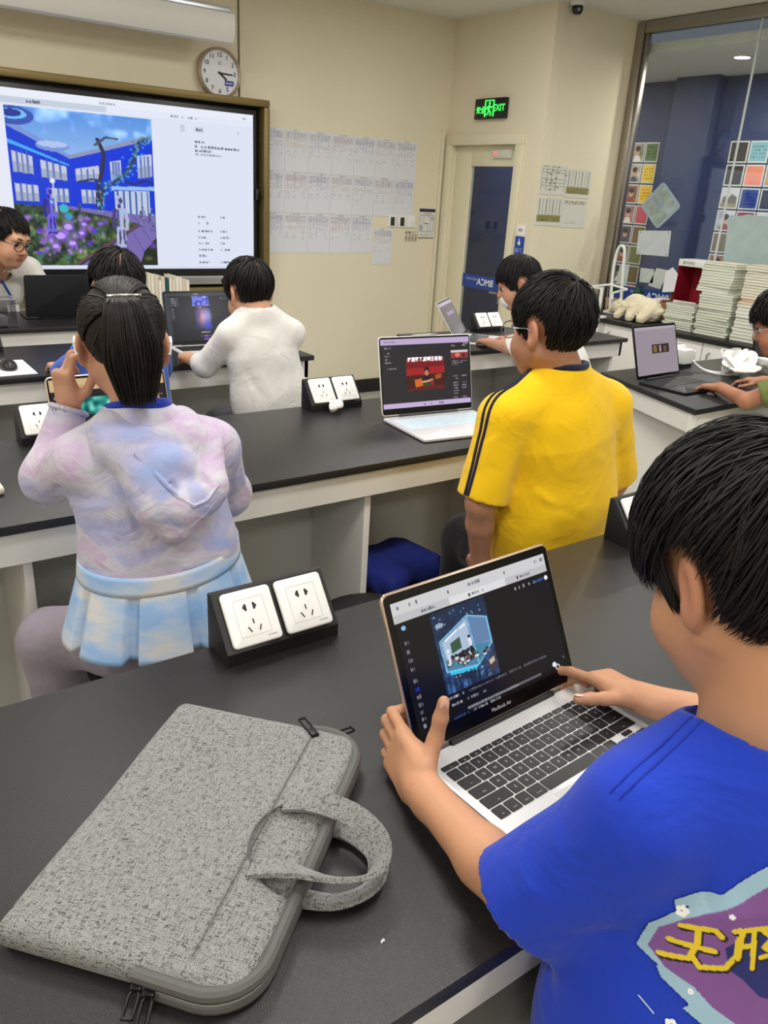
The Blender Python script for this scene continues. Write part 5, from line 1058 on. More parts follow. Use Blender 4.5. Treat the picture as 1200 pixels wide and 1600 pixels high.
lp = thing('desk_lamp', 'white folding desk lamp with loop shaped head clamped to the side cabinet', 'lamp', (4.70, 3.845, 0.772)); M_LW = mat('lamp_white', (236, 238, 236), .3)
q = MB(); q.box(-.03, .05, -.025, .025, .029, .045, .004); q.box(-.03, -.015, -.02, .02, -.12, .045, .003); q.build('clamp', M_LW, lp)
MB().tube([(-.02, 0, -.11), (-.02, 0, .245)], .012, 14).build('pole', M_LW, lp)
MB().tube([(-.02, 0, .235), (-.03, .09, .24), (-.0, -.05, .27), (-.0, -.20, .255)], .008, 8).build('arm', M_LW, lp); MB().tube([(0, -.20, .255), (.02, -.07, .215), (.02, -.07, .17)], .008, 8).build('arm', M_LW, lp)
lo = bez([(.3, .16, .06), (.3, .175, .20), (.3, .185, .35), (.3, .18, .46), (.3, .165, .505), (.3, .14, .52), (.3, .115, .50), (.3, .105, .45), (.3, .09, .30), (.3, .065, .10)], 40); MB().tube(lo, .011, 10).build('loop_head', M_LW, lp); MB().box(.27, .33, .02, .2, .029, .05, .006).build('loop_base', M_LW, lp)
for i, (y, lab) in enumerate(((4.10, 'small potted plant with dark green leaves left of the desk lamp'), (3.86, 'small potted plant with dark green leaves behind the desk lamp pole'))):
    t = thing('potted_plant', lab, 'plant', (5.12, y, 0.80)); MB().lathe([(0, 0), (.035, 0), (.045, .10), (.04, .10), (.036, .09), (0, .09)], 20).build('pot', mat('pinkish_pot', (196, 170, 156), .6) if i == 0 else mat('blue_pot', (40, 90, 150), .4), t)
    for k in range(12):
        a = k * 2.4; e = V(math.cos(a) * .05, math.sin(a) * .05, .17 + .012 * (k % 4)); MB().tube(bez([(0, 0, .09), e * V(.5, .5, .9), e], 6), [.002, .007, .010, .009, .006, .001], 6, flat=((0, 0, 1), .3)).build('leaf', mat('dark_green_leaf', (30, 84, 52), .5), t)
g = SDF((-.16, -.15, -.01), (.16, .15, .48), .007); g.rbox((0, 0, .21), (.10, .11, .205), .06, k=.02); g.rbox((-.09, 0, .14), (.04, .085, .10), .035, k=.02); g.disp(lambda x, y, z: .004 * smooth_noise((x, y, z), 40, 1)); P_, F_ = g.polygons(); P_[:, 2] = np.maximum(P_[:, 2], 0)
bp_ = thing('backpack', 'dusty pink backpack at the far right behind the book stacks', 'bag', (5.10, 2.55, 0.80)); raw('body', P_, F_, mat('dusty_pink_fabric', (176, 138, 138), .85, bump=(300, .3)), bp_); MB().tube([(-.1, .105, .02), (-.1, .115, .2), (-.08, .10, .36), (-.04, .05, .41), (-.04, -.05, .41), (-.08, -.10, .36)], .008, 8).build('piping', M_BLACKP, bp_)
# charger and cable on the right table
ch = thing('charger', 'white plug charger on the socket box behind the dark laptop', 'charger', (3.345, 2.256, 0.92)); MB().box(-.035, .035, -.075, -.005, -.035, .035, .007, 3).build('adapter', M_WHITEP, ch); MB().box(.036, .085, -.055, -.012, -.022, .022, .005, 3).build('plug', M_WHITEP, ch)
MB().tube(bez([(0.06, -.05, -.02), (.07, -.12, -.055), (.10, -.2, -.064), (.2, -.23, -.064), (.28, -.15, -.064), (.30, -.10, .0), (.25, -.08, .02), (.24, -.13, -.03), (.33, -.2, -.05)], 44), .0045, 8).build('cable', M_WHITEP, ch)
MB().tube(bez([(0.065, -.045, -.02), (.085, -.10, -.055), (.13, -.16, -.064), (.24, -.18, -.064), (.36, -.18, -.05)], 30), .004, 8).build('cable', M_WHITEP, ch)
crumple('white_cloth_bag', 'crumpled white drawstring cloth bag beside the cable on the right table', 'cloth bag', (3.55, 2.02, 0.90), (0.17, 0.14, 0.034), 9, mat('white_cotton', (232, 232, 230), .85), amp=.5, h=.005, sc=42)
# ------------------------------------------------------------------ people
M_SKIN = mat('skin', 'attr', 0.5, spec=0.35, sss=0.12, bump=(500, .05))
def hair_mat(name, col, rough=.34):
    m = mat(name, col, rough, spec=.3); return m
M_HAIR = hair_mat('black_hair', (18, 16, 16), .55); M_HAIRB = hair_mat('dark_brown_hair', (26, 20, 18), .5)
def frame(fwd, up=(0, 0, 1), roll=0.0):
    """columns: right, forward, up"""
    f = unit(fwd); r = unit(np.cross(f, up)); u = np.cross(r, f)
    if roll: c, s_ = math.cos(roll), math.sin(roll); r, u = r * c + u * s_, u * c - r * s_
    return np.stack([r, f, u], 1)
def yawpitch(yaw, pitch, roll=0.0):
    """yaw: degrees from +y towards +x; pitch: degrees downwards"""
    y, p = math.radians(yaw), math.radians(pitch); return frame((math.sin(y) * math.cos(p), math.cos(y) * math.cos(p), -math.sin(p)), roll=math.radians(roll))
SKIN = (206, 158, 128)
class Head:
    def __init__(s, c, R, sc=1.0): s.c = V(c); s.R = R; s.s = sc
    def w(s, *p): return s.c + s.R @ V(*p) * s.s
    def prims(s, g, neck, rn=(.047, .05), adult=False):
        k = s.s; W = s.w; R = s.R
        g.ell(W(0, -.012, .035), V(.073, .09, .083) * k, R, .01); g.ell(W(0, .026, -.03), V(.059, .06, .076) * k, R, .03 * k)
        g.ell(W(0, .056, -.086), V(.027, .024, .021) * k, R, .03 * k)
        for d in (-1, 1):
            g.ell(W(.035 * d, .050, -.042), V(.029, .028, .03) * k, R, .03 * k); g.rc(W(.052 * d, -.005, -.05), W(.022 * d, .048, -.088), .017 * k, .015 * k, .025 * k)
        g.rc(W(-.034, .074, .026), W(.034, .074, .026), .011 * k, .011 * k, .025 * k)
        for d in (-1, 1): g.ell(W(.031 * d, .094, .004), V(.017, .012, .011) * k, R, .014 * k, 'sub')
        g.rc(W(0, .080, .008), W(0, .097, -.024), .007 * k, .0115 * k, .012 * k)
        for d in (-1, 1): g.ell(W(.010 * d, .089, -.030), V(.0085, .009, .007) * k, R, .008 * k)
        g.rc(W(-.015, .083, -.053), W(.015, .083, -.053), .0055 * k, .0055 * k, .006 * k); g.rc(W(-.013, .081, -.062), W(.013, .081, -.062), .006 * k, .006 * k, .006 * k)
        for d in (-1, 1):
            Re = R @ np.array(Matrix.Rotation(0.38 * d, 3, 'Z')); e = W(.0775 * d, -.016, -.006)
            g.ell(e, V(.0085, .020, .031) * k, Re, .012 * k); g.ell(W(.075 * d, -.008, -.030), V(.008, .011, .013) * k, Re, .01 * k)
            g.ell(W(.0885 * d, -.013, -.004), V(.0075, .011, .019) * k, Re, .005 * k, 'sub')
        g.rc(W(0, -.022, -.05), neck, rn[0] * k, rn[1] * k, .03 * k)
    def paint(s, P, base, adult=False):
        q = (P - s.c) @ s.R / s.s; c = np.tile(np.array(base, float) / 255, (len(P), 1))
        def blob(p, r, col, a):
            nonlocal c
            w = np.clip(1 - np.linalg.norm((q - V(p)) / V(r), axis=1), 0, 1)[:, None] ** .7 * a; c = c * (1 - w) + np.array(col, float) / 255 * w
        for d in (-1, 1): blob((.038 * d, .07, -.03), (.035, .04, .035), (214, 140, 116), .4); blob((.08 * d, -.015, -.005), (.03, .035, .04), (196, 120, 96), .45)
        blob((0, .095, -.028), (.025, .03, .02), (206, 134, 110), .4)
        lip = (np.abs(q[:, 0]) < .021) & (np.abs(q[:, 2] + .0575) < .0105 * (1 - (q[:, 0] / .026) ** 2)) & (q[:, 1] > .07); c[lip] = np.array([170, 108, 92]) / 255
        return c
    def eyes(s, parent, origin, open_=1.0):
        W = s.w; k = s.s; out = []
        for d in (-1, 1):
            b = MB(); b.lathe([(0, -.0115), (.006, -.0098), (.010, -.0055), (.0115, 0), (.010, .0055), (.006, .0098), (0, .0115)], 16); me = b.mesh('eye')
            me.transform(Matrix.Rotation(-math.pi / 2, 4, 'X')); z = np.array([v.co.y for v in me.vertices]); col = np.where(z[:, None] > .0098, (.01, .006, .005), np.where(z[:, None] > .0050, (.05, .025, .015), (.75, .70, .66)))
            a = me.color_attributes.new('Col', 'FLOAT_COLOR', 'POINT'); a.data.foreach_set('color', np.concatenate([col, np.ones((len(z), 1))], 1).astype(np.float32).ravel())
            o = link('eye', me, parent, None, mat('eye_gloss', 'attr', .12)); R = s.R * k; c = W(.031 * d, .0745, .004) - origin; o.matrix_local = basis(R[:, 0], R[:, 1], R[:, 2], c)
            b = MB(); pts = [W(x * d, y, z) - origin for x, y, z in ((.012, .089, .027), (.024, .089, .031), (.036, .083, .031), (.047, .072, .026))]; b.tube(pts, [.0018 * k, .003 * k, .0026 * k, .001 * k], 6); b.build('eyebrow', M_HAIR, parent)
            b = MB(); pts = [W(x * d, y, z) - origin for x, y, z in ((.018, .084, .007), (.026, .0875, .0115), (.036, .0855, .011), (.044, .078, .006))]; b.tube(pts, .0011 * k, 5); b.build('eyelash', M_HAIR, parent)
    def glasses(s, parent, origin, m, w=.026, h=.02, r=.0016):
        W = s.w; k = s.s
        for d in (-1, 1):
            pts = [W(.033 * d + w * math.cos(a) * (1 - .08 * abs(math.sin(2 * a))), .100 - .25 * abs(.033 + w * math.cos(a) * d * d - .0) ** 1 * .35, .0 + h * math.sin(a)) - origin for a in np.linspace(0, 2 * math.pi, 25)]
            MB().tube(pts, r * k, 6, cap=False).build('glasses_rim', m, parent)
            MB().tube([W(.060 * d, .090, .006) - origin, W(.074 * d, .075, .007) - origin, W(.081 * d, .0, .006) - origin, W(.080 * d, -.018, -.004) - origin], r * k, 6).build('glasses_temple', m, parent)
        MB().tube([W(-.008, .1, .003) - origin, W(0, .105, .006) - origin, W(.008, .1, .003) - origin], r * k, 6).build('glasses_bridge', m, parent)

def hand(g, wrist, R, s=.88, curls=None, splay=(.06, .02, -.03, -.09), thumb=((.62, .72, -.3), (.35, .9, -.25), (.2, .95, -.2)), palm=True):
    """R columns: towards the thumb, along the fingers, back of the hand"""
    wrist = V(wrist); W = lambda *p: wrist + R @ V(*p) * s
    curls = curls or [(20, 30, 20)] * 4
    g.rbox(W(0, .045, 0), V(.036, .043, .0125) * s, .0115 * s, R, .006 * s); g.rc(W(0, -.02, 0), W(0, .02, 0), .023 * s, .024 * s, .02 * s, flat=(R[:, 2], .72))
    g.ell(W(.023, .030, -.007), V(.015, .028, .013) * s, R, .01 * s)
    tips = []
    for x, L, r, cu, sp, y0 in zip((.027, .0095, -.0085, -.0255), ((.036, .023, .019), (.040, .026, .020), (.037, .024, .019), (.028, .018, .016)), (.0087, .0089, .0084, .0074), curls, splay, (.080, .084, .081, .074)):
        p = V(x, y0 - .01, 0); a = 0; pts = [p]
        for l, c in zip(L, cu):
            a += math.radians(c); l2 = l + (.012 if len(pts) == 1 else 0); p = p + V(math.sin(sp) * math.cos(a), math.cos(sp) * math.cos(a), -math.sin(a)) * l2; pts.append(p)
        g.chain([W(*q) for q in pts], [r * s, r * .96 * s, r * .88 * s, r * .74 * s], .003 * s); tips.append((W(*pts[-1]), W(*pts[-2])))
    p = V(.024, .016, -.006); pts = [p]
    for d, l in zip(thumb, (.034, .030, .025)): p = p + unit(d) * l; pts.append(p)
    g.chain([W(*q) for q in pts], [.0125 * s, .0108 * s, .0098 * s, .008 * s], .006 * s); tips.append((W(*pts[-1]), W(*pts[-2])))
    return tips
def nails(tips, R, s, parent, origin, which=(0, 1, 2, 3, 4), up=None):
    for i in which:
        t, b = tips[i]; d = unit(t - b); u = R[:, 2] if up is None else V(up[i] if isinstance(up, dict) else up); u = unit(u - d * (u @ d)); w = np.cross(d, u); r = (.0078 if i == 4 else .0062) * s
        q = MB(); q.lathe([(0, .0012), (.7, .001), (1, .0)], 14, basis(w * r * .85, d * r * 1.15, u, t + u * .0068 * s - d * .001 - origin)); q.build('fingernail', mat('nail', (226, 180, 160), .25), parent)

def strands(name, parent, origin, pos, wid, m, flat=.5):
    """pos: (n, rings, 3) world; wid: (n, rings); triangular strands as one mesh"""
    n, r, _ = pos.shape; t = np.gradient(pos, axis=1); t /= np.linalg.norm(t, axis=2, keepdims=True) + 1e-9
    c = pos.mean(axis=(0, 1)); out = pos - c; nn = out - t * (out * t).sum(2, keepdims=True); nn /= np.linalg.norm(nn, axis=2, keepdims=True) + 1e-9; b = np.cross(t, nn)
    w = wid[..., None]; V3 = np.stack([pos + b * w, pos - b * w, pos + nn * w * flat], 2).reshape(-1, 3) - origin
    i = (np.arange(n)[:, None] * r + np.arange(r - 1)[None]).reshape(-1) * 3
    F = np.concatenate([np.stack([i + a, i + b_, i + 3 + b_, i + 3 + a], 1) for a, b_ in ((0, 2), (2, 1), (1, 0))])
    o = raw(name, V3, F, m, parent); return o

def short_hair(hd, parent, origin, m, n=1200, bang=.045, nape=-.05, side=-.002, burn=-.022, vol=1.0, seed=1, crown=(0.01, -.07, .10), ears=True, wide=.0042, cap_h=.005, length=.17, messy=.12, lift=.007):
    """close cap plus combed strands, in head coordinates"""
    rs = np.random.RandomState(seed); k = hd.s
    ce = V(0, -.014, .036); re = V(.080, .098, .090) * vol
    def keep(q, burn=burn):
        x, y, z = np.abs(q[..., 0]), q[..., 1], q[..., 2]
        f = np.clip((y - .040) / .025, 0, 1)                                   # 1 at the forehead
        bk = np.clip((-y - .015) / .03, 0, 1)                                # 1 at the back
        sd = side if not ears else side
        lim = bang * f + (1 - f) * (nape * bk + (1 - bk) * np.where(y > .014, burn, sd)); e = np.clip(1 - ((y + .020) / .029) ** 2 - ((z - .0) / .038) ** 2, -1, 1) * .05 * (x > .05) if ears else 0; return np.minimum(z - lim, -e) if ears else z - lim
    # cap
    g = SDF(-V(.12, .14, .16), V(.12, .14, .16), cap_h); g.ell(ce, re * .985, None, .004)
    sl, P = g.win(-V(.12, .14, .16), V(.12, .14, .16)); q = np.stack(np.broadcast_arrays(*P), -1); d = (-keep(q, max(burn, side)) + .010).astype(np.float32); g.mix(sl, d, .006, 'and')
    g.disp(lambda x, y, z: .0016 * smooth_noise((x, y, z), 120, seed))
    Pv, F = largest(*g.polygons()); raw('hair_cap', hd.c + (Pv * k) @ hd.R.T - origin, F, m, parent)
    # strands
    cr = unit((V(crown) - ce) / re); a1 = unit(np.cross(cr, (0.3, 1, .2))); a2 = np.cross(cr, a1)
    ph = rs.rand(n) * 2 * math.pi; th0 = np.abs(rs.rand(n)) ** .8 * 1.75; rings = 9; L = length * (.55 + .6 * rs.rand(n)); off = (.3 + .9 * rs.rand(n)) * lift; sw = rs.normal(size=n) * messy + .25
    pos = np.zeros((n, rings, 3)); alive = np.ones(n, bool); fr = np.linspace(0, 1, rings)
    for j in range(rings):
        th = th0 + fr[j] * L / .09; a = ph + sw * fr[j] * (1.2 - .5 * fr[j]); dr = np.cos(th)[:, None] * cr + np.sin(th)[:, None] * (np.cos(a)[:, None] * a1 + np.sin(a)[:, None] * a2)
        p = ce + dr * re * (1 + (off * np.sin(math.pi * min(fr[j] * .9 + .12, 1)) / .09)[:, None]); pos[:, j] = p
    # shorten every strand at the hair line
    kp = keep(pos) + rs.normal(size=(n, 1)) * .006; ok = kp > 0; first = np.where(ok.all(1), rings, np.argmin(ok, 1)); sel = first > 1; pos, first = pos[sel], first[sel]; nn = len(pos)
    out = np.zeros_like(pos)
    for j in range(rings):
        u = fr[j] * (first - 1 + .35 * (first < rings)); i0 = np.minimum(u.astype(int), rings - 2); f = (u - i0)[:, None]; out[:, j] = pos[np.arange(nn), i0] * (1 - f) + pos[np.arange(nn), i0 + 1] * f
    wd = wide * (.5 + rs.rand(nn))[:, None] * (np.sin(np.pi * (fr * .82 + .14)) ** .7)[None]; wd[:, -1] = .0002
    W = hd.c + (out * k) @ hd.R.T
    nb = n // 16; sg = np.where(rs.rand(nb) < .5, -1., 1.); r1, r2 = rs.rand(nb), rs.rand(nb); bp_ = np.zeros((nb, rings, 3))      # sideburns
    for j in range(rings):
        u = fr[j]; zt = .062 - (.062 - burn + .012 * r2) * u; bp_[:, j] = np.stack([sg * vol * (.0815 - .006 * u - .011 * u * u + .003 * r2), .008 + .026 * r1 * (1 - .6 * u), zt], 1)
    W = np.concatenate([W, hd.c + (bp_ * k) @ hd.R.T]); wd = np.concatenate([wd, wide * (.5 + r2)[:, None] * (1 - fr ** 3)[None] + .0001])
    strands('hair_strands', parent, origin, W, wd * k, m)

def largest(P, F):
    """keeps the biggest connected piece"""
    lab = np.arange(len(P))
    while True:
        m = lab[F].min(1); new = lab.copy()
        for c in range(4): np.minimum.at(new, F[:, c], m)
        new = new[new]
        if (new == lab).all(): break
        lab = new
    k = np.bincount(lab).argmax(); F = F[lab[F[:, 0]] == k]; u = np.unique(F); mp = np.zeros(len(P), int); mp[u] = np.arange(len(u)); return P[u], mp[F]
def skin_mesh(g, parent, origin, base=SKIN, hd=None, name='body'):
    P, F = g.polygons(); c = hd.paint(P, base) if hd is not None else np.tile(np.array(base) / 255., (len(P), 1))
    n = 1 + .04 * smooth_noise((P[:, 0], P[:, 1], P[:, 2]), 60, 3)[:, None]; c = np.clip(c * n, 0, 1); c = np.where(c <= 0.04045, c / 12.92, ((c + 0.055) / 1.055) ** 2.4)
    return raw(name, P - origin, F, M_SKIN, parent, True, c)
def cloth_mesh(g, name, m, parent, origin): P, F = g.polygons(); return raw(name, P - origin, F, m, parent)
def ring(c, R, rx, ry, n=28, dz=lambda a: 0): return [V(c) + R @ V(rx * math.cos(a), ry * math.sin(a), dz(a)) for a in np.linspace(0, 2 * math.pi, n)]
def cotton(name, col, sheen=.15):
    if name in MATS: return MATS[name]
    m = mat(name, col, .85, spec=.25, sheen=sheen, bump=(1400, .12, 1), vary=(9, .04)); N = m.node_tree.nodes; L = m.node_tree.links
    tc = N.new('ShaderNodeTexCoord'); n = N.new('ShaderNodeTexNoise'); n.inputs['Scale'].default_value = 11; n.inputs['Detail'].default_value = 2.5; n.inputs['Distortion'].default_value = 1.2; bp = N.new('ShaderNodeBump'); bp.inputs['Strength'].default_value = .55; bp.inputs['Distance'].default_value = .012
    L.new(tc.outputs['Object'], n.inputs['Vector']); L.new(n.outputs['Fac'], bp.inputs['Height']); b = N['Principled BSDF']; old = b.inputs['Normal'].links[0].from_node; L.new(bp.outputs[0], old.inputs['Normal'])
    return m
def trousers(g, hipL, hipR, kneeL, kneeR, ankL, ankR, r=(.085, .06, .05), pelvis=None, k=.03):
    g.rc(hipL, hipR, r[0] * 1.1, r[0] * 1.1, k)
    for h, kn, an in ((hipL, kneeL, ankL), (hipR, kneeR, ankR)): g.rc(h, kn, r[0], r[1], k); g.rc(kn, an, r[1], r[2], .02, cut=True)
def shoes(parent, origin, anks, fwd, m, L=.2):
    f = unit(V(fwd[0], fwd[1], 0)); R = np.stack([np.cross(f, (0, 0, 1)), f, V(0, 0, 1)], 1)
    for a in anks:
        a = V(a); g = SDF(V(a[0] - .2, a[1] - .2, -.005), V(a[0] + .2, a[1] + .2, .13), .008); c = V(a[0], a[1], 0)
        g.ell(c + f * .05 + V(0, 0, .032), V(.04, L * .55, .035), R, .01); g.rc(c + V(0, 0, .04), c + V(0, 0, .085), .036, .034, .02); g.plane((0, 0, .001), (0, 0, -1), .004)
        P, F = g.polygons(); raw('shoe', P - origin, F, m, parent)
# ------------------------------------------------------------------ the foreground boy in royal blue
M_RBLUE = cotton('royal_blue_tshirt', (24, 58, 184))
def fg_boy():
    O = V(.70, .22, 0); t = thing('person', 'boy in royal blue T-shirt holding the nearest laptop, seen from behind', 'person', O)
    hd = Head((.700, .352, 1.228), yawpitch(14, 28, 0), 1.02)
    neck = V(.675, .285, 1.075); chest = V(.675, .262, .98); waist = V(.622, .262, .80); pelvis = V(.62, .25, .64)
    shL, elL, wrL = V(.550, .315, 1.025), V(.496, .385, .890), V(.512, .578, .886)
    shR, elR, wrR = V(.800, .245, 1.02), V(.985, .385, .90), V(.896, .553, .892)
    # body: head, neck, arms and hands in one surface
    g = SDF((.36, .02, .60), (1.10, .80, 1.42), .0036)
    hd.prims(g, neck, (.041, .046)); g.rc(neck, chest, .055, .09, .03); g.rc(chest, pelvis, .09, .09, .03)
    for sh, el, wr in ((shL, elL, wrL), (shR, elR, wrR)):
        g.rc(chest + (sh - chest) * .5, sh, .045, .038, .03); g.chain([sh, el], [.037, .031], .015); m = el + (wr - el) * .35; g.chain([el, m, wr], [.031, .031, .0215], .015)
    yL = unit(V(.20, .93, .06)); zL = unit(V(-.93, .18, .25)); zL = unit(zL - yL * (zL @ yL)); xL = np.cross(yL, zL); xL = xL if xL[2] > 0 else -xL; RL = np.stack([xL, yL, zL], 1)
    tl = hand(g, wrL, RL, .94, [(0, 72, 40), (2, 76, 40), (4, 80, 40), (6, 80, 40)], (.05, .01, -.03, -.08), ((.74, .36, -.26), (.95, .16, .04), (.98, .10, .14)))
    yR = unit(V(-.06, .93, -.02)); zR = unit(V(.25, .10, .95)); zR = unit(zR - yR * (zR @ yR)); xR = np.cross(zR, yR); xR = xR if xR[0] < 0 else -xR; RR = np.stack([xR, yR, zR], 1)
    tr = hand(g, wrR, RR, .90, [(8, 14, 10), (26, 40, 30), (38, 50, 34), (44, 52, 34)], (.10, .02, -.05, -.10), ((.92, .42, -.12), (.97, .30, -.06), (.97, .24, -.04)))
    skin_mesh(g, t, O, (190, 140, 108), hd)
    nails(tl, RL, .9, t, O, (4,), {4: RL @ V(.1, -.9, .3)}); nails(tr, RR, .9, t, O, (0, 4), {0: RR[:, 2], 4: RR @ V(.2, .2, .9)})
    # T-shirt
    g = SDF((.36, -.02, .56), (1.06, .52, 1.16), .0048); fw = V(.40, .92, 0)
    g.rc(pelvis + V(0, .005, -.03), waist, .158, .150, .05, flat=(fw, .74)); g.rc(waist, chest, .150, .150, .05, flat=(fw, .66)); g.rc(chest, chest + V(0, .02, .055), .145, .10, .05, flat=(fw, .62))
    g.rc(shL + V(.03, 0, .0), shR - V(.03, 0, .0), .055, .055, .04); g.rc(neck + V(0, -.005, -.012), shL + V(.0, 0, .012), .062, .046, .03); g.rc(neck + V(0, -.005, -.012), shR + V(0, 0, .012), .062, .046, .03)
    for sh, el in ((shL, elL), (shR, elR)):
        d = unit(el - sh); cu = el + d * .002; g.rc(sh, cu, .056, .064, .028, cut=True)
    g.plane((.7, .2, .60), (0, 0, -1), .004)
    # folds
    g.fold([(.56, .235, 1.02), (.575, .20, .93), (.57, .18, .84), (.565, .17, .74)], .012, .0045); g.fold([(.545, .26, .99), (.55, .215, .90), (.545, .20, .80)], .010, -.004)
    g.fold([(.53, .30, .98), (.49, .345, .96), (.455, .36, .95)], .008, .003); g.fold([(.525, .27, .96), (.48, .31, .93), (.45, .33, .92)], .007, -.003); g.fold([(.60, .19, .98), (.62, .165, .86), (.64, .14, .74)], .016, .004); g.fold([(.72, .18, 1.0), (.73, .16, .88), (.74, .13, .75)], .02, .003)
    g.fold([(.565, .285, 1.055), (.555, .25, 1.03), (.545, .235, .99)], .005, -.0025)
    for a_, b_, w_, m_ in (((.545, .335, .985), (.470, .375, .945), .008, .0035), ((.56, .30, .965), (.485, .335, .925), .009, -.004), ((.555, .285, .945), (.50, .315, .90), .008, .0035), ((.53, .36, 1.01), (.475, .40, .965), .007, -.003), ((.585, .235, 1.0), (.57, .20, .90), .010, -.004), ((.60, .215, .97), (.575, .18, .80), .012, .004), ((.55, .25, .86), (.66, .16, .80), .012, .003), ((.53, .27, .80), (.62, .17, .73), .012, -.003)): g.fold([a_, b_], w_, m_)
    g.disp(lambda x, y, z: .0028 * smooth_noise((x, y, z * .6), 26, 4) + .0012 * smooth_noise((x, y, z), 60, 6))
    # openings
    for sh, el in ((shL, elL), (shR, elR)):
        d = unit(el - sh); g.rc(el - d * .07, el + d * .05, .042, .061, .004, 'sub')
    Rn = frame(fw, unit(neck - chest + V(0, .06, .1)))
    g.rc(neck + V(0, -.004, -.03), neck + V(0, .02, .10), .058, .074, .008, 'sub')
    sh_o = cloth_mesh(g, 'tshirt', M_RBLUE, t, O)
    # collar ring follows the cut edge
    cpts = []
    for a in np.linspace(0, 2 * math.pi, 40):
        d = V(math.cos(a), math.sin(a), 0); zs = np.linspace(1.15, .98, 120); pp = neck + V(0, .004, 0) + d * .0605; q = np.stack([np.full(120, pp[0]), np.full(120, pp[1]), zs], 1); v = g.at(q); i = np.argmax(v < .001); cpts.append(V(pp[0], pp[1], zs[i] if v[i] < .001 else 1.05))
    cp = np.array(cpts); cp[:, 2] = np.convolve(np.concatenate([cp[-5:-1, 2], cp[:, 2], cp[1:5, 2]]), np.ones(9) / 9, 'valid'); MB().tube(list(cp - O), .0065, 8, cap=False).build('collar', cotton('royal_blue_rib', (18, 46, 158)), t)
    # seams as fine raised stitching along the shoulder
    def on_shirt(p, n):
        p = V(p); n = unit(n); q = p + np.linspace(.12, -.12, 241)[:, None] * n; v = g.at(q); i = np.argmax(v < 0); return q[max(i - 1, 0)]
    for dy in (0, .010):
        pts = [on_shirt(V(.512 + .165 * u, .338 + .006 * u - dy, 1.03 + .035 * u), (-.15, -.35, 1)) for u in np.linspace(0, 1.0, 14)]; MB().tube([p - O for p in pts], .0010, 5).build('shoulder_seam', cotton('royal_blue_rib', (18, 46, 158)), t)
    # back print, laid on the cloth
    p = Paint(230, 230, (0, 0, 0)); A = np.zeros((230, 230), bool)
    def P_(pts, c): m = inpoly(p.U, p.V, pts); p.mask(m, c); A[m] = True
    def D_(u, v, a, b, c): m = ((p.U - u) / a) ** 2 + ((p.V - v) / b) ** 2 < 1; p.mask(m, c); A[m] = True
    def L_(pts, w, c):
        before = p.a.copy(); p.line(pts, w, c); A[(before != p.a).any(2)] = True
    LB = (150, 184, 206); PU = (122, 78, 146); NV = (30, 36, 110); YE = (224, 196, 40); BK_ = (24, 22, 26)
    P_([(.02, .62), (.05, .48), (.13, .40), (.20, .36), (.14, .37), (.13, .33), (.22, .29), (.32, .28), (.40, .21), (.46, .16), (.56, .09), (.66, .03), (.84, .06), (.96, .2), (1, .45), (.98, .7), (.88, .86), (.74, .95), (.52, .985), (.34, .93), (.24, .87), (.17, .82), (.20, .80), (.10, .72), (.08, .66), (.10, .68), (.06, .65)], LB)
    P_([(.06, .60), (.09, .49), (.18, .42), (.30, .36), (.40, .30), (.50, .22), (.62, .16), (.80, .14), (.92, .28), (.95, .5), (.9, .72), (.78, .86), (.6, .91), (.42, .88), (.30, .80), (.22, .72), (.12, .67)], PU)
    P_([(.34, .52), (.42, .44), (.52, .38), (.60, .28), (.75, .26), (.86, .36), (.88, .58), (.80, .72), (.62, .78), (.5, .74), (.42, .66), (.36, .62)], NV)
    P_([(.53, .27), (.60, .20), (.70, .20), (.66, .30), (.58, .36), (.53, .34)], LB); D_(.66, .26, .05, .05, (200, 60, 60)); D_(.62, .25, .025, .03, (232, 200, 70))
    def zi(strokes, off=(0, 0)):
        for c, w, e in ((BK_, .034, .006), (YE, .024, 0)):
            for st in strokes: L_([(u + off[0] + e, v + off[1] + e) for u, v in st], w, c)
    zi([[(.17, .455), (.30, .445), (.325, .47)], [(.13, .535), (.30, .545)], [(.235, .46), (.235, .52), (.205, .60), (.10, .615)], [(.215, .585), (.245, .63), (.345, .615), (.385, .55), (.39, .42)]])
    zi([[(.37, .43), (.52, .40)], [(.40, .44), (.39, .56)], [(.40, .50), (.45, .49)], [(.45, .43), (.455, .60)], [(.49, .42), (.53, .45), (.50, .50), (.55, .53), (.49, .55)], [(.56, .41), (.66, .40), (.65, .50), (.57, .51)], [(.56, .41), (.57, .62), (.63, .58)], [(.60, .52), (.68, .62)], [(.74, .42), (.84, .40)], [(.79, .36), (.79, .62), (.72, .66)]])
    for u, v, s_ in ((.17, .385, .022), (.13, .90, .022), (.21, .745, .010), (.355, .365, .010)):
        for a in range(5): D_(u + s_ * .7 * math.cos(a * 1.257), v + s_ * .7 * math.sin(a * 1.257), s_ * .62, s_ * .62, (238, 240, 240))
        D_(u, v, s_ * .2, s_ * .2, (60, 60, 70))
    L_([(.02, .83), (.065, .875)], .014, (190, 206, 224))
    n = 230; ex = unit(V(.92, -.40, 0)); ez = unit(V(.03, .08, 1)); c0 = V(.655, .258, .985) - unit(V(.4, .92, 0)) * .26 - ex * .046; Wd, Ht = .195, .195; nrm = -np.cross(ex, ez)    # towards +y
    uu, vv = p.U.ravel(), p.V.ravel(); st = c0 + (uu - .5)[:, None] * ex * Wd + (.5 - vv)[:, None] * ez * Ht; pos = st.copy(); dn = np.full(len(st), np.nan)
    pv_ = None
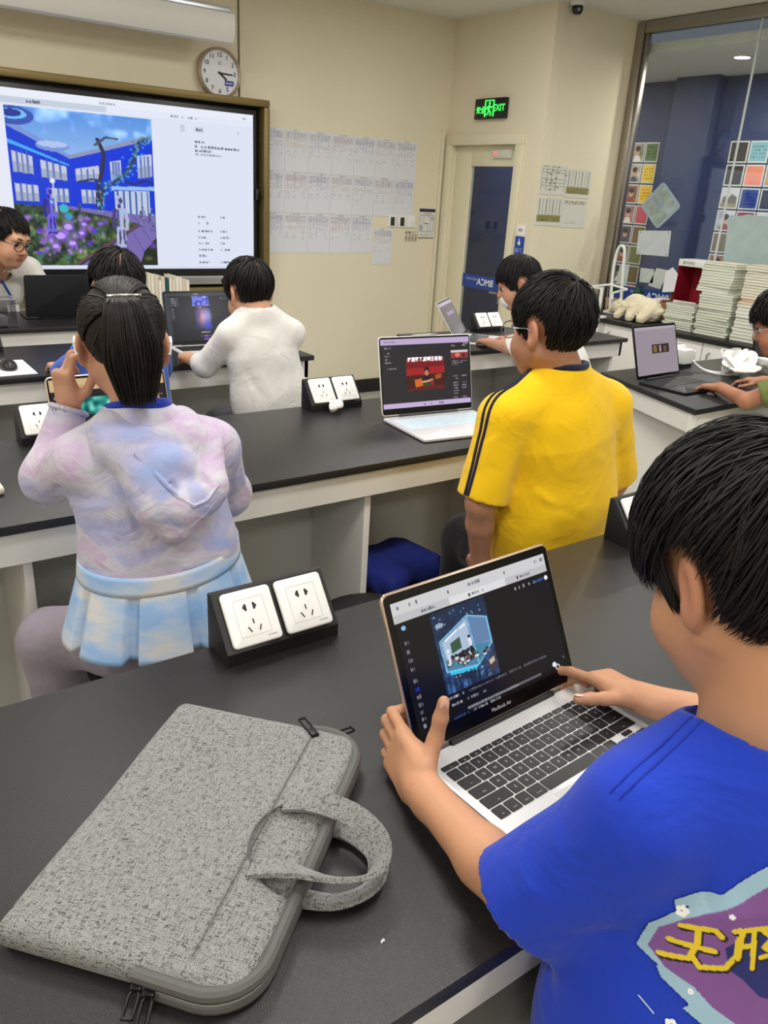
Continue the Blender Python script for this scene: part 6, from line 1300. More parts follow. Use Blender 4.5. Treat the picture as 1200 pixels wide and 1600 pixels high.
    for k_ in range(60):
        q = st + nrm * (.004 * k_ + .02); v = g.at(q); hit = np.isnan(dn) & (v < .0005); f_ = np.clip((v - .0005) / np.minimum(v - pv_, -1e-6), 0, 1) if k_ else v * 0; pos[hit] = (q - nrm * (.004 * f_)[:, None])[hit]; dn[hit] = k_; pv_ = v
    ok = ~np.isnan(dn) & A.ravel(); idx = np.arange(n * n).reshape(n, n); f = np.stack([idx[:-1, :-1], idx[1:, :-1], idx[1:, 1:], idx[:-1, 1:]], -1).reshape(-1, 4); pz = pos.reshape(n, n, 3)
    f = f[ok[f].all(1)]; ln = np.linalg.norm(pos[f[:, 0]] - pos[f[:, 2]], axis=1); f = f[ln < .02]; us = np.unique(f); mp = np.zeros(n * n, int); mp[us] = np.arange(len(us))
    cc = p.a.reshape(-1, 3)[us]; cc = np.where(cc <= 0.04045, cc / 12.92, ((cc + 0.055) / 1.055) ** 2.4); po = pos[us] - nrm * .0012
    raw('back_print', po - O, mp[f], mat('shirt_print', 'attr', .7), t, True, cc)
    # shorts and legs
    hipL, hipR, knL, knR, anL, anR = V(.590, .300, .650), V(.690, .275, .650), V(.56, .54, .60), V(.78, .52, .60), V(.56, .52, .12), V(.79, .50, .12)
    g = SDF((.40, .08, .02), (.96, .68, .80), .009); trousers(g, hipL, hipR, knL, knR, anL, anR, (.072, .066, .055)); g.disp(lambda x, y, z: .004 * smooth_noise((x, y, z), 40, 9)); cloth_mesh(g, 'trousers', cotton('mid_grey_trousers', (120, 122, 122)), t, O); shoes(t, O, (anL, anR), (0, 1), mat('white_trainer', (220, 220, 218), .6))
    short_hair(hd, t, O, M_HAIR, n=6500, bang=.012, nape=-.060, side=.046, burn=-.018, vol=1.075, seed=3, crown=(.015, -.075, .085), wide=.0015, cap_h=.004, length=.20, messy=.30, lift=.013)
    hd.eyes(t, O)
    return t
fg_boy()
# ------------------------------------------------------------------ boy in yellow, seen from behind
def simple_shirt(g, neck, chest, waist, hem, shL, shR, fw, rw=(.15, .15, .155), ft=(.62, .68, .74), hem_z=None, k=.05, rs=.055, rn=.062):
    g.rc(hem, waist, rw[2], rw[1], k, flat=(fw, ft[2])); g.rc(waist, chest, rw[1], rw[0], k, flat=(fw, ft[1])); g.rc(chest, chest + (neck - chest) * .5, rw[0] * .95, rw[0] * .6, k, flat=(fw, ft[0]))
    ax = unit(shR - shL); g.rc(shL + ax * .03, shR - ax * .03, rs, rs, .04)
    for sh in (shL, shR): g.rc(neck + V(0, 0, -.014), sh + V(0, 0, .010), rn, rs * .85, .03)
def collar_ring(g, neck, r, z0, z1, m, parent, O, wid=.0065, off=(0, 0)):
    c = []
    for a in np.linspace(0, 2 * math.pi, 40):
        pp = neck + V(off[0], off[1], 0) + V(math.cos(a), math.sin(a), 0) * r; zs = np.linspace(z1, z0, 140); v = g.at(np.stack([np.full(140, pp[0]), np.full(140, pp[1]), zs], 1)); i = np.argmax(v < .001); c.append(V(pp[0], pp[1], zs[i] if v[i] < .001 else (z0 + z1) / 2))
    c = np.array(c); c[:, 2] = np.convolve(np.concatenate([c[-5:-1, 2], c[:, 2], c[1:5, 2]]), np.ones(9) / 9, 'valid'); return MB().tube(list(c - O), wid, 8, cap=False).build('collar', m, parent)
def march(g, p, d, L=.3, n=300):
    p = V(p); d = unit(d); q = p + np.linspace(0, L, n)[:, None] * d; v = g.at(q); i = np.argmax(v < 0); return q[max(i - 1, 0)] if v[i] < 0 else None
M_NAVY = cotton('navy_rib', (26, 30, 52))
def yellow_boy():
    O = V(1.62, 1.37, 0); t = thing('person', 'boy in bright yellow T-shirt with dark shoulder stripes, seen from behind', 'person', O)
    hd = Head((1.478, 1.355, 1.266), yawpitch(-4, 8, 0), 1.03)
    neck = V(1.515, 1.338, 1.160); chest = V(1.535, 1.33, 1.0); waist = V(1.56, 1.34, .80); hem = V(1.575, 1.35, .66); fw = unit(V(-.08, 1, 0))
    shL, elL, wrL = V(1.352, 1.345, 1.058), V(1.300, 1.345, .848), V(1.368, 1.395, .655); shR, elR, wrR = V(1.700, 1.32, 1.055), V(1.80, 1.33, .83), V(1.765, 1.36, .66)
    g = SDF((1.20, 1.15, .52), (1.92, 1.56, 1.44), .0042); hd.prims(g, neck, (.044, .05)); g.rc(neck, chest, .05, .09, .03)
    for sh, el, wr in ((shL, elL, wrL), (shR, elR, wrR)): g.rc(chest, sh, .05, .04, .03); g.chain([sh, el], [.042, .036], .015); m = el + (wr - el) * .35; g.chain([el, m, wr], [.036, .035, .024], .015)
    R1 = frame(unit(V(.30, .30, -.9)), (-.9, -.1, -.3)); hand(g, wrL, np.stack([R1[:, 0], R1[:, 1], R1[:, 2]], 1), .92, [(30, 55, 30), (32, 58, 30), (34, 60, 30), (36, 58, 30)])
    R2 = frame(unit(V(-.15, .30, -.9)), (.9, 0, -.2)); hand(g, wrR, R2, .92, [(25, 45, 25)] * 4)
    skin_mesh(g, t, O, (184, 134, 106), hd)
    g = SDF((1.22, 1.10, .58), (1.92, 1.58, 1.25), .0048)
    simple_shirt(g, neck, chest, waist, hem, shL, shR, fw, (.165, .188, .182), (.66, .72, .76), rs=.06)
    for sh, el, o in ((shL, elL, .012), (shR, elR, .012)): d = unit(el - sh); g.rc(sh, el - d * o, .062, .066, .03, cut=True)
    g.plane((1.57, 1.35, .625), (.0, -.12, -1), .004)
    for a in (((1.40, 1.24, 1.0), (1.43, 1.20, .90), .012, .006), ((1.37, 1.27, .95), (1.40, 1.22, .86), .010, -.006), ((1.385, 1.26, .90), (1.45, 1.19, .84), .012, .006), ((1.41, 1.225, .86), (1.50, 1.185, .83), .011, -.004), ((1.50, 1.215, 1.05), (1.515, 1.195, .95), .012, -.003), ((1.545, 1.21, 1.05), (1.54, 1.19, .96), .012, .003), ((1.70, 1.25, .99), (1.66, 1.20, .88), .013, .005), ((1.73, 1.26, .93), (1.70, 1.22, .84), .012, -.005), ((1.42, 1.24, .74), (1.53, 1.19, .69), .014, .004), ((1.68, 1.24, .72), (1.58, 1.19, .67), .014, .004), ((1.31, 1.32, .96), (1.36, 1.29, .90), .009, -.004), ((1.30, 1.33, .92), (1.35, 1.30, .87), .008, .004)): g.fold([a[0], a[1]], a[2], a[3])
    g.disp(lambda x, y, z: .003 * smooth_noise((x, y, z * .7), 24, 7) + .0012 * smooth_noise((x, y, z), 55, 8))
    for sh, el in ((shL, elL), (shR, elR)): d = unit(el - sh); g.rc(el - d * .07, el + d * .05, .045, .060, .004, 'sub')
    g.rc(neck + V(0, 0, -.03), neck + V(0, .01, .10), .058, .07, .008, 'sub')
    cloth_mesh(g, 'tshirt', cotton('bright_yellow_tshirt', (238, 192, 14)), t, O); collar_ring(g, neck, .062, 1.05, 1.24, M_NAVY, t, O, .009)
    for dv in (0, .016):                                            # piping from the neck over the shoulder down the sleeve
        pts = []
        for u in np.linspace(0, 1, 30):
            c = neck + V(-.065, .015, -.02) + (shL - neck - V(-.065, .015, -.02)) * min(u / .42, 1) if u < .42 else shL + (elL - shL) * ((u - .42) / .58) * .94
            dr = V(-.30 - 1.5 * max(u - .2, 0), .30 - .42 * u - dv * 12, 1.0 - 1.15 * u); p = march(g, c + unit(dr) * .16, -dr, .16, 260)
            if p is not None: pts.append(p - O)
        if len(pts) > 3: MB().tube(pts, .0042, 6).build('sleeve_stripe', M_NAVY, t)
    hipL, hipR, knL, knR, anL, anR = V(1.50, 1.37, .62), V(1.68, 1.37, .62), V(1.52, 1.62, .60), V(1.72, 1.64, .60), V(1.52, 1.64, .12), V(1.74, 1.66, .12)
    g = SDF((1.30, 1.18, .02), (1.90, 1.82, .80), .010); trousers(g, hipL, hipR, knL, knR, anL, anR, (.088, .07, .055)); cloth_mesh(g, 'trousers', cotton('black_trousers', (20, 20, 26)), t, O); shoes(t, O, (anL, anR), (0, 1), mat('dark_trainer', (50, 50, 54), .6))
    short_hair(hd, t, O, M_HAIR, n=3200, bang=.030, nape=-.085, side=.032, burn=-.012, vol=.99, seed=8, crown=(0, -.065, .10), wide=.0018, length=.16, messy=.4, lift=.010); hd.eyes(t, O); hd.glasses(t, O, mat('thin_steel_frame', (150, 154, 160), .25, metal=.9), r=.0013)
yellow_boy()
# ------------------------------------------------------------------ girl with ponytail and lavender jacket
def jacket_mat():
    m = mat('lavender_cloud_jacket', (190, 180, 214), .55, spec=.3, sheen=.2); N = m.node_tree.nodes; L = m.node_tree.links; b = N['Principled BSDF']; tc = N.new('ShaderNodeTexCoord')
    mp = N.new('ShaderNodeMapping'); mp.inputs['Scale'].default_value = (6, 6, 11); n = N.new('ShaderNodeTexNoise'); n.inputs['Scale'].default_value = 1.0; n.inputs['Detail'].default_value = 3; n.inputs['Distortion'].default_value = .6
    L.new(tc.outputs['Object'], mp.inputs[0]); L.new(mp.outputs[0], n.inputs['Vector']); cr = N.new('ShaderNodeValToRGB'); L.new(n.outputs['Fac'], cr.inputs[0])
    for i, (p_, c) in enumerate(((.28, (152, 168, 216)), (.42, (172, 172, 208)), (.50, (196, 194, 208)), (.58, (194, 172, 204)), (.72, (206, 206, 214)))):
        e = cr.color_ramp.elements[i] if i < 2 else cr.color_ramp.elements.new(p_); e.position = p_; e.color = (*lin(c), 1)
    L.new(cr.outputs[0], b.inputs['Base Color']); b.inputs['Subsurface Weight'].default_value = 0.0
    bn = N.new('ShaderNodeTexNoise'); bn.inputs['Scale'].default_value = 20; bn.inputs['Detail'].default_value = 4; bn.inputs['Distortion'].default_value = 1.5; bp = N.new('ShaderNodeBump'); bp.inputs['Strength'].default_value = .45; bp.inputs['Distance'].default_value = .012; L.new(tc.outputs['Object'], bn.inputs['Vector']); L.new(bn.outputs['Fac'], bp.inputs['Height']); L.new(bp.outputs[0], b.inputs['Normal']); return m
def cloud_cloth():
    m = mat('pale_blue_cloud_cloth', (168, 192, 226), .6, bump=(40, .3)); N = m.node_tree.nodes; L = m.node_tree.links; tc = N.new('ShaderNodeTexCoord'); mp = N.new('ShaderNodeMapping'); mp.inputs['Scale'].default_value = (9, 9, 22); n = N.new('ShaderNodeTexNoise'); n.inputs['Scale'].default_value = 1.0; n.inputs['Detail'].default_value = 4; cr = N.new('ShaderNodeValToRGB')
    L.new(tc.outputs['Object'], mp.inputs[0]); L.new(mp.outputs[0], n.inputs['Vector']); L.new(n.outputs['Fac'], cr.inputs[0]); L.new(cr.outputs[0], N['Principled BSDF'].inputs['Base Color'])
    for i, (p_, c) in enumerate(((.34, (146, 184, 232)), (.62, (212, 212, 214)), (.48, (178, 200, 230)))):
        e = cr.color_ramp.elements[i] if i < 2 else cr.color_ramp.elements.new(p_); e.position = p_; e.color = (*lin(c), 1)
    return m
def girl():
    O = V(.53, 1.52, 0); t = thing('person', 'girl with ponytail in a lavender hooded jacket, hand raised, seen from behind', 'person', O); MJ = jacket_mat()
    hd = Head((.490, 1.515, 1.258), yawpitch(19, 10, 0), .97)
    neck = V(.503, 1.485, 1.12); chest = V(.512, 1.475, .98); waist = V(.522, 1.47, .84); fw = unit(V(.08, 1, 0))
    shL, elL, wrL = V(.388, 1.49, 1.045), V(.352, 1.60, .985), V(.408, 1.625, 1.118); shR, elR, wrR = V(.645, 1.475, 1.04), V(.718, 1.56, .905), V(.70, 1.74, .885)
    g = SDF((.22, 1.28, .68), (.86, 1.92, 1.44), .0042); hd.prims(g, neck, (.040, .044)); g.rc(neck, chest, .045, .08, .03); g.rc(chest, waist, .08, .08, .03)
    for sh, el, wr in ((shL, elL, wrL), (shR, elR, wrR)): g.rc(chest, sh, .04, .034, .03); g.chain([sh, el, wr], [.034, .029, .0205], .012)
    yH = unit(V(-.10, .0, 1)); zH = unit(V(-.90, -.32, .05)); zH = unit(zH - yH * (zH @ yH)); xH = np.cross(yH, zH); xH = xH if xH[1] < 0 else -xH
    hand(g, wrL, np.stack([xH, yH, zH], 1), .86, [(18, 66, 14), (26, 58, 20), (40, 60, 26), (55, 62, 30)], (.06, .02, -.03, -.08), ((.55, .60, -.50), (.25, .80, -.5), (.10, .95, -.25)))
    R2 = frame(unit(V(-.3, .95, -.05)), (0, 0, 1)); hand(g, wrR, R2 @ np.diag([-1, 1, 1]), .84)
    skin_mesh(g, t, O, (190, 142, 116), hd)
    # jacket
    g = SDF((.22, 1.26, .76), (.86, 1.80, 1.20), .0046)
    simple_shirt(g, neck, chest, waist, waist - V(0, 0, .02), shL, shR, fw, (.142, .150, .155), (.64, .70, .74), rs=.054)
    d = unit(elL - shL)
    for sh, el, wr in ((shL, elL, wrL), (shR, elR, wrR)): dd = unit(wr - el); g.rc(sh, el, .055, .052, .03); g.rc(el, wr - dd * .005, .052, .036, .022, cut=True)
    g.plane((.52, 1.47, .822), (.05, -.10, -1), .004)
    for a in (((.43, 1.39, .98), (.45, 1.36, .86), .010, .004), ((.40, 1.41, .96), (.42, 1.385, .86), .008, -.004), ((.60, 1.38, .98), (.59, 1.35, .86), .010, .004), ((.47, 1.37, .93), (.56, 1.36, .90), .012, .003), ((.46, 1.365, .89), (.57, 1.355, .87), .010, -.003), ((.36, 1.46, 1.03), (.33, 1.53, .97), .008, -.005), ((.33, 1.56, 1.0), (.39, 1.55, 1.02), .006, -.004), ((.34, 1.57, 1.04), (.41, 1.57, 1.05), .006, -.004), ((.37, 1.46, .99), (.35, 1.51, .94), .007, .005), ((.70, 1.46, 1.0), (.72, 1.47, .93), .008, -.004), ((.72, 1.48, .97), (.76, 1.52, .90), .007, .004)): g.fold([a[0], a[1]], a[2], a[3])
    g.disp(lambda x, y, z: .0034 * smooth_noise((x, y, z * .8), 30, 12) + .0016 * smooth_noise((x, y, z), 70, 13))
    g.rc(neck + V(0, .01, -.03), neck + V(0, .015, .09), .05, .062, .008, 'sub'); dd = unit(wrL - elL); g.rc(wrL - dd * .03, wrL + dd * .03, .028, .033, .004, 'sub')
    cloth_mesh(g, 'jacket', MJ, t, O)
    # gathered cuff
    Rc = frame(dd, (0, 1, .2)); pts = [wrL - dd * .006 + Rc[:, 0] * (.0335 + .0016 * (i % 2)) * math.cos(a) + Rc[:, 2] * (.0335 + .0016 * (i % 2)) * math.sin(a) - O for i, a in enumerate(np.linspace(0, 2 * math.pi, 49))]; MB().tube(pts, .0055, 6, cap=False).build('cuff', MJ, t)
    # hood lying on the back
    h = SDF((.34, 1.25, .86), (.72, 1.58, 1.20), .0042)
    h.rc((.435, 1.46, 1.105), (.478, 1.352, .985), .036, .028, .03); h.rc((.575, 1.46, 1.10), (.535, 1.348, .985), .036, .030, .03); h.rc((.478, 1.352, .985), (.505, 1.338, .945), .032, .020, .03); h.rc((.535, 1.348, .985), (.505, 1.338, .945), .032, .020, .03); h.rc((.44, 1.43, 1.09), (.57, 1.43, 1.09), .032, .032, .03); h.ell((.503, 1.375, 1.02), (.066, .030, .066), None, .02)
    h.rc((.425, 1.42, 1.085), (.512, 1.325, .985), .016, .016, .02); h.rc((.512, 1.325, .985), (.590, 1.355, 1.005), .020, .022, .025); h.rc((.590, 1.355, 1.005), (.622, 1.43, 1.075), .022, .018, .03); h.ell((.548, 1.345, .985), (.05, .022, .030), None, .02)
    h.fold([(.455, 1.375, 1.075), (.530, 1.318, 1.0)], .009, -.008); h.fold([(.52, 1.34, 1.05), (.575, 1.335, 1.02)], .012, -.006); h.fold([(.49, 1.325, .96), (.60, 1.335, .985)], .008, -.005); h.fold([(.47, 1.35, 1.0), (.51, 1.318, .95)], .007, .003); h.disp(lambda x, y, z: .0028 * smooth_noise((x, y, z), 46, 21) - .005); h.rc(neck + V(0, .01, -.03), neck + V(0, .015, .10), .05, .062, .008, 'sub')
    cloth_mesh(h, 'hood', MJ, t, O); hp_ = [march(h, V(x_, 1.20, z_), (0, 1, 0), .3) for x_, z_ in ((.425, 1.07), (.455, 1.02), (.48, .975), (.503, .945), (.53, .955), (.565, .975), (.60, 1.005), (.62, 1.04))]; MB().tube([q_ - O for q_ in hp_ if q_ is not None], .0009, 6).build('hood_seam', MJ, t); hp_ = [march(h, V(x_, 1.20, z_), (0, 1, 0), .3) for x_, z_ in ((.455, 1.085), (.48, 1.05), (.505, 1.015), (.53, .995), (.56, .998), (.59, 1.02))]; MB().tube([q_ - O for q_ in hp_ if q_ is not None], .0045, 6).build('hood_rim', MJ, t); collar_ring(g, neck, .054, 1.04, 1.18, cotton('royal_blue_rib', (18, 46, 158)), t, O, .012, (0, .01))
    # blue hem band and pleated peplum
    def skirt(z0, z1, s0, s1, name, m, pleat=0.0, rows=14, tilt=.06):
        n = 252; vs = []; c = V(.524, 1.468)
        for j in range(rows):
            u = j / (rows - 1); z = z0 + (z1 - z0) * u; s_ = s0 + (s1 - s0) * u
            for i in range(n):
                a = 2 * math.pi * i / n; f = (a / (2 * math.pi) * 9) % 1; st = pleat * (.35 + .65 * u) * (1.0 if f < .78 else -1.3) * (1 + .25 * math.sin(f * 4)) + .003 * u * math.sin(a * 5 + 1); r = s_ * (1 + st); x = c[0] + math.cos(a) * .158 * r; y = c[1] + math.sin(a) * .118 * r; vs.append((x, y, z + tilt * (y - 1.468) + .05 * (x - .52)))
        f = np.array([(j * n + i, j * n + (i + 1) % n, (j + 1) * n + (i + 1) % n, (j + 1) * n + i) for j in range(rows - 1) for i in range(n)]); o = raw(name, np.array(vs) - O, f, m, t); o.modifiers.new('cloth_thickness', 'SOLIDIFY').thickness = .0025; return o
    MBl = cloud_cloth(); skirt(.855, .815, 1.03, 1.06, 'hem_band', MBl, 0, 5, .10); skirt(.835, .685, .99, 1.22, 'pleated_peplum', MBl, .065, 16, .10)
    # trousers
    hipL, hipR, knL, knR, anL, anR = V(.45, 1.53, .63), V(.60, 1.53, .63), V(.325, 1.64, .60), V(.70, 1.80, .60), V(.36, 1.72, .16), V(.70, 1.78, .12)
    g = SDF((.14, 1.32, .02), (.86, 1.98, .78), .009); trousers(g, hipL, hipR, knL, knR, anL, anR, (.085, .066, .055)); g.fold([(.30, 1.60, .62), (.25, 1.66, .54)], .012, -.005); g.disp(lambda x, y, z: .004 * smooth_noise((x, y, z), 38, 15)); cloth_mesh(g, 'trousers', cotton('mauve_grey_trousers', (150, 140, 152)), t, O); shoes(t, O, (anL, anR), (0, 1), mat('white_trainer', (220, 220, 218), .6))
    # hair: combed back to a tie, then the tail
    rs = np.random.RandomState(5); k = hd.s; ce = V(0, -.014, .036); re = V(.079, .098, .088); tie = V(-.002, -.108, .062)
    c = SDF(-V(.12, .14, .16), V(.12, .14, .16), .005); c.ell(ce, re * .985, None, .004); sl, P = c.win(-V(.12, .14, .16), V(.12, .14, .16)); X_, Y_, Z_ = np.broadcast_arrays(*P); lim = np.where(Y_ > .05, .06, np.where(Y_ > -.02, .01 + .05 * np.clip(Y_ / .05, 0, 1), -.045)); c.mix(sl, (lim - Z_).astype(np.float32), .006, 'and'); Pv, F = c.polygons(); raw('hair_cap', hd.c + (Pv * k) @ hd.R.T - O, F, M_HAIRB, t)
    n = 2400; a = rs.uniform(-math.pi, math.pi, n); st = np.zeros((n, 3)); zz = np.where(np.abs(a) < .8, .07, np.where(np.abs(a) < 1.9, .005, -.05)) + rs.rand(n) * .03; rr = np.sqrt(np.clip(1 - ((zz - ce[2]) / re[2]) ** 2, .05, 1)); st[:, 0] = ce[0] + np.sin(a) * rr * re[0]; st[:, 1] = ce[1] + np.cos(a) * rr * re[1]; st[:, 2] = zz
    rings = 10; pos = np.zeros((n, rings, 3)); s0 = (st - ce) / re; s1 = (tie - ce) / re; s1 = s1 / np.linalg.norm(s1)
    for j in range(rings):
        u = j / (rings - 1); q = s0 * (1 - u) + s1 * u; q += np.array([0, 0, .35]) * math.sin(math.pi * u) * (1 - np.abs(s0[:, 2:3])) * .5; q /= np.linalg.norm(q, axis=1, keepdims=True); pos[:, j] = ce + q * re * (1.01 + .035 * rs.rand(n)[:, None] * math.sin(math.pi * u))
    wd = .0016 * (.5 + rs.rand(n))[:, None] * np.ones((1, rings)); strands('hair_strands', t, O, hd.c + (pos * k) @ hd.R.T, wd * k, M_HAIRB)
    tw = hd.w(*tie); n = 2200; a = rs.rand(n) * 2 * math.pi; r = np.sqrt(rs.rand(n)); pos = np.zeros((n, 12, 3)); le = .178 * (.80 + .24 * rs.rand(n))
    for j in range(12):
        u = j / 11; wdt = .018 + .036 * math.sin(min(u * 1.8, 1) * math.pi / 2) - .022 * max(u - .6, 0) / .4; x = np.cos(a) * r * wdt; y = np.sin(a) * r * wdt * .62
        pos[:, j, 0] = tw[0] + x + .016 * u; pos[:, j, 1] = tw[1] - .012 - .030 * math.sin(min(u * 2.2, 1) * math.pi / 2) + y + .018 * u; pos[:, j, 2] = tw[2] + .014 + .022 * math.sin(min(u * 3, 1) * math.pi) - le * u ** 1.15
    wd = .0019 * (.5 + rs.rand(n))[:, None] * np.concatenate([np.ones(10), [.7, .1]])[None]; strands('ponytail', t, O, pos, wd, M_HAIRB)
    g = SDF(tw - V(.08, .10, .26), tw + V(.08, .08, .06), .005); g.rc(tw + V(.0, -.026, .0), tw + V(.006, -.036, -.06), .024, .040, .02, flat=((0, 1, 0), .5)); g.rc(tw + V(.006, -.036, -.06), tw + V(.014, -.026, -.11), .040, .022, .02, flat=((0, 1, 0), .5)); P, F = g.polygons(); raw('ponytail_core', P - O, F, M_HAIRB, t)
    q = MB(); q.tube([tw + V(.034 * math.cos(a), -.020 - .022 * math.sin(a), .026 + .004 * math.sin(a)) - O for a in np.linspace(.55, 2.6, 16)], .0020, 8); q.build('hair_clip', mat('silver_clip', (220, 218, 214), .2, metal=.8), t)
    for d in (-1, 1): MB().tube([hd.w(.082 * d, .0, .0) - O, hd.w(.088 * d, -.012, .012) - O, hd.w(.088 * d, -.028, .002) - O, hd.w(.084 * d, -.03, -.02) - O], .0035, 8).build('ear_piece', M_WHITEP, t)
    hd.eyes(t, O)
girl()
# ------------------------------------------------------------------ people further back
def sitter(label, hc, R, hs, neck, chest, waist, hem, arms, fw, shirt, skin, hair, h=.0072, rw=(.135, .14, .145), collar=None, glasses=None, sleeve=1.0, pants=(40, 40, 48), rs=.05, knees=None, seat=.62, hands=True, folds=(), eyes=True, sname='tshirt', adult=False, hairm=None):
    """arms: ((shoulder, elbow, wrist, hand_dir), ...); sleeve: share of shoulder-elbow-wrist that is covered (1 = to the elbow, 2 = to the wrist)"""
    O = V(hem[0], hem[1], 0); t = thing('person', label, 'person', O); hd = Head(hc, R, hs); neck, chest, waist, hem = map(V, (neck, chest, waist, hem)); fw = unit(fw)
    pts = [V(p) for a in arms for p in a[:3]] + [hd.c, waist]; lo = np.min(pts, 0) - .17; hi = np.max(pts, 0) + .17
    g = SDF(lo, hi, h * .8); k = 1.15 if adult else 1.0; hd.prims(g, neck, (.042 * k / hs, .048 * k / hs)); g.rc(neck, chest, .05, .08, .03); g.rc(chest, waist, .08, .09, .03)
    for sh, el, wr, hdir in arms:
        sh, el, wr = V(sh), V(el), V(wr); g.rc(chest, sh, .045, .036 * k, .03); g.chain([sh, el, wr], [.037 * k, .031 * k, .022 * k], .012)
        if hands: Rh = frame(unit(hdir), (0, 0, 1)); s_ = 1 if (sh - chest) @ Rh[:, 0] < 0 else -1; hand(g, wr, Rh @ np.diag([s_, 1, 1]), .88 * k, [(14, 34, 22), (16, 38, 22), (18, 40, 22), (20, 40, 24)])
    skin_mesh(g, t, O, skin, hd)
    lo2 = np.minimum(lo, hem - .2); g = SDF(V(lo2[0], lo2[1], hem[2] - .05), V(hi[0], hi[1], neck[2] + .1), h); shs = [V(a[0]) for a in arms]; shL, shR = (shs + [chest * 2 - shs[0]])[:2]
    simple_shirt(g, neck, chest, waist, hem, shL, shR, fw, rw, rs=rs)
    for sh, el, wr, _ in arms:
        sh, el, wr = V(sh), V(el), V(wr)
        if sleeve <= 1: g.rc(sh, sh + (el - sh) * sleeve, rs, rs * 1.08, .025, cut=True)
        else: g.rc(sh, el, rs, rs * .92, .025); g.rc(el, el + (wr - el) * (sleeve - 1), rs * .92, rs * .72, .02, cut=True)
    g.plane(hem + V(0, 0, -.03), (0, 0, -1), .004)
    for a, b, w, am in folds: g.fold([a, b], w, am)
    g.disp(lambda x, y, z: .0035 * smooth_noise((x, y, z * .7), 26, 31) + .0014 * smooth_noise((x, y, z), 60, 32)); g.rc(neck + V(0, 0, -.03), neck + V(0, .01, .1), .054 * k, .066 * k, .008, 'sub'); cloth_mesh(g, sname, shirt, t, O)
    if collar is not None: collar_ring(g, neck, .058 * k, neck[2] - .12, neck[2] + .08, collar, t, O, .0075)
    s_ = unit(np.cross(fw, (0, 0, 1))) * .085 * k; hip = V(hem[0], hem[1], seat); kn = hip + fw * (.30 * k); an = kn + V(0, 0, .12 - seat)
    g = SDF(np.minimum(hip, kn) - V(.22, .22, 0) + V(0, 0, .03 - seat), np.maximum(hip, kn) + V(.22, .22, .16), .012); trousers(g, hip - s_, hip + s_, kn - s_, kn + s_, an - s_, an + s_, (.085 * k, .066 * k, .055 * k)); cloth_mesh(g, 'trousers', cotton('trousers_%d_%d_%d' % pants, pants), t, O); shoes(t, O, (an - s_, an + s_), fw, mat('white_trainer', (220, 220, 218), .6))
    short_hair(hd, t, O, hairm or M_HAIR, **hair)
    if eyes: hd.eyes(t, O)
    if glasses is not None: hd.glasses(t, O, glasses, r=.0019)
    return t, hd, O, g
FAR = dict(n=1300, wide=.0028, cap_h=.006, lift=.008)
# boy in white
sitter('boy in white long-sleeved T-shirt with bobbed black hair, seen from behind', (1.378, 2.775, 1.176), yawpitch(-4, 20), .98, (1.388, 2.73, 1.118), (1.405, 2.715, .96), (1.43, 2.71, .80), (1.46, 2.71, .66),
       (((1.285, 2.735, 1.028), (1.222, 2.83, .905), (1.24, 3.05, .895), (.3, .95, -.1)), ((1.525, 2.71, 1.025), (1.565, 2.86, .90), (1.56, 3.08, .895), (-.1, 1, -.1))), (-.05, 1, 0), cotton('white_tshirt', (226, 224, 220)), (200, 152, 124),
       dict(FAR, bang=.02, nape=-.10, side=.02, burn=-.02, vol=1.04, seed=21, length=.23, messy=.15), rw=(.135, .150, .158), sleeve=1.35, pants=(60, 62, 70), rs=.052,
       folds=(((1.33, 2.62, .98), (1.35, 2.59, .86), .014, .005), ((1.37, 2.60, .95), (1.42, 2.58, .80), .016, -.005), ((1.48, 2.61, .95), (1.45, 2.58, .82), .014, .005), ((1.30, 2.66, .92), (1.36, 2.60, .80), .013, -.005)))
# boy in blue behind the girl
sitter('boy in blue T-shirt seated behind the girl, only head, shoulder and hand showing', (.872, 2.72, 1.205), yawpitch(4, 18), 1.0, (.872, 2.70, 1.07), (.872, 2.70, .94), (.872, 2.70, .80), (.872, 2.70, .66),
       (((.755, 2.72, .995), (.715, 2.86, .90), (.76, 3.09, .885), (-.05, 1, -.1)), ((.99, 2.72, .995), (1.05, 2.86, .90), (1.03, 3.05, .885), (-.1, 1, -.1))), (0, 1, 0), cotton('cornflower_blue_tshirt', (52, 92, 190)), (206, 156, 128),
       dict(FAR, bang=.02, nape=-.055, side=.03, burn=-.01, vol=1.04, seed=22, length=.15, messy=.25), sleeve=1.0, collar=cotton('royal_blue_rib', (18, 46, 158)))
# teacher
tt, hd, O, _ = sitter('man with black-rimmed glasses in a white jacket at the teacher desk', (.918, 4.55, 1.232), yawpitch(146, 18, 6), 1.16, (.885, 4.68, 1.085), (.86, 4.83, .96), (.85, 4.98, .80), (.85, 5.04, .62),
       (((1.06, 4.79, 1.055), (1.13, 4.76, .93), (1.09, 4.58, .885), (.0, -1, -.1)), ((.67, 4.83, 1.03), (.60, 4.76, .92), (.70, 4.58, .885), (.2, -1, -.1))), (.12, -1, 0), mat('white_windbreaker', (226, 224, 216), .6, bump=(30, .4)), (206, 156, 128),
       dict(FAR, bang=.058, nape=-.05, side=.022, burn=.0, vol=1.0, seed=23, length=.12, messy=.2, lift=.005, crown=(0, -.05, .11)), rw=(.17, .17, .17), sleeve=1.85, glasses=mat('black_glasses_frame', (16, 16, 18), .3), rs=.062, seat=.60, adult=True, sname='jacket')
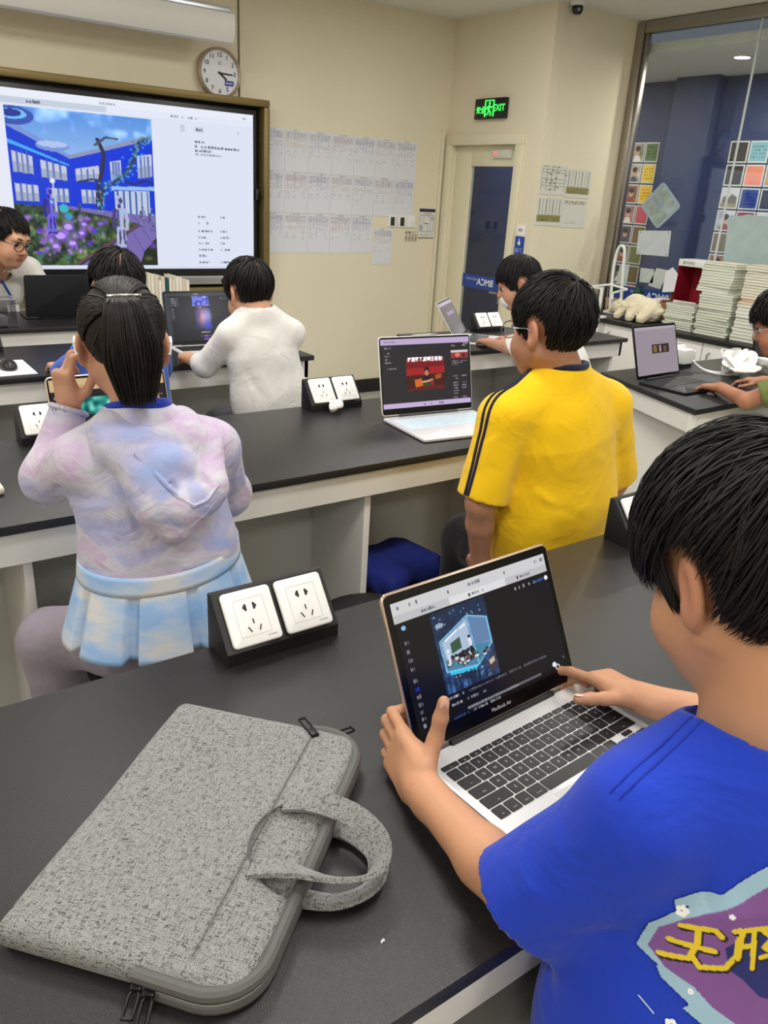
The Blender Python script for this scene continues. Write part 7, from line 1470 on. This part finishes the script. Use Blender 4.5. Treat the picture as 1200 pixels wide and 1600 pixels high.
MB().tube([V(.86, 4.66, 1.09) - O, V(.90, 4.675, 1.0) - O, V(.935, 4.70, .93) - O, V(.94, 4.71, .88) - O], .006, 8, flat=((0, 1, 0), .3)).build('lanyard', M_BLUEI, tt)
MB().box(-.03, .03, -.002, .002, -.08, 0, .001).build('name_badge', M_WHITEP, tt, V(.94, 4.70, .885) - O)
# child near the door
tt, hd, O, _ = sitter('child in white shirt and face mask, half hidden behind the yellow T-shirt', (2.735, 2.74, 1.195), yawpitch(-50, 22), .98, (2.80, 2.685, 1.07), (2.88, 2.65, .94), (3.0, 2.62, .80), (3.10, 2.60, .66),
       (((2.80, 2.60, 1.0), (2.72, 2.72, .90), (2.80, 2.96, .885), (.3, 1, -.1)), ((3.00, 2.72, .98), (3.05, 2.83, .90), (3.0, 3.0, .885), (-.1, 1, -.1))), (-.35, .94, 0), cotton('white_cotton_shirt', (232, 232, 230)), (196, 146, 122),
       dict(FAR, bang=.03, nape=-.08, side=.02, burn=-.02, vol=1.03, seed=24, length=.19, messy=.2), sleeve=1.0, pants=(70, 72, 84))
g = SDF(hd.c - .14, hd.c + .14, .005); g.ell(hd.w(0, .052, -.055), V(.052, .05, .042) * hd.s, hd.R, .01); g.plane(hd.w(0, .035, 0), -hd.R[:, 1], .004); P_, F_ = g.polygons(); raw('face_mask', P_ - O, F_, mat('mask_white', (232, 236, 238), .8), tt)
# child at the right edge
sitter('child with glasses at the right picture edge reaching to the dark laptop', (3.005, 1.60, 1.175), yawpitch(-32, 22), 1.0, (3.07, 1.53, 1.06), (3.12, 1.49, .94), (3.16, 1.46, .80), (3.20, 1.44, .66),
       (((2.985, 1.475, .985), (2.885, 1.60, .892), (3.02, 1.80, .888), (.05, 1, -.12)), ((3.25, 1.53, .985), (3.37, 1.62, .90), (3.34, 1.80, .888), (-.2, 1, -.1))), (-.4, .92, 0), cotton('olive_green_tshirt', (112, 128, 70)), (176, 122, 92),
       dict(FAR, bang=.03, nape=-.05, side=.03, burn=-.01, vol=1.05, seed=25, length=.14, messy=.5, lift=.014), sleeve=.72, glasses=mat('clear_glasses_frame', (170, 172, 178), .2), rw=(.125, .13, .135), pants=(50, 54, 66))
